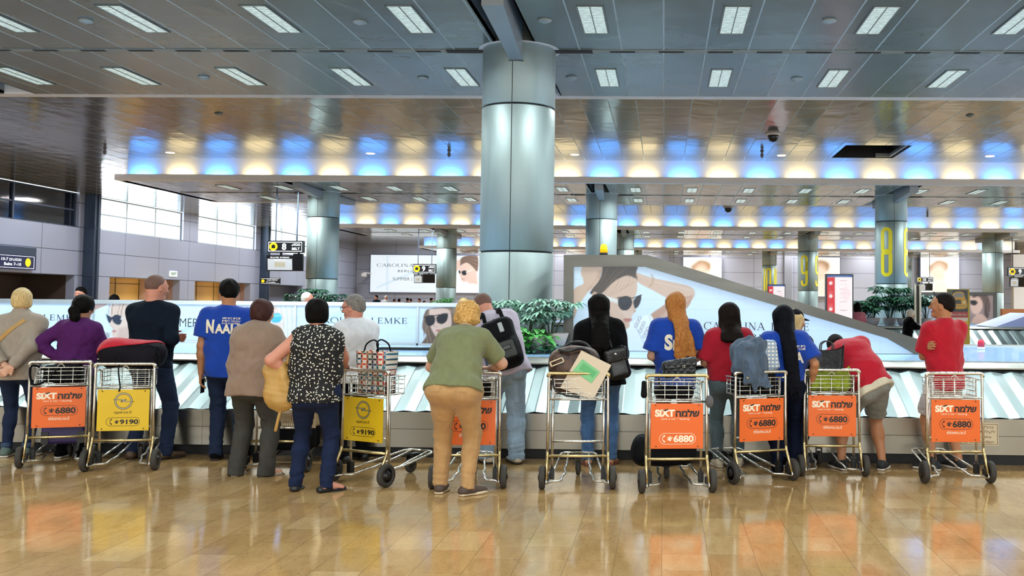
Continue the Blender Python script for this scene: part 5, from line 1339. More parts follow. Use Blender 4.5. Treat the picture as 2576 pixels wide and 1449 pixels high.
NP = [0]
def person(label, base, yaw, H, sk, top=None, bot=None, shoes=None, hair=None, lean=0., side=0., hunch=0., twist=0., head=(0, 0, 0), feet=None, hands=None, elb=None,
           hip=1., bust=1., girth=1., arm=1., leg=1., shw=1., fem=True, pel=None, hsz=1., curl=.5, knees=None, glasses=None, group=None, rb=RB, rc=RCL, palms=None, crouch=0., brows='#3a2a22', cat='person'):
    NP[0] += 1; seed = NP[0]
    o = Fig(); yw = R(yaw); Z = rotz(yw); base = np.array([base[0], base[1], 0.])
    w2l = lambda p: Z.T @ (np.array(p, float)-base)
    u0 = rot((1, 0, 0), -R(lean)*.55) @ np.array([0, 0, 1.]); u1 = rot((1, 0, 0), -R(lean)) @ np.array([0, 0, 1.])
    sd = rot((0, 1, 0), R(side)); u0 = sd @ u0; u1 = sd @ u1
    rt = sd @ np.array([1., 0, 0]); tw = rot(tuple(u1), R(twist)); rs = tw @ rt; f0 = np.cross(u0, rt); f1 = np.cross(u1, rs)
    f0 = unit(f0); f1 = unit(f1)
    # both cross products must look forward
    if f0[1] < 0: f0 = -f0
    if np.dot(f1, f0) < 0: f1 = -f1
    P = np.array(pel if pel is not None else (0, 0, 0), float)+np.array([0, 0, (.535-crouch)*H])
    W = P+u0*.10*H; Cc = W+(u0+u1)*.5*.105*H; N = Cc+u1*.097*H
    hy, hp, hr = [R(a) for a in head]
    hb = np.stack([rs, f1, u1]); lev = unit(np.array([0, 0, 1.])*.65+u1*.35)
    hx = unit(rs-lev*np.dot(rs, lev)); hf = np.cross(lev, hx); A0 = np.stack([hx, hf, lev])
    q = rot(tuple(lev), hy) @ rot(tuple(hx), -hp) @ rot(tuple(hf), hr); A = (q @ A0.T).T
    hs = (.98 if fem else 1.04)*hsz
    nk = unit(A[2]*.5+u1*.5+f1*math.tan(R(hunch))*.8)
    Hc = N+nk*.088*H+A[1]*.022*hs+A[2]*.012
    o.head, o.A, o.P, o.N, o.W = Hc, A, P, N, W
    sw = (.100 if fem else .113)*H*shw; T = N-u1*.036*H
    SH = [T-rs*sw, T+rs*sw]
    l1, l2 = .172*H, .152*H
    hands = hands or [None, None]; elb = elb or [None, None]; EL, WR = [], []
    for i in (0, 1):
        sg = (-1, 1)[i]; h = hands[i]
        if h is None: h = (sg*(sw+.05), .02, P[2]-.05*H)
        elif h[0] == 'w': h = w2l(h[1:])
        hint = elb[i] if elb[i] is not None else (sg*.6, -1, -.2)
        e, w = ik(SH[i], h, l1, l2, hint); EL.append(e); WR.append(w)
    o.EL, o.WR, o.SH = EL, WR, SH
    hw = .052*H*(1.08 if fem else 1.0); HJ = [P-rt*hw-u0*.015*H, P+rt*hw-u0*.015*H]
    feet = feet or [(-.11, 0, 8), (.11, 0, -8)]; KN, AN, TD = [], [], []
    for i in (0, 1):
        fx, fy, ty = feet[i][:3]; fz = feet[i][3] if len(feet[i]) > 3 else 0.
        a = np.array([fx, fy-.0, .047*H+fz]); hint = (knees[i] if knees else ((-1, 1)[i]*.15, 1, 0))
        k, a = ik(HJ[i], a, .247*H, .245*H, hint); KN.append(k); AN.append(a); TD.append(rotz(R(ty)) @ np.array([0, 1., 0]))
    g = girth; am = arm; lg = leg
    cw, cd = (.098 if fem else .108)*H*g, (.068 if fem else .07)*H*g*bust**.3; ww, wd = (.080 if fem else .088)*H*g, (.060 if fem else .063)*H*g; pw, pd = (.104 if fem else .097)*H*hip*g**.5, (.070 if fem else .066)*H*hip*g**.5
    mid = lambda a, b, t: np.asarray(a)*(1-t)+np.asarray(b)*t
    def torso(S, t, lo=None, flare=1., k=.05):
        S.lim(W, Cc+u1*.03*H, (ww+t, wd+t), (cw+t, cd+t), k=k, side=rs)
        S.lim(Cc+u1*.02*H, N-u1*.035*H, (cw+t, cd+t), (cw*.72+t, cd*.72+t), k=k, side=rs)
        S.lim(mid(SH[0], T, .12)-u1*.012, mid(SH[1], T, .12)-u1*.012, .037*H*g**.4+t, k=k, side=u1)
        for i in (0, 1): S.lim(N-u1*.010*H, mid(SH[i], T, .25)+u1*.004*H, .027*H+t, .024*H+t, k=.05)
        if fem:
            for i in (-1, 1): S.ell(Cc+u1*.01*H+f1*(cd*.72)+rs*i*.05*H, np.array([.042, .04, .042])*H*bust*g**.5+t, .04)
        if lo is None: S.lim(W, P, (ww+t, wd+t), (pw*.95+t, pd+t), k=k, side=rt)
    # ------------------------------------------------ body
    S = SDF(); torso(S, -.006)
    cov = bot is not None and bot.get('kind') != 'shorts'; S.lim(P, P-u0*.02*H, (pw*.88, pd*.82), k=.05, side=rt)
    nr = (.031 if fem else .037)*H*g**.3
    S.lim(N-u1*.015*H, Hc-A[1]*.022*hs-A[2]*.055*hs, nr*1.08, nr*.95, k=.03)
    head_prims(S, Hc, A, hs, fem=fem)
    for i in (0, 1):
        sg = (-1, 1)[i]
        S.lim(SH[i], EL[i], .029*H*am, .0245*H*am, k=.04); S.lim(EL[i], mid(EL[i], WR[i], .35), .0245*H*am, .0245*H*am, k=.02); S.lim(mid(EL[i], WR[i], .3), WR[i], .0245*H*am, .0155*H*am**.5, k=.02)
        fd = unit(WR[i]-EL[i]); pm = palms[i] if palms and palms[i] is not None else None
        if pm is None: dd, nn, tt = fd, np.array([-sg*1., .15, 0]), np.array([0, 1., .2])
        else: dd, nn, tt = [np.array(v, float) for v in pm]
        hand(S, WR[i], dd, nn, tt, curl if np.isscalar(curl) else curl[i], .98 if fem else 1.06)
        ls = .78 if cov else 1.; S.lim(HJ[i], KN[i], .046*H*lg*ls, .033*H*lg**.5*ls, k=.05 if not cov else .015); S.lim(KN[i], mid(KN[i], AN[i], .38), .032*H*lg**.5*ls, .034*H*lg**.6*ls, k=.03 if not cov else .01); S.lim(mid(KN[i], AN[i], .3), AN[i], .033*H*lg**.6*ls, .021*H, k=.03 if not cov else .01)
        S.ell(mid(KN[i], AN[i], .3)-TD[i]*(.003 if cov else .012)*H, np.array([.028, .03, .07])*H*lg**.5*ls, .03)
        ft = AN[i]*[1, 1, 0]+[0, 0, AN[i][2]-.047*H]
        fs = .6 if shoes and shoes.get('kind', 'sneaker') == 'sneaker' else 1.; S.lim(AN[i]-[0, 0, .012*H], ft+TD[i]*.085*H*(.5+.5*fs)+[0, 0, .017*H], (.022*H*fs**.5, .028*H*fs), (.026*H*fs, .013*H*fs), k=.02, side=np.cross(TD[i], [0, 0, 1])); S.ell(ft-TD[i]*.018*H+[0, 0, .02*H], (.02*H, .024*H, .02*H), .02)
    lipc, lipd = Hc+A[1]*.092*hs-A[2]*.0555*hs, skin('lips', '#a4645a')
    def mif(c):
        q = (c-lipc) @ A.T/hs
        return ((np.abs(q[:, 0]) < .024) & (np.abs(q[:, 2]) < .012*np.sqrt(np.clip(1-(q[:, 0]/.026)**2, 0, 1))) & (q[:, 1] > -.012)).astype(int)
    V, Q = S.mesh(rb, 1)
    body = mk('person', V @ Z.T, Q, [sk, lipd], None, True, mif(V[Q].mean(1)), base); tag(body, label, cat, group); o.body = body
    def part(S, name, h, m, parent=None, sm=2):
        V, Q = S.mesh(h, sm); return mk(name, V @ Z.T, Q, m, parent or body, True)
    o.part = part; o.Z = Z; o.base = base
    # eyes and brows
    e = MB()
    HP = lambda x, y, z: Hc+(x*A[0]+y*A[1]+z*A[2])*hs
    S = SDF()
    for s in (-1, 1): S.ell(HP(s*.0315, .0885, .0095), np.array([.0075, .0035, .0055])*hs, .001, A)
    part(S, 'eye', .0016 if rb < .01 else .003, mat('eye_dark', '#1d1714', rough=.15), sm=0)
    S = SDF()
    for s in (-1, 1): S.lim(HP(s*.014, .0925, .030), HP(s*.046, .078, .031), (.0035*hs, .004*hs), (.002*hs, .003*hs), k=.002)
    part(S, 'eyebrow', .0022 if rb < .01 else .004, mat('brow_'+brows[1:], brows, rough=.7), sm=0)
    # ------------------------------------------------ trousers
    if bot:
        S = SDF(); kind = bot.get('kind', 'straight'); t = bot.get('t', .008); wst = P+u0*bot.get('waist', .045)*H
        S.lim(wst, P-u0*.02*H, (mid(ww, pw, .55)+t, mid(wd, pd, .55)+t), (pw+t, pd+t), k=.04, side=rt, flat=(1, 0))
        for i in (0, 1):
            sg = (-1, 1)[i]
            S.ell(P-f0*(pd*.42)+rt*sg*.047*H*hip-u0*.035*H, np.array([.052, .048, .056])*H*hip+t*.6, .03)
            rk = {'slim': .036, 'straight': .040, 'wide': .050, 'shorts': .062}[kind]*H*lg**.6; ra = {'slim': .027, 'straight': .034, 'wide': .046, 'shorts': .05}[kind]*H
            if kind == 'shorts':
                e_ = mid(HJ[i], KN[i], bot.get('len', .85)); S.lim(HJ[i], e_, .056*H*lg*hip**.5+t, rk, k=.045, flat=(0, 1))
            else:
                an = mid(KN[i], AN[i], bot.get('len', 1.13))
                S.lim(HJ[i], KN[i], .0545*H*lg*hip**.6+t, rk, k=.045); S.lim(KN[i], mid(KN[i], AN[i], .35), rk, rk*.97, k=.03); S.lim(mid(KN[i], AN[i], .3), an, rk*.97, ra, k=.03, flat=(0, 1))
        w1 = wob(.004, 14, seed, (.6, .5, 1.6)); w2 = wob(.0036, 38, seed+50, (.6, .4, 1.6))
        def dz(p):
            z = p[:, 2]/H; k = np.exp(-((z-.29)/.07)**2)+1.4*np.exp(-((z-.08)/.06)**2)+.4; return (w1(p)+w2(p)*k)*bot.get('fold', 1.)
        S.disp(dz); o.trousers = part(S, bot.get('name', 'trousers'), rc, bot['mat'])
        if bot.get('cuff'):
            C_ = SDF()
            for i in (0, 1): an = mid(KN[i], AN[i], .97); C_.lim(mid(KN[i], AN[i], .86), an, ra*1.16, ra*1.16, k=.0, flat=(1, 1))
            part(C_, 'turn_up', rc, bot['cuff'], o.trousers)
        if bot.get('pockets'):
            B_ = bvh(o.trousers); 
            for sg in (-1, 1):
                c = P-u0*.03*H+rt*sg*.05*H*hip; patch(o, B_, c, .062*H*.9, .075*H*.9, -f0, rt, u0, bot['pockets'], 'pocket', o.trousers)
    # ------------------------------------------------ top
    if top:
        S = SDF(); t = top.get('t', .014); hem = top.get('hem', -.03); slv = top.get('sleeve', .55); loose = top.get('loose', .0)
        torso(S, t, lo=1)
        hp_ = P+u0*hem*H; fw, fdp = max(pw, cw if loose else 0)+t+loose*.3, max(pd, cd*.9 if loose else 0)+t+loose*.3
        S.lim(W-u0*.01*H, hp_, (ww+t+loose, wd+t+loose*.7), (top.get('hw', 1.)*(fw if hem < .03 else mid(ww, fw, .6)), (fdp if hem < .03 else mid(wd, fdp, .6))), k=.05, side=rt, flat=(0, 1))
        if loose: S.lim(Cc, W-u0*.02*H, (cw+t, cd+t), (mid(ww, fw, .5)+t*.5+loose*.5, mid(wd, fdp, .5)+loose*.5), k=.05, side=rs)
        if hem < -.02:
            for i in (-1, 1): S.ell(P-f0*(pd*.42)+rt*i*.047*H*hip-u0*.03*H, np.array([.052, .048, .052])*H*hip+t*.9, .05)
            S.cut(hp_, -u0)
        for i in (0, 1):
            if slv <= 0:
                S.lim(SH[i]+(SH[i]-EL[i])*.05, mid(SH[i], EL[i], -.02), .034*H*am**.5+t*.5, k=.03); continue
            a1 = .0335*H*am+t*.6+top.get('slack', .006); a2 = .029*H*am+t*.6+top.get('slack', .006)
            if slv <= 1: S.lim(SH[i], mid(SH[i], EL[i], slv), a1, mid(a1, a2, slv)+top.get('flare', .008), k=.035, flat=(0, 1))
            else:
                S.lim(SH[i], EL[i], a1, a2, k=.035); S.lim(EL[i], mid(EL[i], WR[i], (slv-1)), a2, .024*H*am**.5+t*.4, k=.025, flat=(0, 1))
        if slv <= 0:
            for i in (0, 1):
                S.lim(SH[i]+(EL[i]-SH[i])*.22+rs*(-1, 1)[i]*.005, SH[i]+(EL[i]-SH[i])*.9, .04*H*am, .05*H*am, k=.012, sub=True)
        if top.get('collar'):
            S.lim(N-u1*.004*H, N+nk*.022*H, nr*1.25, nr*1.2, k=.015, flat=(0, 1))
        elif top.get('high'):
            S.lim(N-u1*.01*H, N+nk*.045*H, nr*1.5, nr*1.38, k=.03, flat=(0, 1))
        else: S.lim(N-u1*.02*H, N+nk*.006*H, nr*1.28, nr*1.2, k=.02, flat=(0, 1))
        if top.get('hood'):
            hc = N-f1*.052*H-u1*.045*H
            S.ell(hc, (.088*H, .045*H, .062*H), .012, np.stack([rs, f1, u1])); S.lim(N-rs*.05*H-f1*.01*H, N-f1*.055*H+u1*.002*H, .022*H, .026*H, k=.02); S.lim(N+rs*.05*H-f1*.01*H, N-f1*.055*H+u1*.002*H, .022*H, .026*H, k=.02)
        w1 = wob(.006*top.get('fold', 1.), 13, seed+9, (.9, .6, 1.2)); w2 = wob(.0036*top.get('fold', 1.), 36, seed+19, (.9, .7, 1.1))
        S.disp(lambda p: w1(p)+w2(p)*(.6+.8*np.exp(-((p[:, 2]-W[2])/.12)**2)))
        o.top = part(S, top.get('name', 'shirt'), rc, top['mat'])
        if top.get('band'):
            C_ = SDF(); b0, b1, bm = top['band']; C_.lim(P+u0*.03*H, P+u0*b1*H, (fw*.97, fdp*1.0), (fw*1.0, fdp*1.02), k=.0, side=rt, flat=(0, 1))
            for i in (-1, 1): C_.ell(P-f0*(pd*.42)+rt*i*.047*H*hip-u0*.03*H, np.array([.055, .052, .055])*H*hip+t*.8, .05)
            C_.cut(P+u0*b1*H, -u0); C_.cut(P+u0*b0*H, u0); part(C_, 'undershirt', rc, bm)
        if top.get('straps'): pass
    # ------------------------------------------------ shoes
    if shoes:
        for i in (0, 1):
            if shoes.get('only') is not None and i != shoes['only']: continue
            td = TD[i]; sdv = np.cross(td, [0, 0, 1.]); z0 = AN[i][2]-.047*H; ft = np.array([AN[i][0], AN[i][1], z0]); L = .152*H*(1. if fem else 1.04); wd_ = .0285*H; kd = shoes.get('kind', 'sneaker')
            hl = ft-td*.036*H; toe = ft+td*(L-.036*H-.02)
            sh_ = .012 if kd in ('flat', 'sandal') else .024
            SO = SDF(); SO.lim(hl+[0, 0, sh_*.5], toe+[0, 0, sh_*.5], (wd_*.82, sh_*.6), (wd_*.92, sh_*.6), k=.0, side=sdv); SO.ell(ft+td*.06*H+[0, 0, sh_*.5], (wd_*1.08, wd_*1.3, sh_*.6), .02, np.stack([sdv, td, [0, 0, 1.]])); SO.cut(np.array([0, 0, z0+.0005]), (0, 0, -1)); SO.cut(np.array([0, 0, z0+sh_]), (0, 0, 1))
            U = SDF(); zt = sh_*.8
            if kd == 'flat':
                U.lim(hl+[0, 0, zt+.012], ft+td*.02*H+[0, 0, zt+.01], (wd_*.85, .03), (wd_*.9, .022), k=.02, side=sdv); U.lim(ft+td*.05*H+[0, 0, zt+.006], toe+[0, 0, zt+.004], (wd_*.98, .022), (wd_*.7, .016), k=.02, side=sdv)
            elif kd == 'sandal':
                for a_, b_ in ((.075, .026), (.055, .03), (.03, .036)): U.lim(ft+td*a_*H-sdv*wd_*.9+[0, 0, zt+.004], ft+td*(a_+.012)*H+[0, 0, zt+b_], .008, k=.004); U.lim(ft+td*a_*H+sdv*wd_*.9+[0, 0, zt+.004], ft+td*(a_+.012)*H+[0, 0, zt+b_], .008, k=.004)
                U.lim(hl+td*.01+[0, 0, zt], ft+td*.085*H+[0, 0, zt], (wd_*.7, .006), (wd_*.85, .006), k=.004, side=sdv); U.lim(hl-td*.004+[0, 0, zt+.02]-sdv*.02, hl-td*.004+[0, 0, zt+.02]+sdv*.02, .009, k=.004)
            else:
                U.lim(hl+td*.01+[0, 0, zt+.02], ft+td*.02*H+[0, 0, zt+.025], (wd_*.85, .034), (wd_*.9, .036), k=.03, side=sdv); U.lim(ft+td*.03*H+[0, 0, zt+.02], toe+[0, 0, zt+.01], (wd_*.97, .032), (wd_*.78, .022), k=.03, side=sdv)
                U.lim(ft-td*.01*H+[0, 0, zt+.03], AN[i]+[0, 0, shoes.get('high', .0)], .03*H*.9, .029*H*.9, k=.02, flat=(0, 1))
            U.cut(np.array([0, 0, z0+sh_*.7]), (0, 0, -1))
            sho = part(U, 'shoe', rc*.75, shoes['mat']); part(SO, 'sole', rc*.75, shoes.get('sole', shoes['mat']), sho, 1)
            if shoes.get('trim'):
                Tm = SDF()
                for q in (.03, .045, .06): Tm.lim(ft+td*q*H-sdv*.016+[0, 0, zt+.048-q*.2], ft+td*q*H+sdv*.016+[0, 0, zt+.048-q*.2], .005, k=.002)
                part(Tm, 'lace', rc*.5, shoes['trim'], sho, 1)
    # ------------------------------------------------ hair
    if hair:
        S = SDF(); kd = hair['kind']; hh = hair.get('t', .012)
        E = lambda x, y, z, r, k, sub=False: S.ell(HP(x, y, z), np.array(r)*hs, k*hs, A, sub)
        if kd == 'buzz':
            E(0, -.018, .029, (.081, .0995, .0935), .02); S.cut(HP(0, .05, .05), A[1]*.8-A[2]*.1+A[1]*.1); S.cut(HP(0, 0, -.028), -A[2]-A[1]*-.55); hn = 0
        elif kd in ('short', 'crop'):
            E(0, -.022, .030, (.083+hh*.5, .100+hh*.6, .092+hh), .02)
            if kd == 'short': E(0, .03, .085, (.06, .05, .03+hh), .03)
            S.lim(HP(-.02, -.075, -.02), HP(.02, -.075, -.02), (.03*hs, .03*hs), k=.04*hs)
            E(0, .105, -.005, (.07, .065, .06), .02, True); S.cut(HP(0, -.02, -.058), -A[2]+A[1]*.35)
            for s in (-1, 1): E(s*.083, .01, -.022, (.026, .032, .034), .012, True)
        elif kd in ('bob', 'long', 'pony', 'full', 'curly'):
            E(0, -.022, .030, (.083+hh, .099+hh, .09+hh), .03)
            L = hair.get('len', .12)
            E(0, .115, -.02, (.062, .07, .085), .02, True)
            dn = unit(hair.get('dir', np.array([0, 0, -1.])*.85-u1*.15)); bk = -A[1]
            if kd == 'curly':
                for s in (-1, 1): E(s*.062, -.02, -.03, (.04, .06, .05), .03)
                E(0, -.065, -.04, (.07, .045, .055), .03)
            elif kd == 'full':
                for s in (-1, 1): E(s*.055, -.03, -.03, (.034, .06, .05), .03)
                E(0, -.06, -.035, (.066, .05, .05), .03)
            elif kd in ('bob', 'long'):
                w0 = hair.get('w', .075)*hs; wv = hair.get('w2', .08); d2 = hair.get('d2', .022); tt = (top.get('t', .014)+top.get('loose', 0)*.6) if top else 0
                b = HP(0, -.062, -.02); n = 9; pts = []
                for q_ in range(n+1):
                    u_ = q_/n; p_ = b+dn*L*u_; zc = np.dot(p_-T, u1)/H; kk = np.clip((.075-zc)/.12, 0, 1); need = (cd*(.5+.60*kk)+tt+.016)-np.dot(p_-Cc, -f1); pts.append(p_-f1*max(need, 0)*min(1., kk*2.2))
                pts = np.array(pts); pts[1:-1] = (pts[:-2]+pts[1:-1]*2+pts[2:])/4
                S.lim(HP(0, -.05, .04), pts[0], (w0*1.05, .058*hs), (w0*1.05, .056*hs), k=.04, side=A[0])
                for q_ in range(n):
                    u_, v_ = q_/n, (q_+1)/n; S.lim(pts[q_], pts[q_+1], (w0+(wv-w0)*u_, .054+(d2-.054)*u_), (w0+(wv-w0)*v_, .054+(d2-.054)*v_), k=.005, side=A[0]*(1-u_)+rs*u_)
                jag = hair.get('jag', .02)
                for q_ in range(9):
                    x_ = (q_/4-1)*wv*.85; S.lim(pts[-1]+rs*x_, pts[-1]+rs*x_*1.04+dn*jag*(.5+((q_*7) % 5)/4), (.016, d2*.7), (.006, .006), k=.012, side=rs)
                for s in (-1, 1): S.lim(HP(s*.07, -.005, .03), HP(s*.074, -.012, -.05)+dn*min(L, .12)*.75-A[1]*.02, (.028*hs, .040*hs), (.026*hs, .036*hs), k=.04)
            elif kd == 'pony':
                pts = [HP(*p) for p in hair['tail']]; E(0, -.05, -.02, (.06, .05, .05), .04)
                rr = hair.get('r', [.03, .034, .03, .012])
                for p_, q_, r_, s_ in zip(pts[:-1], pts[1:], rr[:-1], rr[1:]): S.lim(p_, q_, r_*hs, s_*hs, k=.02)
            if kd in ('bob', 'long'): pass
        a1, fq, stf = hair.get('noise', (.003, 60, (1, 1, .25))); wv1 = wob(a1, fq, seed+77, stf); S.disp(wv1)
        o.hair = part(S, 'hair', hair.get('h', .006), hair['mat'], sm=1)
    if glasses:
        mb = MB(); gm = glasses
        for s in (-1, 1):
            pts = [HP(s*.034+.026*math.cos(a)*1.0, .103-.010*abs(math.cos(a))*(1 if math.cos(a)*s > 0 else .3), .008+.019*math.sin(a)) for a in np.linspace(0, 2*np.pi, 18, endpoint=False)]
            mb.tube(pts, .0024*hs, 6, closed=True); mb.tube([HP(s*.060, .093, .014), HP(s*.079, .06, .014), HP(s*.083, .0, .012), HP(s*.08, -.022, -.004)], .0026*hs, 6)
        mb.tube([HP(-.009, .104, .013), HP(0, .108, .016), HP(.009, .104, .013)], .0024*hs, 6)
        for v in range(len(mb.V)): mb.V[v] = mb.V[v] @ Z.T
        mb.build('glasses', gm, body, True)
    o.SHL, o.rs, o.u1, o.f1, o.rt, o.u0, o.f0, o.H, o.hs, o.HP, o.Cc, o.T, o.cw, o.cd, o.pd, o.pw, o.AN, o.KN, o.TD, o.HJ = SH, rs, u1, f1, rt, u0, f0, H, hs, HP, Cc, T, cw, cd, pd, pw, AN, KN, TD, HJ
    return o
def bvh(ob):
    me = ob.data; return BVHTree.FromPolygons([v.co[:] for v in me.vertices], [p.vertices[:] for p in me.polygons])
def drape(V, F, B, d, off=.004, maxd=.6, cuts=2):
    """subdivide a flat mesh and press it along d onto a surface"""
    import bmesh
    bm = bmesh.new(); vs = [bm.verts.new(v) for v in V]
    for f in F:
        try: bm.faces.new([vs[i] for i in f])
        except ValueError: pass
    bmesh.ops.triangulate(bm, faces=bm.faces[:])
    for _ in range(cuts):
        L = [e for e in bm.edges if e.calc_length() > .02]
        if L: bmesh.ops.subdivide_edges(bm, edges=L, cuts=1); bmesh.ops.triangulate(bm, faces=[f for f in bm.faces if len(f.verts) > 3])
    d = Vector(d).normalized()
    for v in bm.verts:
        h = B.ray_cast(v.co-d*.35, d, maxd)
        if h[0] is not None: v.co = h[0]-d*off
    V2 = [v.co[:] for v in bm.verts]; bm.verts.index_update(); F2 = [tuple(v.index for v in f.verts) for f in bm.faces]; bm.free(); return V2, F2
def patch(o, B, c, w, h, n, rx, up, m, name, parent):
    n = np.asarray(n); Zt = o.Z.T
    g = 6; V = []; 
    for i in range(g+1):
        for j in range(g+1):
            u, v = i/g*2-1, j/g*2-1; tap = 1-.25*(v < -.4)*(abs(u) > .5); V.append((c+rx*u*w*.5*tap+up*v*h*.5+n*.1) @ Zt)
    F = [(i*(g+1)+j, (i+1)*(g+1)+j, (i+1)*(g+1)+j+1, i*(g+1)+j+1) for i in range(g) for j in range(g)]
    V2, F2 = drape(V, F, B, tuple((-n) @ Zt), .003, .6, 0)
    return mk(name, V2, F2, m, parent, True)
def shirt_text(o, items, m, name='lettering', seams=()):
    """items: (string, x, z-from-neck, w, h, bold) on the back"""
    B = bvh(o.top); V, F = [], []; n = 0
    for s, x, z, w, h, b in items:
        mb = MB(); c = o.N-o.u1*z+o.rs*x-o.f1*.25; add_text(mb, s, c, w, h, o.rs, o.u1, b)
        v = np.concatenate(mb.V) @ o.Z.T; F += [tuple(i+n for i in f) for f in mb.F]; V.append(v); n += len(v)
    V2, F2 = drape(np.concatenate(V), F, B, tuple(o.f1 @ o.Z.T), .004)
    return mk(name, V2, F2, m, o.top)
SK_FAIR, SK_TAN, SK_PINK, SK_OLIVE = skin('skin_fair', '#cf9f86'), skin('skin_tan', '#b17a56'), skin('skin_pink', '#c98a74'), skin('skin_olive', '#bb8767')
NAVYJ = fabric('navy_jeans', '#1b2740', .3, 700); BLUEJ = fabric('blue_jeans', '#3c5a80', .3, 700, var=.22); LIGHTJ = fabric('light_jeans', '#8397a9', .3, 700, var=.15); GREYJ = fabric('grey_jeans', '#4e5c61', .3, 700, var=.15)
BLACKF = fabric('black_cloth', '#09090b', .25); NAVYK = fabric('navy_knit', '#121a26', .2); ROYAL = fabric('royal_tee', '#163f9f', .28); REDT = fabric('red_tee', '#b3192c', .28)
REDD = fabric('dark_red_top', '#a3172a', .28); TAUPE = fabric('taupe_jacket', '#9c9083', .28); PURPLE = fabric('purple_fleece', '#4d1c58', .22); BROWNK = fabric('brown_knit', '#8e7767', .2, 300); KHAKI = fabric('khaki_tee', '#767a57', .25)
TANP = fabric('tan_trousers', '#b58e5f', .3, 700); CHAR = fabric('charcoal_trousers', '#3f3d39', .2); WSHIRT = fabric('white_shirt', '#dcdde2', .3); LILAC = fabric('lilac_shirt', '#bdb3c4', .3); GREYS = fabric('grey_shorts', '#7f807a', .3); PALES = fabric('pale_shorts', '#b9b2b0', .35, var=.2)
CREAMB = fabric('cream_band', '#cdc3ad', .2); CREAMTXT = mat('shirt_print', '#ece2cc', rough=.7)
H_BLOND = hairmat('blond_hair', ['#8f7446', '#cdb07a', '#e9d7a8']); H_CURL = hairmat('curly_blond', ['#8c5c24', '#c99a55', '#e6c88c'], (30, 30, 20)); H_BLACK = hairmat('black_hair', ['#060506', '#0d0b0a', '#161211'])
H_BRN = hairmat('chestnut_hair', ['#1e0f0d', '#3b1c18', '#55302a']); H_GREY = hairmat('grey_hair', ['#4a4644', '#77726d', '#a19b93']); H_GING = hairmat('ginger_hair', ['#6e3d1a', '#a9692f', '#d59c55'], (70, 70, 3)); H_WHITE = hairmat('white_hair', ['#b9b4aa', '#dcd8cf', '#efece4']); H_DK = hairmat('dark_brown_hair', ['#0d0a09', '#19120f', '#271c17']); H_BUZZ = mat('buzz_hair', '#6a4c42', rough=.7, bump=(400, .25, (1, 1, 1)))
GL_BLK = mat('glasses_black', '#131114', rough=.25)
def Hof(px, py, Y): return at(px, py, Y)[2]
def fb(px, py, ymax=9.56):
    b = fl(px, py); Y = min(b[1], ymax); return np.array([at(px, py, Y)[0], Y, 0.])
WSOLE = mat('white_sole', '#d9d2c6', rough=.6)

def dots():
    m, t, p = base_mat('dotted_blouse')
    v = t.coord(scale=(1, 1, 1)); vo = t.new('ShaderNodeTexVoronoi', {'Vector': v, 'Scale': 31.0, 'Randomness': .85}, voronoi_dimensions='3D')
    # each cell gets a short dash turned its own way
    d = t.new('ShaderNodeVectorMath', {0: v, 1: t.new('ShaderNodeVectorMath', {0: vo.outputs['Position'], 'Scale': 1.0}, operation='SCALE').outputs[0]}, operation='SUBTRACT')
    s = t.new('ShaderNodeSeparateXYZ', {0: d.outputs[0]}); c = t.new('ShaderNodeSeparateColor', {0: vo.outputs['Color']})
    a = t.math('MULTIPLY', c.outputs[0], 3.14); ca, sa = t.math('COSINE', a), t.math('SINE', a)
    x, z, y = s.outputs[0], s.outputs[2], s.outputs[1]
    u = t.math('ADD', t.math('MULTIPLY', x, ca), t.math('MULTIPLY', z, sa)); w = t.math('SUBTRACT', t.math('MULTIPLY', z, ca), t.math('MULTIPLY', x, sa))
    r = t.math('ADD', t.math('POWER', t.math('MULTIPLY', u, 1/.0090), 2.), t.math('POWER', t.math('MULTIPLY', w, 1/.0038), 2.))
    k = t.math('LESS_THAN', r, 1.0)
    t.l.new(t.mix(k, lin('#0b0b0d'), lin('#e9e2d2')), p.inputs['Base Color']); p.inputs['Roughness'].default_value = .8
    n = t.new('ShaderNodeTexNoise', {'Vector': v, 'Scale': 11.0, 'Detail': 3.0}); b = t.new('ShaderNodeBump', {'Height': n.outputs[0], 'Strength': .25, 'Distance': .02}); t.l.new(b.outputs[0], p.inputs['Normal']); return m

# --- woman in the taupe jacket, hands clasped behind her
b = fb(40, 1131); H = Hof(32, 727, b[1])
p1 = person('person in a taupe jacket with short blond hair, hands clasped behind the back', b, 8, H, SK_FAIR,
    top=dict(mat=TAUPE, sleeve=1.9, hem=-.075, t=.02, loose=.02, high=True, name='jacket'), bot=dict(mat=NAVYJ, kind='slim', cuff=fabric('cuff_blue', '#3a4a63', .2)), shoes=dict(mat=mat('sneaker_green', '#56665f', rough=.7), sole=WSOLE, high=.01),
    hair=dict(kind='full', mat=H_BLOND, t=.008, noise=(.004, 45, (1, 1, .5))), head=(38, 4, 0), hands=[(-.035, -.20, .90), (.03, -.225, .875)], elb=[(-1, -.5, 0), (1, -.5, 0)], palms=[((.75, -.15, -.5), (0, -1, -.1), (.3, 0, -1)), ((-.8, -.1, -.55), (0, 1, 0), (0, 0, 1))],
    glasses=GL_BLK, curl=.6, girth=1.05, feet=[(-.1, .02, 10), (.1, 0, -12)])
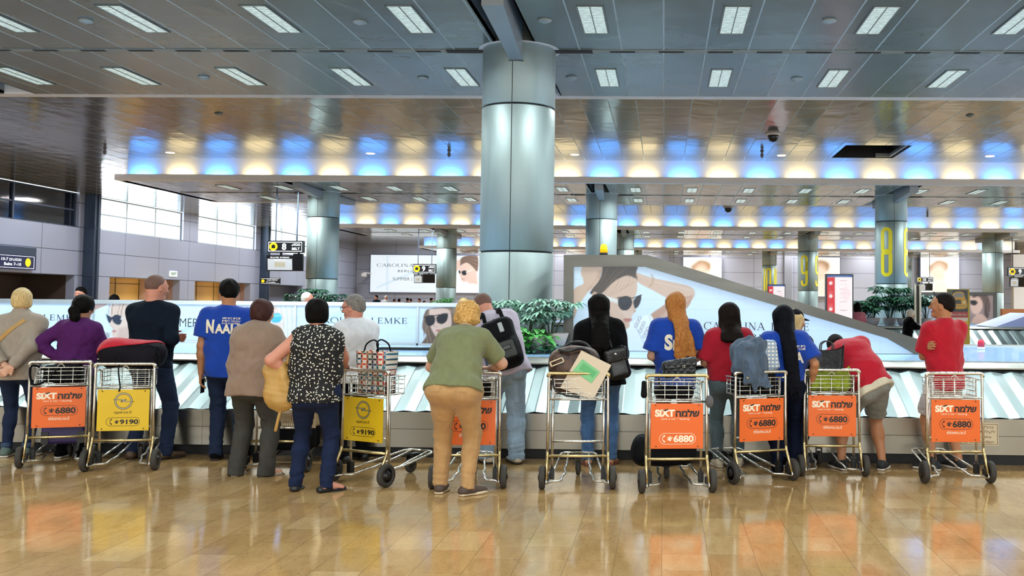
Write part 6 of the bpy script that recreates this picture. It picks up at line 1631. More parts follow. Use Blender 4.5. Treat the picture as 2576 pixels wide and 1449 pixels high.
# --- woman in purple
b = fb(180, 1148); H = Hof(205, 746, b[1])
p2 = person('person in a purple hooded top with dark tied hair, one hand on the hip', b, 0, H, SK_OLIVE, top=dict(mat=PURPLE, sleeve=1.92, hem=-.03, t=.02, loose=.01, hood=True, name='hooded_top'), bot=dict(mat=BLACKF, kind='slim'), shoes=dict(mat=BLACKF, sole=WSOLE),
    hair=dict(kind='pony', mat=H_BLACK, tail=[(.0, -.1, .0), (.01, -.125, -.05), (.03, -.12, -.11), (.05, -.1, -.17)], r=[.045, .05, .045, .02], noise=(.0025, 60, (1, 1, .3))), side=3, lean=2,
    head=(-12, 8, 4), hands=[(-.15, -.02, .615*H), (.16, .33, .58*H)], elb=[(-1, -.35, .25), (.6, -.6, -.6)], palms=[((.75, .2, -.5), (1, 0, .3), (0, 1, 0)), None], curl=[.35, .6])
# --- bald man in navy
b = fb(372, 1131); H = Hof(385, 692, b[1])
p3 = person('tall person in a navy sweater and jeans with shaved head, arms crossed', b, -6, H, SK_PINK, top=dict(mat=NAVYK, sleeve=1.93, hem=-.045, t=.014, loose=.015, name='sweater'), bot=dict(mat=NAVYJ, kind='straight'), shoes=dict(mat=mat('brown_leather', '#5c4636', rough=.5), sole=mat('dark_sole', '#2a221d', rough=.7)),
    hair=dict(kind='buzz', mat=H_BUZZ, noise=(.0006, 60, (1, 1, 1)), h=.006), head=(-28, 8, 0), hands=[(.10, .20, .655*H), (.175, .10, .645*H)], elb=[(-.5, -.3, -1), (.35, -.5, -1)], palms=[((1, .1, 0), (0, -1, 0), (0, 0, 1)), ((.1, -.5, -.6), (-1, 0, .2), (0, 1, .2))],
    fem=False, girth=1.04, feet=[(-.16, 0, 12), (.17, .02, -20)], curl=.55)
# --- teenager in the blue shirt by the left
b = fb(562, 1139); H = Hof(585, 705, b[1])
p4 = person('slim person in a royal blue printed T-shirt holding a phone low', b, 6, H, SK_TAN, top=dict(mat=ROYAL, sleeve=.72, hem=-.075, t=.018, loose=.03, flare=.02, slack=.014, name='t_shirt'), bot=dict(mat=NAVYJ, kind='straight'), shoes=dict(mat=BLACKF, sole=mat('dark_sole', '#2a221d')),
    hair=dict(kind='short', mat=H_BLACK, t=.010, noise=(.003, 60, (1, 1, .5))), head=(32, 6, 0), hands=[(-.235, .0, .47*H), (.22, .10, .49*H)], glasses=GL_BLK, fem=False, girth=.92, feet=[(-.08, .02, 8), (.1, .1, -5)], side=1)
shirt_text(p4, [('N', -.125, .165, .08, .13, .05), ('AALE', .05, .185, .25, .092, .04), ('שדח תיב ותינכת', .07, .085, .16, .018, .01), ('תידוהי המצוע', .07, .11, .16, .016, .01), ('ELITE ACADEMY', .07, .132, .16, .014, .01)], CREAMTXT)
# --- woman in brown
b = fl(632, 1197); H = 1.545
p5 = person('person in a brown sweater and charcoal trousers leaning toward a trolley', b, -8, H, SK_FAIR, top=dict(mat=BROWNK, sleeve=1.9, hem=-.085, t=.018, loose=.02, name='sweater'), bot=dict(mat=CHAR, kind='wide', len=1.2), shoes=dict(mat=mat('white_leather', '#d8d0c4', rough=.5), kind='sandal', sole=mat('beige_sole', '#9f8f78', rough=.7)),
    hair=dict(kind='full', mat=H_BRN, t=.012, noise=(.004, 42, (1, 1, .6))), lean=12, head=(-14, 8, 0), hands=[('w', *TL(4, -.16, -.03, .99)), ('w', *TL(4, .12, -.03, .99))], girth=1.30, hip=1.12, bust=1.2, arm=1.2, feet=[(-.13, -.02, 12), (.13, .02, -28)], curl=1.0, pel=(0, -.03, 0), hunch=6)
# --- woman in the dotted blouse
b = fl(786, 1236); H = Hof(805, 757, b[1])
p6 = person('person in a black and white dotted sleeveless blouse and navy jeans, hand on hip', b, 0, H, SK_PINK, top=dict(mat=dots(), sleeve=0, hem=-.065, t=.014, loose=.02, name='blouse', high=False), bot=dict(mat=fabric('deep_navy_jeans', '#16213d', .3, 700), kind='straight', waist=.05), shoes=dict(mat=mat('black_flat', '#0f0e0f', rough=.45), kind='flat'),
    hair=dict(kind='full', mat=H_BLACK, t=.012, noise=(.003, 50, (1, 1, .6))), head=(28, 4, 0), hands=[(-.19, .04, .60*H), ('w', *TL(3, -.20, -.04, .975))], elb=[(-1, -.75, .25), (1, -.8, -.5)], palms=[((.55, .5, -.5), (.9, -.2, 0), (0, .6, .6)), ((-.25, .9, -.05), (0, 0, -1), (-1, 0, 0))], girth=1.26, hip=1.14, bust=1.2, arm=1.28, leg=1.05, feet=[(-.15, .03, 12), (.12, -.02, -42)], curl=[.5, 1.0])
# --- man in white with glasses
b = fb(888, 1152); H = Hof(872, 745, b[1])
p7 = person('grey haired person in a white short sleeved shirt and glasses, in profile', b, 52, H, SK_PINK, top=dict(mat=WSHIRT, sleeve=.8, hem=-.06, t=.018, loose=.02, collar=True, flare=.02, slack=.012), bot=dict(mat=BLACKF, kind='straight'), shoes=dict(mat=mat('black_flat', '#0f0e0f'), sole=mat('dark_sole', '#2a221d')),
    hair=dict(kind='crop', mat=H_GREY, t=.004, noise=(.0015, 70, (1, 1, 1))), head=(28, 10, 0), hands=[(-.1, .32, .62*H), (.1, .34, .62*H)], fem=False, girth=1.1, glasses=GL_BLK, brows='#6b6560', curl=.7)
# --- bending woman in tan trousers
b = fl(1146, 1242); H = 1.66
p8 = person('person in a khaki T-shirt and tan trousers bending over a trolley handle', b, -3, H, SK_FAIR, top=dict(mat=KHAKI, sleeve=.78, hem=-.035, t=.016, loose=.02, flare=.012), bot=dict(mat=TANP, kind='straight', len=1.05, pockets=TANP), shoes=dict(mat=mat('dark_brown_shoe', '#4b3b31', rough=.7), sole=mat('cream_sole', '#cdbb9b', rough=.7), high=.02, trim=mat('lace_beige', '#b7a78c')),
    hair=dict(kind='curly', mat=H_CURL, t=.022, noise=(.011, 42, (1, 1, 1))), lean=44, head=(-10, 12, 0), hands=[('w', *TL(5, -.12, .10, .985)), ('w', *TL(5, .16, .08, .985))], elb=[(-1, -.2, -.8), (1, .1, -.9)], palms=[((.8, .55, 0), (0, 0, -1), (0, 1, 0)), ((-.8, .55, 0), (0, 0, -1), (0, 1, 0))], girth=1.0, hip=1.26, arm=1.12, leg=1.12, shw=.96, bust=1.1, feet=[(-.13, .02, 3), (.11, -.06, -38)], pel=(0.02, -.16, -.01), curl=.5, twist=-4, hunch=-6)
# --- man with the backpack
b = fb(1266, 1163); H = 1.73
p9 = person('person in a lilac shirt and pale jeans with a black backpack, head bowed', b, 14, H, SK_PINK, top=dict(mat=LILAC, sleeve=1.5, hem=-.06, t=.018, loose=.02, collar=True), bot=dict(mat=LIGHTJ, kind='wide', len=1.1), shoes=dict(mat=mat('beige_shoe', '#b9ab90', rough=.7), sole=mat('dark_sole', '#2a221d')),
    hair=dict(kind='buzz', mat=H_BUZZ, noise=(.0008, 60, (1, 1, 1))), lean=27, side=-18, head=(34, 26, 0), hands=[(-.1, .5, .6*H), (.12, .5, .6*H)], fem=False, girth=1.14, hip=1.05, feet=[(-.15, .05, 20), (.12, -.02, 14)], pel=(0, -.06, 0), hunch=10, brows='#7d6a60')
# --- woman in black
b = fb(1508, 1165); H = Hof(1480, 742, b[1])
p10 = person('person in a black jacket and blue jeans with long straight black hair', b, 6, H, SK_OLIVE, top=dict(mat=BLACKF, sleeve=1.9, hem=-.06, t=.026, loose=.03, name='jacket'), bot=dict(mat=BLUEJ, kind='straight', len=1.08), shoes=dict(mat=mat('brown_sandal', '#7a4630', rough=.55), kind='sandal'),
    hair=dict(kind='long', mat=H_BLACK, t=.008, len=.36, w=.088, w2=.085, d2=.026, jag=.06, noise=(.002, 60, (1, 1, .15))), head=(14, 6, 0), hands=[(-.12, .3, .6*H), (.1, .3, .64*H)], girth=1.2, hip=1.08, feet=[(-.11, -.02, 10), (.11, .01, -18)], side=-2)
# --- ginger girl
b = fb(1697, 1160); H = Hof(1712, 737, b[1])
p11 = person('person in a royal blue printed T-shirt with very long ginger hair', b, 8, H, SK_FAIR, top=dict(mat=ROYAL, sleeve=.8, hem=-.10, t=.018, loose=.035, flare=.025, slack=.014, name='t_shirt'), bot=dict(mat=NAVYJ, kind='slim'), shoes=dict(mat=BLACKF, sole=WSOLE),
    hair=dict(kind='long', mat=H_GING, t=.006, len=.46, w=.074, w2=.095, d2=.016, jag=.1, dir=(.12, -.05, -1.), noise=(.005, 55, (1, 1, .05))), head=(26, 4, 0), hands=[(-.12, .22, .6*H), (.13, .2, .58*H)], girth=.96, feet=[(-.09, 0, 5), (.09, 0, -5)])
shirt_text(p11, [('S', -.085, .20, .075, .15, .05), ('ELA', .05, .225, .19, .1, .04), ('שדח תיב', .06, .115, .12, .02, .01), ('ותינכת', .06, .14, .12, .016, .01)], CREAMTXT)
# --- red top, dark bob
b = fb(1833, 1163); H = Hof(1830, 765, b[1])
p12 = person('person in a dark red top and grey jeans with a dark shoulder-length bob', b, 4, H, SK_OLIVE, top=dict(mat=REDD, sleeve=.9, hem=-.005, t=.018, loose=.04, flare=.03, slack=.014, name='blouse'), bot=dict(mat=GREYJ, kind='straight', waist=.06, len=1.0), shoes=dict(mat=mat('cream_canvas', '#d8cdb4', rough=.7), sole=WSOLE, high=.01),
    hair=dict(kind='bob', mat=H_DK, t=.008, len=.215, w=.094, w2=.104, d2=.034, jag=.015, noise=(.0035, 50, (1, 1, .2))), head=(5, 8, 0), hands=[(-.14, .22, .6*H), (.12, .24, .6*H)], girth=1.12, hip=1.1, feet=[(-.1, 0, 8), (.1, .05, -10)])
# --- capped blond girl and the dark haired girl in blue in front of her
b = fb(1994, 1150, 9.62); H = Hof(1986, 783, b[1])
p14 = person('person in a dark peaked cap with blond hair, standing behind the very long black hair', b, -20, H, SK_TAN, top=dict(mat=BLACKF, sleeve=1.85, hem=-.04, t=.014, name='jacket'), bot=dict(mat=NAVYJ, kind='slim'), shoes=dict(mat=BLACKF, sole=WSOLE),
    hair=dict(kind='long', mat=H_BLOND, t=.004, len=.14, w=.062, w2=.055, noise=(.003, 55, (1, 1, .2))), head=(-34, 6, 0), hands=[(-.1, .16, .56*H), (.1, .16, .56*H)], girth=.85, shw=.85, feet=[(-.08, .0, 5), (.08, .0, -10)])
S = SDF(); S.ell(p14.HP(0, -.018, .045), np.array([.087, .107, .085])*p14.hs, .01, p14.A); S.cut(p14.HP(0, 0, .035), -p14.A[2]-p14.A[1]*.12)
cp = p14.part(S, 'cap', .006, fabric('cap_black', '#15171b', .1)); S = SDF(); S.lim(p14.HP(0, .08, .04), p14.HP(0, .155, .03), (.066, .006), (.05, .005), k=0, side=p14.A[0]); p14.part(S, 'peak', .004, MATS['cap_black'], cp)
b = fb(1976, 1157, 9.2); H = Hof(1960, 771, b[1])
p13 = person('person in a royal blue printed T-shirt and navy trousers with waist-long black hair', b, 2, H, SK_TAN, top=dict(mat=ROYAL, sleeve=.85, hem=.03, t=.018, loose=.03, flare=.03, slack=.016, name='t_shirt'), bot=dict(mat=fabric('ink_navy_trousers', '#0f1527', .25), kind='straight', waist=.075), shoes=dict(mat=BLACKF, sole=mat('dark_sole', '#2a221d')),
    hair=dict(kind='long', mat=hairmat('ink_hair', ['#07080c', '#0b0d15', '#11141f']), t=.004, len=.60, w=.072, w2=.066, d2=.022, jag=.08, dir=(.11, -.04, -1.), noise=(.002, 60, (1, 1, .08))), head=(2, 4, 0), hands=[(-.16, .16, .56*H), (.24, .02, .53*H)], girth=1.04, side=-2, feet=[(-.07, 0, 4), (.09, .02, -6)])
shirt_text(p13, [('S', -.125, .20, .075, .15, .05), ('A', .115, .215, .075, .1, .04), ('שדח תיב', .12, .115, .1, .02, .01), ('ותינכת', .12, .14, .1, .016, .01)], CREAMTXT)
# --- boy bending over the belt
b = fb(2168, 1164, 9.5)
p15 = person('person in a red T-shirt and grey shorts bent deep over the belt', b, 10, 1.67, SK_TAN, top=dict(mat=REDT, sleeve=.8, hem=-.04, t=.02, loose=.03, flare=.02, slack=.012, name='t_shirt', band=(-.02, -.062, CREAMB)), bot=dict(mat=GREYS, kind='shorts', len=.86, name='shorts', t=.014), shoes=dict(mat=mat('black_canvas', '#15161a', rough=.7), sole=WSOLE, trim=WSOLE),
    hair=dict(kind='crop', mat=H_DK, t=.006, noise=(.0015, 60, (1, 1, 1))), lean=56, side=-24, head=(0, 45, 0), hands=[(-.26, .55, .70), (-.02, .56, .68)], elb=[(-1, 0, 0), (1, 0, .2)], fem=False, girth=1.02, feet=[(-.19, .02, 10), (.19, -.03, -34)], pel=(.03, -.10, 0), crouch=.055, hunch=35)
# --- boy in red with crossed arms
b = fb(2378, 1164); H = Hof(2392, 740, b[1])
p16 = person('person in a red T-shirt and pale shorts with arms crossed, face in profile', b, 26, H, SK_TAN, top=dict(mat=REDT, sleeve=.82, hem=-.08, t=.018, loose=.025, flare=.02, slack=.014, name='t_shirt'), bot=dict(mat=PALES, kind='shorts', len=.9, name='shorts', t=.012), shoes=dict(mat=mat('dark_sneaker', '#1d1f24', rough=.7), sole=WSOLE, trim=WSOLE),
    hair=dict(kind='crop', mat=H_DK, t=.003, noise=(.001, 70, (1, 1, 1))), head=(40, 0, 0), hands=[(.08, .2, .66*H), (-.175, .055, .70*H)], elb=[(-1, -.25, -.4), (1, .1, -.5)], palms=[((1, 0, .1), (0, -1, 0), (0, 0, 1)), ((-.35, -.75, .1), (.7, -.4, 0), (0, 0, 1))], fem=False, girth=.92, shw=.95, feet=[(-.13, .02, 25), (.15, -.02, 5)], curl=.6)
# --- people beyond the carousel
CO = dict(rb=.011, rc=.013)
TEE = dict(sleeve=.8, hem=-.06, t=.016, loose=.02)
p = at(205, 724, 17.9); person('dark haired person facing forward behind the long white lightbox', (p[0], 17.9), 176, p[2], SK_PINK, top=dict(mat=NAVYK, **TEE), bot=dict(mat=NAVYJ), hair=dict(kind='short', mat=H_BLACK, t=.01), fem=False, **CO)
p = at(229, 744, 18.0); person('dark haired person turned away right beside the facing dark haired head', (p[0]+.1, 18.6), 30, p[2]+.005, SK_PINK, top=dict(mat=BLACKF, **TEE), bot=dict(mat=NAVYJ), hair=dict(kind='short', mat=H_BLACK, t=.01), fem=False, **CO)
p = at(772, 737, 17.9); person('white haired person in profile behind the lightbox below the belt 8 sign', (p[0], 17.9), -70, p[2], SK_PINK, top=dict(mat=WSHIRT, **TEE), bot=dict(mat=NAVYJ), hair=dict(kind='crop', mat=H_WHITE, t=.003), fem=False, head=(-15, 0, 0), **CO)
p = at(1166, 752, 17.9); person('blond person barely showing over the lightbox left of the backpack wearer', (p[0], 17.9), 20, p[2], SK_FAIR, top=dict(mat=TAUPE, **TEE), bot=dict(mat=NAVYJ), hair=dict(kind='full', mat=H_BLOND, t=.01), **CO)
p = at(2290, 781, 27.3); old = person('white haired old person in black seen in profile beyond the sloping enclosure', (p[0]-.08, 27.3), -82, p[2], SK_FAIR, top=dict(mat=BLACKF, sleeve=1.8, hem=-.05, t=.022, loose=.02), bot=dict(mat=BLACKF), shoes=dict(mat=BLACKF), hair=dict(kind='full', mat=H_WHITE, t=.014, noise=(.006, 30, (1, 1, 1))), lean=10, head=(0, 6, 0), hands=[(-.12, .40, .66*p[2]), (.1, .42, .66*p[2])], girth=1.1, **CO)
p = at(2156, 762, 27.0); person('small person in a pink top right of the tall lit totem', (p[0], 27.0), 10, p[2], SK_TAN, top=dict(mat=fabric('pink_top', '#b56a7c'), **TEE), bot=dict(mat=NAVYJ), hair=dict(kind='bob', mat=H_BLACK, len=.1), **CO)
# distant travellers: only their heads clear the lightbox
proto = None
FARX = ((947, 743), (971, 744), (992, 753), (1004, 752), (1025, 750), (1033, 752), (1055, 752), (1067, 757), (1085, 750), (906, 753))
FAR = []
for k, (fw_, hh) in enumerate((('dark', H_BLACK), ('white', H_WHITE))):
    FAR.append(person('distant dark haired traveller before the far wall under the billboard' if k == 0 else 'distant white haired traveller before the far wall under the billboard', (0, 0), 150, 1.75, SK_PINK, top=dict(mat=NAVYK if k == 0 else WSHIRT, **TEE), bot=dict(mat=NAVYJ), hair=dict(kind='short', mat=hh, t=.01), fem=False, rb=.02, rc=.022, group='travellers under the billboard').body)
used = [0, 0]
for n, (x, y) in enumerate(FARX):
    k = 1 if n == 1 else 0; q = at(x, y, 62.0+(n % 3)*2.5); o = FAR[k] if not used[k] else copy_tree(FAR[k]); used[k] = 1
    o.location = (q[0], q[1], 0); s = q[2]/1.75; o.scale = (s, s, s); o.rotation_euler = (0, 0, n*1.1)
# ================================================================ luggage and bags
def soft(name, S, h, m, loc, label, cat, sm=2, yaw=0., group=None):
    """implicit shape given round its own base point"""
    V, Q = S.mesh(h, sm); Z = rotz(yaw)
    o = mk(name, V @ Z.T, Q, m, None, True, loc=loc); return tag(o, label, cat, group)
def kid(name, S, h, m, parent, yaw=0., sm=1):
    V, Q = S.mesh(h, sm); return mk(name, V @ rotz(yaw).T, Q, m, parent, True)
def tubekid(name, pts, r, m, parent, seg=6, yaw=0., flat=None):
    mb = MB(); mb.tube(np.asarray(pts) @ rotz(yaw).T, r, seg); return mb.build(name, m, parent, True)
NYL = fabric('black_nylon', '#101114', .3, 500, .6); LEATH = mat('black_leather', '#0d0d0f', rough=.32, bump=(25, .25, (1, 1, 1))); REDN = fabric('red_nylon', '#b81d2f', .3, 500, .6)
# trolley 1: black bag in the basket and suitcase on the base
a = TR[1][1]; S = SDF(); S.box((0, 0, .085), (.165, .10, .085), .05).disp(wob(.008, 16, 3)); o = soft('travel_bag', S, .008, NYL, TL(1, 0, .135, .752), 'black bag lying in the basket of the trolley with the purple suitcase', 'bag', 2, a)
tubekid('strap', bez([(-.14, -.06, .12), (-.2, -.16, .17), (-.245, -.15, .14), (-.22, -.145, .0), (-.12, -.12, .03), (.0, -.12, .17), (.1, -.1, .215), (.14, -.06, .19), (.15, .0, .13)], 8), .010, NYL, o, 8, a)
S = SDF(); S.box((0, 0, .29), (.185, .12, .27), .035); o = soft('suitcase', S, .008, mat('purple_shell', '#2e1f58', rough=.45, bump=(30, .1, (1, 1, 1))), TL(1, 0, .34, .145), 'dark purple suitcase standing on the base of the first orange trolley', 'suitcase', 1, a)
mb = MB()
for x in (-.15, .15): mb.box((x-.03, -.135, .03), (x+.03, -.11, .14))
mb.V = [v @ rotz(a).T for v in mb.V]; mb.build('corner_guards', M_HUB, o)
# trolley 2: duffel
a = TR[2][1]; S = SDF(); S.lim((-.17, 0, .13), (.17, 0, .12), (.135, .125), (.13, .12), k=.02, side=(0, 1, 0)).box((0, 0, .1), (.235, .13, .1), .06, k=.04).disp(wob(.012, 11, 5)); o = soft('duffel_bag', S, .008, fabric('duffel_black', '#15131a', .35, 400, .6), TL(2, .03, .13, .915), 'red and black duffel bag slumped across the first yellow trolley', 'duffel bag', 2, a)
S = SDF(); S.lim((-.17, 0, .13), (.17, 0, .12), (.143, .133), (.138, .128), k=.02, side=(0, 1, 0)).box((0, 0, .1), (.243, .138, .108), .06, k=.04).disp(wob(.012, 11, 5)); S.cut((0, -.1, .205), (.2, -.35, -1)); kid('red_flap', S, .008, REDN, o, a)
S = SDF(); S.box((.215, -.02, .11), (.025, .10, .09), .02).disp(wob(.006, 14, 8)); kid('end_panel', S, .008, NYL, o, a)
for x in (-.07,): tubekid('strap', bez([(x, -.12, .06), (x-.01, -.155, .0), (x, -.16, -.1), (x+.01, -.16, -.17), (x, -.16, -.21)], 6), .007, NYL, o, 6, a)
tubekid('handle', bez([(.12, -.09, .2), (.2, -.12, .19), (.25, -.12, .1), (.24, -.11, .02)], 8), .009, NYL, o, 6, a)
# trolley 3: patterned shopper
def shopper():
    m, t, p = base_mat('patterned_paper'); s = t.new('ShaderNodeSeparateXYZ', {0: t.coord(out='Generated')})
    u, v = t.math('MULTIPLY', s.outputs[0], 6.0), t.math('MULTIPLY', s.outputs[2], 8.0)
    fu, fv = t.math('FRACT', u), t.math('FRACT', v); cnt = None
    for cx in (0, 1):
        for cy in (0, 1):
            d = t.math('SQRT', t.math('ADD', t.math('POWER', t.math('SUBTRACT', fu, cx), 2.), t.math('POWER', t.math('SUBTRACT', fv, cy), 2.)))
            k = t.math('LESS_THAN', d, .70); cnt = k if cnt is None else t.math('ADD', cnt, k)
    pet = t.math('GREATER_THAN', cnt, 1.5)
    w = t.new('ShaderNodeTexWhiteNoise', {'Vector': t.new('ShaderNodeCombineXYZ', {0: t.math('FLOOR', t.math('ADD', u, .5)), 1: t.math('FLOOR', t.math('ADD', v, .5))}).outputs[0]}, noise_dimensions='3D')
    c = t.ramp(w.outputs[0], [(0, lin('#b5352f')), (.17, lin('#2f6f8f')), (.34, lin('#3a2f4f')), (.5, lin('#d2562f')), (.66, lin('#35695a')), (.82, lin('#26242b'))], 'CONSTANT')
    t.l.new(t.mix(pet, lin('#e6e0d4'), c), p.inputs['Base Color']); p.inputs['Roughness'].default_value = .5; return m
a = TR[3][1]; o = empty('shopping_bag', TL(3, .0, .135, .752), 'colourful petal patterned shopping bag standing in the second yellow trolley', 'shopping bag', None, a)
mb = MB(); V = []; F = []; nx = 10
for k, z in enumerate(np.linspace(0, .36, 10)):
    w, d = .155+.02*z/.36, .085+.01*z/.36; g_ = np.random.default_rng(k)
    for q in range(40):
        th = q/40*2*np.pi; ex = 6.; c, s_ = math.cos(th), math.sin(th); r = (abs(c)**ex+abs(s_)**ex)**(-1/ex)
        V.append((w*c*r+.004*math.sin(3*th+z*20), d*s_*r+.006*math.sin(5*th+z*13), z))
for k in range(9): F += [(k*40+q, k*40+(q+1) % 40, (k+1)*40+(q+1) % 40, (k+1)*40+q) for q in range(40)]
F.append(tuple(range(40))[::-1]); mb.add(V, F); body = mb.build('bag_body', shopper(), o, True)
for y in (-.09, .09): tubekid('handle', bez([(-.07, y, .35), (-.065, y*.7, .42), (0, y*.5, .455), (.065, y*.7, .42), (.07, y, .35)], 8), .007, NYL, o)
S = SDF(); S.box((0, 0, .3), (.13, .06, .05), .03).disp(wob(.012, 25, 4)); kid('contents', S, .009, WSHIRT, o)
# trolley 4: crate and bags
a = TR[4][1]; o = empty('plastic_crate', TL(4, .0, .36, .36), 'beige slotted plastic crate on the trolley beside the dotted blouse', 'crate', None, a)
mb = MB(); w, d, h = .24, .16, .13
for y in (-d, d-.012): 
    for z0, z1 in ((0, .02), (.06, .07), (.11, .13)): mb.box((-w, y, z0), (w, y+.012, z1))
    for k in range(25): x = -w+k*.02; mb.box((x-.001, y+.001, 0), (x+.009 if k % 8 else x+.04, y+.011, h))
for x in (-w, w-.012): mb.box((x, -d, 0), (x+.012, d, h))
mb.box((-w, -d, 0), (w, d, .01)); mb.box((-w-.01, -d-.012, h-.015), (w+.01, -d, h+.005)); mb.build('crate_body', mat('beige_plastic', '#c9b08c', rough=.5), o)
S = SDF(); S.box((0, 0, .11), (.24, .16, .105), .05).disp(wob(.01, 12, 9)); soft('holdall', S, .009, NYL, TL(4, 0, .36, .14), 'black holdall lying under the beige crate', 'holdall', 2, a)
S = SDF(); S.ell((0, 0, .17), (.17, .12, .17)).disp(wob(.014, 14, 6)); soft('rucksack', S, .009, fabric('dark_green_cloth', '#1f3d2e', .35), TL(4, .08, .36, .50), 'dark green rucksack on top of the beige crate', 'rucksack', 2, a)
S = SDF(); S.box((0, 0, .1), (.15, .1, .12), .05).disp(wob(.012, 14, 16)); soft('cloth_bag', S, .009, NYL, TL(4, -.02, .14, .755), 'black bag in the basket held by the person in brown', 'bag', 2, a)
# trolley 5
a = TR[5][1]; S = SDF(); S.box((0, 0, .06), (.1, .1, .06), .015); soft('black_case', S, .008, NYL, TL(5, .07, .13, .752), 'small black case in the basket beneath the bending person', 'case', 1, a)
S = SDF(); S.ell((0, 0, .075), (.05, .08, .075)).disp(wob(.015, 30, 6)); soft('plastic_bag', S, .007, mat('clear_plastic', '#cfc8bd', rough=.25), TL(5, .165-.0, .13, .752), 'crumpled pale plastic bag at the side of the same basket', 'plastic bag', 1, a)
# trolley 6: brown duffel and papers
def mono():
    m, t, p = base_mat('brown_monogram'); v = t.coord(); vo = t.new('ShaderNodeTexVoronoi', {'Vector': v, 'Scale': 17.0, 'Randomness': .35}); d = vo.outputs['Distance']
    k = t.math('MULTIPLY', t.math('GREATER_THAN', d, .30), t.math('LESS_THAN', d, .42))
    n = t.new('ShaderNodeTexNoise', {'Vector': v, 'Scale': 9.0}); t.l.new(t.mix(k, t.ramp(n.outputs[0], [(.3, lin('#37231a')), (.7, lin('#5a3c2d'))]), lin('#1f1613')), p.inputs['Base Color']); p.inputs['Roughness'].default_value = .5; return m
a = TR[6][1]; S = SDF(); RR = rot((0, 1, 0), R(-4)); S.box((-.01, 0, .185), (.205, .11, .185), .08).ell((-.02, 0, .25), (.20, .11, .15), .06).disp(wob(.01, 12, 12)); o = soft('duffel_bag', S, .008, mono(), TL(6, -.03, .155, .775), 'brown patterned duffel bag with black straps in the bare trolley', 'duffel bag', 2, a)
S = SDF(); S.lim((-.13, -.125, .30), (-.22, -.05, .12), (.03, .012), k=.01); tubekid('strap', bez([(-.14, -.10, .37), (-.06, -.13, .36), (.02, -.125, .385), (.1, -.12, .37), (.16, -.11, .3)], 8), .012, LEATH, o, 8, a); tubekid('strap', bez([(-.12, .08, .38), (-.02, .06, .43), (.08, .05, .42), (.15, .03, .35)], 8), .012, LEATH, o, 8, a)
tubekid('strap', bez([(-.215, -.11, .2), (-.17, -.15, .05), (-.08, -.15, -.005), (.04, -.155, -.02)], 8), .008, LEATH, o, 6, a)
mb = MB(); Rb = rot((0, 1, 0), R(-22))
for q in (((-.06, -.008, -.022), (.06, .008, -.014)), ((-.06, -.008, .014), (.06, .008, .022)), ((-.06, -.008, -.022), (-.05, .008, .022)), ((.05, -.008, -.022), (.06, .008, .022))): mb.box(*q)
mb.V = [(v @ Rb.T+np.array([-.155, -.128, .27])) @ rotz(a).T for v in mb.V]; mb.build('buckle', mat('cream_buckle', '#d9c8a6', rough=.4), o)
Yp = TL(6, 0, -.028, 0)[1]
def sheet(name, pix, Yt, Yb, m, label, th=.006, parent=None, loc=None):
    P = np.array([at(1320+x/2.337, 640+y/2.337, Yt+(Yb-Yt)*((y-560)/300.)) for x, y in pix]); c = P.mean(0) if loc is None else np.array(loc)
    V = np.concatenate([P-c, P-c+[0, th, 0]]); n = len(P); return mk(name, V, [tuple(range(n))[::-1], tuple(range(n, 2*n))]+[(i, (i+1) % n, n+(i+1) % n, n+i) for i in range(n)], m, parent, loc=c if parent is None else (0, 0, 0)), c
o, c = sheet('document_folder', [(333, 565), (508, 652), (402, 856), (207, 785)], Yp-.0, Yp+.05, mat('cream_card', '#d8c9b4', rough=.6), '', .02); tag(o, 'cream document folder with a green form sticking out of the bare trolley basket', 'folder')
sheet('green_form', [(340, 616), (442, 690), (392, 757), (283, 682)], Yp-.004, Yp+.046, mat('green_form', '#7fc98f', rough=.6), '', .002, o, c); sheet('form_heading', [(347, 640), (425, 695), (400, 722), (318, 672)], Yp-.006, Yp+.044, mat('green_form_deep', '#62b67a', rough=.6), '', .001, o, c)
# trolley 7
def quilt():
    m, t, p = base_mat('quilted_leather'); s = t.new('ShaderNodeSeparateXYZ', {0: t.coord(rot=(0, R(45), 0))}); f = lambda q: t.math('ABSOLUTE', t.math('SUBTRACT', t.math('FRACT', t.math('MULTIPLY', q, 26.)), .5))
    h = t.math('MAXIMUM', f(s.outputs[0]), f(s.outputs[2])); b = t.new('ShaderNodeBump', {'Height': h, 'Strength': .9, 'Distance': -.012}); t.l.new(b.outputs[0], p.inputs['Normal']); p.inputs['Base Color'].default_value = (*lin('#1b2126'), 1); p.inputs['Roughness'].default_value = .28; return m
a = TR[7][1]; QL = quilt(); S = SDF(); RR = rot((0, 1, 0), R(9)); S.box((0, 0, .075), (.14, .07, .07), .03, R_=RR).disp(wob(.004, 20, 3)); o = soft('handbag', S, .007, QL, TL(7, .03, .12, .93), 'black quilted handbag perched on the trolley with white phone number', 'handbag', 2, a)
S = SDF(); S.box((.005, -.012, .115), (.143, .066, .04), .02, R_=RR).cut((0, -.03, .0), (0, 1, 0)); kid('flap', S, .007, QL, o, a); mb = MB(); mb.tube([(.02, -.085, .1), (.04, -.086, .1), (.04, -.086, .085), (.02, -.085, .085)], .003, 5, closed=True); mb.V = [v @ rotz(a).T for v in mb.V]; mb.build('clasp', mat('clasp_silver', '#c8c8c4', rough=.25, metal=1.), o, True)
tubekid('strap', bez([(-.12, -.05, .12), (-.17, -.08, .05), (-.16, -.06, -.08), (-.05, -.03, -.13)], 8), .006, LEATH, o, 6, a)
S = SDF(); S.box((0, 0, .055), (.16, .09, .05), .04).disp(wob(.01, 18, 13)); soft('camera_bag', S, .008, NYL, TL(7, 0, .14, .752), 'dark soft bag at the bottom of the basket below the quilted handbag', 'bag', 2, a)
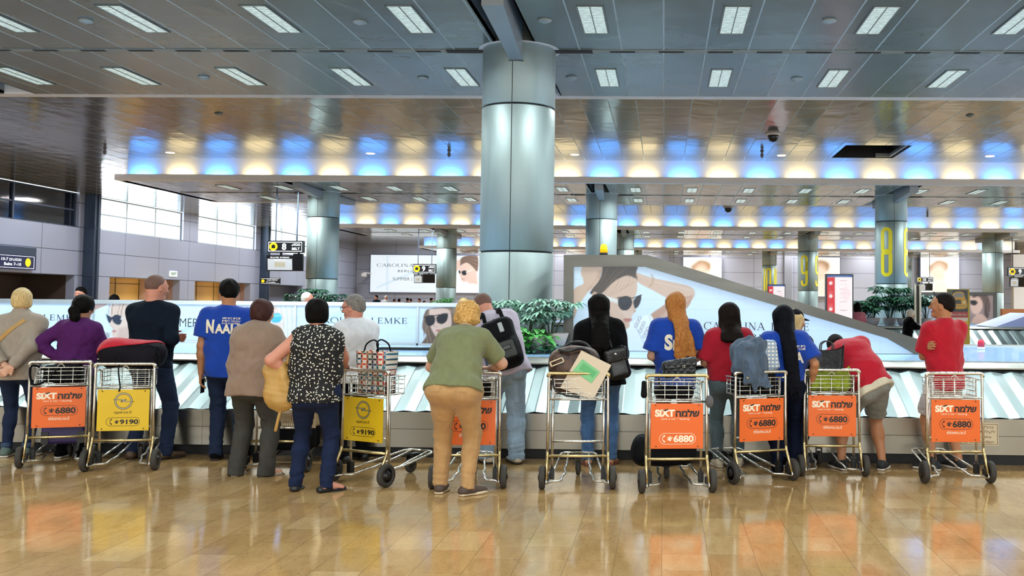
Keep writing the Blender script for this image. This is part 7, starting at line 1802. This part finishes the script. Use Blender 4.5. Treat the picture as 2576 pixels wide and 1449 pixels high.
S = SDF(); S.ell((0, 0, .05), (.035, .03, .055)).disp(wob(.004, 30, 2)); soft('pouch', S, .005, fabric('grey_pouch', '#5f5d5f', .3), TL(7, .268, -.03, .69), 'small grey pouch dangling at the right of the white number trolley', 'pouch', 2, a)
S = SDF(); S.lim((0, 0, .03), (0, 0, .13), (.028, .03), (.022, .025)).disp(wob(.004, 30, 2)); soft('umbrella_pouch', S, .005, NYL, TL(7, -.275, -.005, .76), 'black pouch hanging at the left upright of the white number trolley', 'pouch', 2, a)
S = SDF(); S.box((-.03, 0, .12), (.27, .15, .115), .09).ell((-.22, 0, .09), (.09, .13, .09), .05).disp(wob(.014, 9, 23)); o = soft('holdall', S, .009, NYL, TL(7, -.02, .40, .165), 'bulky black holdall on the base of the white number trolley', 'holdall', 2, a)
tubekid('handle', bez([(-.13, -.12, .2), (-.1, -.16, .22), (0, -.17, .225), (.08, -.15, .21)], 8), .01, LEATH, o, 6, a)
# trolley 8: denim jacket over boxes
a = TR[8][1]; S = SDF(); S.box((0, 0, .1), (.17, .11, .10), .02); soft('black_box', S, .009, NYL, TL(8, .0, .14, .752), 'black case in the basket under the denim jacket', 'case', 1, a)
def parcel():
    m, t, p = base_mat('blue_white_packet'); s = t.new('ShaderNodeSeparateXYZ', {0: t.coord()}); k = t.math('LESS_THAN', t.math('FRACT', t.math('MULTIPLY', s.outputs[2], 30.)), .45); j = t.math('LESS_THAN', t.math('FRACT', t.math('MULTIPLY', s.outputs[0], 28.)), .6)
    t.l.new(t.mix(t.math('MULTIPLY', k, j), lin('#8ea3bb'), lin('#e8e6df')), p.inputs['Base Color']); p.inputs['Roughness'].default_value = .35; return m
S = SDF(); S.box((0, 0, .13), (.095, .07, .14), .04, R_=rot((0, 1, 0), R(12))).disp(wob(.005, 16, 2)); soft('gift_packet', S, .008, parcel(), TL(8, .135, .13, .955), 'blue and white checked packet beside the denim jacket', 'packet', 2, a)
DEN = fabric('washed_denim', '#4d5d71', .6, 400, .85, .3)
S = SDF(); S.ell((-.04, .1, .36), (.16, .10, .10), .05).lim((-.13, .06, .38), (-.19, -.02, .2), (.08, .06), (.06, .05), k=.05, side=(0, 1, 0)); S.lim((-.06, .0, .38), (-.06, -.055, .1), (.12, .035), (.07, .022), k=.04).lim((.06, .02, .34), (.1, -.06, .04), (.05, .03), (.045, .022), k=.03); S.lim((-.06, -.05, .16), (-.03, -.06, .0), (.08, .02), (.025, .014), k=.03); S.ell((.02, .05, .40), (.1, .07, .06), .04); S.disp(wob(.014, 22, 31, (1.2, 1, .5))).disp(wob(.008, 50, 33, (1.2, 1, .6)))
o = soft('denim_jacket', S, .007, DEN, TL(8, -.03, .035, .785), 'faded blue denim jacket thrown over the turned trolley', 'jacket', 1, a)
mb = MB(); mb.lathe([(.009, 0), (.009, .004), (.004, .006)], 12, 0, np.array([[1, 0, 0, -.13], [0, 0, -1, -.09], [0, 1, 0, .12], [0, 0, 0, 1.]])); mb.V = [v @ rotz(a).T for v in mb.V]; mb.build('button', mat('brass', '#b59a5a', rough=.3, metal=1.), o)
# trolley 9: tote and green bag
a = TR[9][1]; GRN = fabric('green_cloth', '#8a9a2c', .5, 300, .85, .18)
S = SDF(); S.box((0, 0, .09), (.195, .11, .09), .05).lim((-.16, -.1, .17), (-.12, -.1, .215), .022, .014, k=.03).lim((.13, -.1, .17), (.17, -.1, .225), .026, .016, k=.03).disp(wob(.008, 30, 41, (1.2, 1, .25))).disp(wob(.006, 14, 42)); o = soft('cloth_bag', S, .007, GRN, TL(9, .0, .135, .755), 'olive green crinkled cloth bag filling the basket under the black tote', 'cloth bag', 1, a)
o = empty('tote_bag', TL(9, -.02, .13, .935), 'glossy black tote bag with pointed corners on the green cloth bag', 'tote bag', None, a)
V, F = [], []
for k, t_ in enumerate(np.linspace(0, 1, 8)):
    for q in range(36):
        th = q/36*2*np.pi; c, s_ = math.cos(th), math.sin(th); r = (abs(c)**5+abs(s_)**5)**(-.2); w, d = .15+.012*t_, .075-.035*t_
        V.append((w*c*r, d*s_*r, .19*t_+.075*t_**3*abs(c)**3-.0*t_))
for k in range(7): F += [(k*36+q, k*36+(q+1) % 36, (k+1)*36+(q+1) % 36, (k+1)*36+q) for q in range(36)]
F.append(tuple(range(36))[::-1]); mb = MB().add(V, F); mb.build('bag_body', mat('glossy_black', '#060607', rough=.28, spec=.3, bump=(14, .35, (1, 1, 1))), o, True)
for y in (-.035, .035): tubekid('handle', bez([(-.06, y, .19), (-.05, y, .25), (0, y*.8, .275), (.05, y, .25), (.06, y, .19)], 8), .006, LEATH, o)
# ---------------------------------------------------------------- carried bags
def worn(o, S, name, h, m, label, cat, sm=2):
    V, Q = S.mesh(h, sm); W_ = V @ o.Z.T; c = W_.mean(0); b = mk(name, W_-c, Q, m, None, True, loc=o.base+c); tag(b, label, cat); return b, c
def wornkid(o, S, c, name, h, m, parent): V, Q = S.mesh(h, 1); return mk(name, V @ o.Z.T-c, Q, m, parent, True)
def worntube(o, pts, r, c, name, m, parent, seg=8): mb = MB(); mb.tube(np.asarray(pts) @ o.Z.T-c, r, seg); return mb.build(name, m, parent, True)
# backpack
o = p9; u, f, r_ = o.u1, o.f1, o.rs; back = o.Cc-f*(o.cd+.03)-u*.17+r_*.02; S = SDF()
AX = np.stack([r_, f, u]); S.box(back-f*.085-u*.075, (.158, .10, .245), .075, k=.02, R_=AX); S.box(back-f*.165-u*.185, (.12, .05, .12), .05, k=.03, R_=AX); S.disp(wob(.006, 14, 5)); bp, c = worn(o, S, 'backpack', .008, NYL, 'black backpack worn by the person in the lilac shirt', 'backpack')
S = SDF(); S.box(back-f*.21-u*.195+r_*.01, (.085, .02, .085), .02, R_=AX); pk = wornkid(o, S, c, 'front_pocket', .007, fabric('grey_canvas', '#474a48', .3), bp); S = SDF(); S.box(back-f*.232-u*.185+r_*.02, (.04, .006, .022), .004, R_=AX); wornkid(o, S, c, 'badge', .004, M_HUB, pk)
S = SDF(); S.lim(back-f*.06-r_*.17-u*.22, back-f*.06-r_*.17-u*.06, .032, .03, k=.0).lim(back-f*.06-r_*.17-u*.06, back-f*.06-r_*.17-u*.015, .016, .014, k=.01); wornkid(o, S, c, 'water_bottle', .006, mat('bottle_blue', '#3b4a63', rough=.15), bp)
S = SDF(); S.box(back-f*.20+u*.04+r_*.03, (.022, .012, .05), .008, R_=AX); wornkid(o, S, c, 'buckle', .004, mat('grey_plastic', '#9da1a6', rough=.4), bp)
for i in (0, 1):
    s = (-1, 1)[i]; x = r_*s*.085
    k_ = .037*o.H*1.05+.018
    worntube(o, bez([back-f*.06+u*.20+x, back-f*.055+u*.29+x*.95, o.T+x*1.05-f*(k_+.035)+u*.035, o.T+x*1.05-f*.02+u*(k_+.03), o.T+x*1.1+f*(k_*.8)+u*.05, o.T+x*1.2-u*.06+f*(o.cd*.8+.06), o.Cc+x*1.4+f*(o.cd*.8+.04)-u*.02], 8), .019, c, 'strap', NYL, bp)
worntube(o, bez([back-f*.06+u*.14-r_*.04, back-f*.08+u*.19, back-f*.06+u*.14+r_*.04], 8), .008, c, 'grab_handle', NYL, bp)
# tan bag of the dotted blouse
o = p6; TANB = mat('tan_leather', '#b58c4a', rough=.55, var=.12, bump=(22, .4, (1, 1, .6))); Yb = o.base[1]-.02; ctr = (at(706, 965, Yb)-o.base) @ o.Z
RB_ = rot((0, 1, 0), R(18)); S = SDF(); S.box(ctr+[0, 0, -.0], (.105, .075, .19), .06, R_=RB_).ell(ctr+[-.045, 0, -.09], (.085, .075, .10), .05).ell(ctr+[.0, 0, -.16], (.1, .07, .07), .04); S.disp(wob(.010, 16, 61)).disp(wob(.004, 40, 62)); tb, c = worn(o, S, 'shoulder_bag', .007, TANB, 'soft tan leather bag hanging from the shoulder of the dotted blouse', 'shoulder bag', 1)
sh = o.SH[0]+(o.T-o.SH[0])*.28
for dy in (-.03, .03): worntube(o, bez([ctr+[.06, dy, .16], ctr+[.075, dy*.8, .25], sh+[-.02, -.10+dy*.3, -.06], sh+[.0, dy*.4, .068], sh+[-.01, .09+dy*.3, -.02]], 8), .0105, c, 'strap', TANB, tb)
worntube(o, bez([ctr+[.02, -.03, -.2], ctr+[.0, -.04, -.3], ctr+[-.02, -.03, -.38]], 6), .013, c, 'loose_strap', TANB, tb)
# studded bag
o = p10; ctr = (at(1552, 912, o.base[1]-.12)-o.base) @ o.Z; RB_ = rot((0, 1, 0), R(14)); S = SDF(); S.box(ctr, (.105, .065, .15), .045, R_=RB_).disp(wob(.008, 16, 71)); sb, c = worn(o, S, 'shoulder_bag', .007, LEATH, 'black studded bag hanging from the shoulder of the person in black', 'shoulder bag', 1)
S = SDF(); S.box(ctr+[-.01, -.025, .07], (.112, .055, .07), .03, R_=RB_).disp(wob(.006, 18, 72)); wornkid(o, S, c, 'flap', .007, LEATH, sb)
mb = MB(); q = RB_.T
for row, (zz, n) in enumerate(((.012, 12), (.028, 12), (-.125, 11))):
    for k in range(n):
        p_ = ctr+q @ np.array([-.1+.2*k/(n-1), 0, zz])-[0, .083 if row < 2 else .066, 0]; mb.lathe([(.0045, 0), (.003, .004), (.0005, .006)], 6, 0, np.array([[1, 0, 0, p_[0]], [0, 0, -1, p_[1]], [0, 1, 0, p_[2]], [0, 0, 0, 1.]]))
mb.V = [v @ o.Z.T-c for v in mb.V]; mb.build('studs', mat('stud_silver', '#b9b9b9', rough=.25, metal=1.), sb)
S = SDF(); S.ell(ctr+[-.02, -.088, .085], (.014, .006, .014), .0); wornkid(o, S, c, 'clasp', .003, mat('clasp_silver', '#c8c8c4', rough=.25, metal=1.), sb)
sh = o.SH[1]+(o.T-o.SH[1])*.2; worntube(o, bez([ctr+[-.05, -.03, .13], ctr+[-.085, -.03, .26], sh+[-.015, -.105, -.02], sh+[-.01, -.02, .075], sh+[-.0, .08, .02]], 8), .013, c, 'strap', LEATH, sb)
# band across the taupe jacket
o = p1; B = bvh(o.top); A_, B_ = o.N-o.u1*.03+o.rs*.085, o.P+o.u0*.10*o.H-o.rs*.24; d_ = unit(B_-A_); nn = unit(np.cross(d_, o.f1)); V = []; n = 24
for i in range(n+1):
    t_ = A_+(B_-A_)*i/n-o.f1*.2
    for k in (-.5, 0, .5): V.append((t_+nn*.034*k) @ o.Z.T)
F = [(i*3+j, i*3+j+1, i*3+j+4, i*3+j+3) for i in range(n) for j in (0, 1)]
V2, F2 = drape(V, F, B, tuple(o.f1 @ o.Z.T), .006, .5, 0); V2 = np.array(V2); keep = V2
nv = len(V2); V3 = np.concatenate([V2, V2+np.array(o.f1 @ o.Z.T)*.004]); tag(mk('bag_strap', V3, list(F2)+[tuple(i+nv for i in f[::-1]) for f in F2], TANB, None, True, loc=o.base), 'tan bag strap slung across the back of the taupe jacket', 'bag strap')
# phone in a hand
o = p4; w = o.WR[0]; d_ = unit(o.WR[0]-o.EL[0]); S = SDF(); AX = np.stack([np.array([.2, 1., 0])/1.02, np.array([1., -.2, 0])/1.02, d_]); S.box(w+d_*.125-[-.018, 0, 0], (.034, .004, .07), .003, R_=AX); worn(o, S, 'mobile_phone', .004, mat('phone_black', '#101216', rough=.15), 'dark mobile phone held low in the hand of the slim blue shirted person', 'phone', 0)
# sunglasses pushed up
for o, lb_ in ((p16, 'dark sunglasses pushed up on the head of the person with crossed arms'),):
    mb = MB(); X = lambda x, y, z: o.HP(x, y, z) @ o.Z.T
    for s in (-1, 1):
        mb.tube([X(s*.034+.027*math.cos(a_), .058+.012*math.sin(a_), .108+.019*math.sin(a_)) for a_ in np.linspace(0, 6.283, 16, endpoint=False)], .0035, 6, closed=True); mb.tube([X(s*.06, .05, .108), X(s*.083, .01, .07), X(s*.086, -.05, .03)], .003, 6)
        mb.add([X(s*.034+.026*math.cos(a_), .058+.012*math.sin(a_), .108+.018*math.sin(a_)) for a_ in np.linspace(0, 6.283, 16, endpoint=False)], [tuple(range(16))])
    mb.tube([X(-.01, .062, .112), X(.01, .062, .112)], .003, 6); tag(mb.build('sunglasses', GL_BLK, None, True, loc=o.base), lb_, 'sunglasses')

for m_ in bpy.data.materials: m_.cycles.emission_sampling = 'NONE'
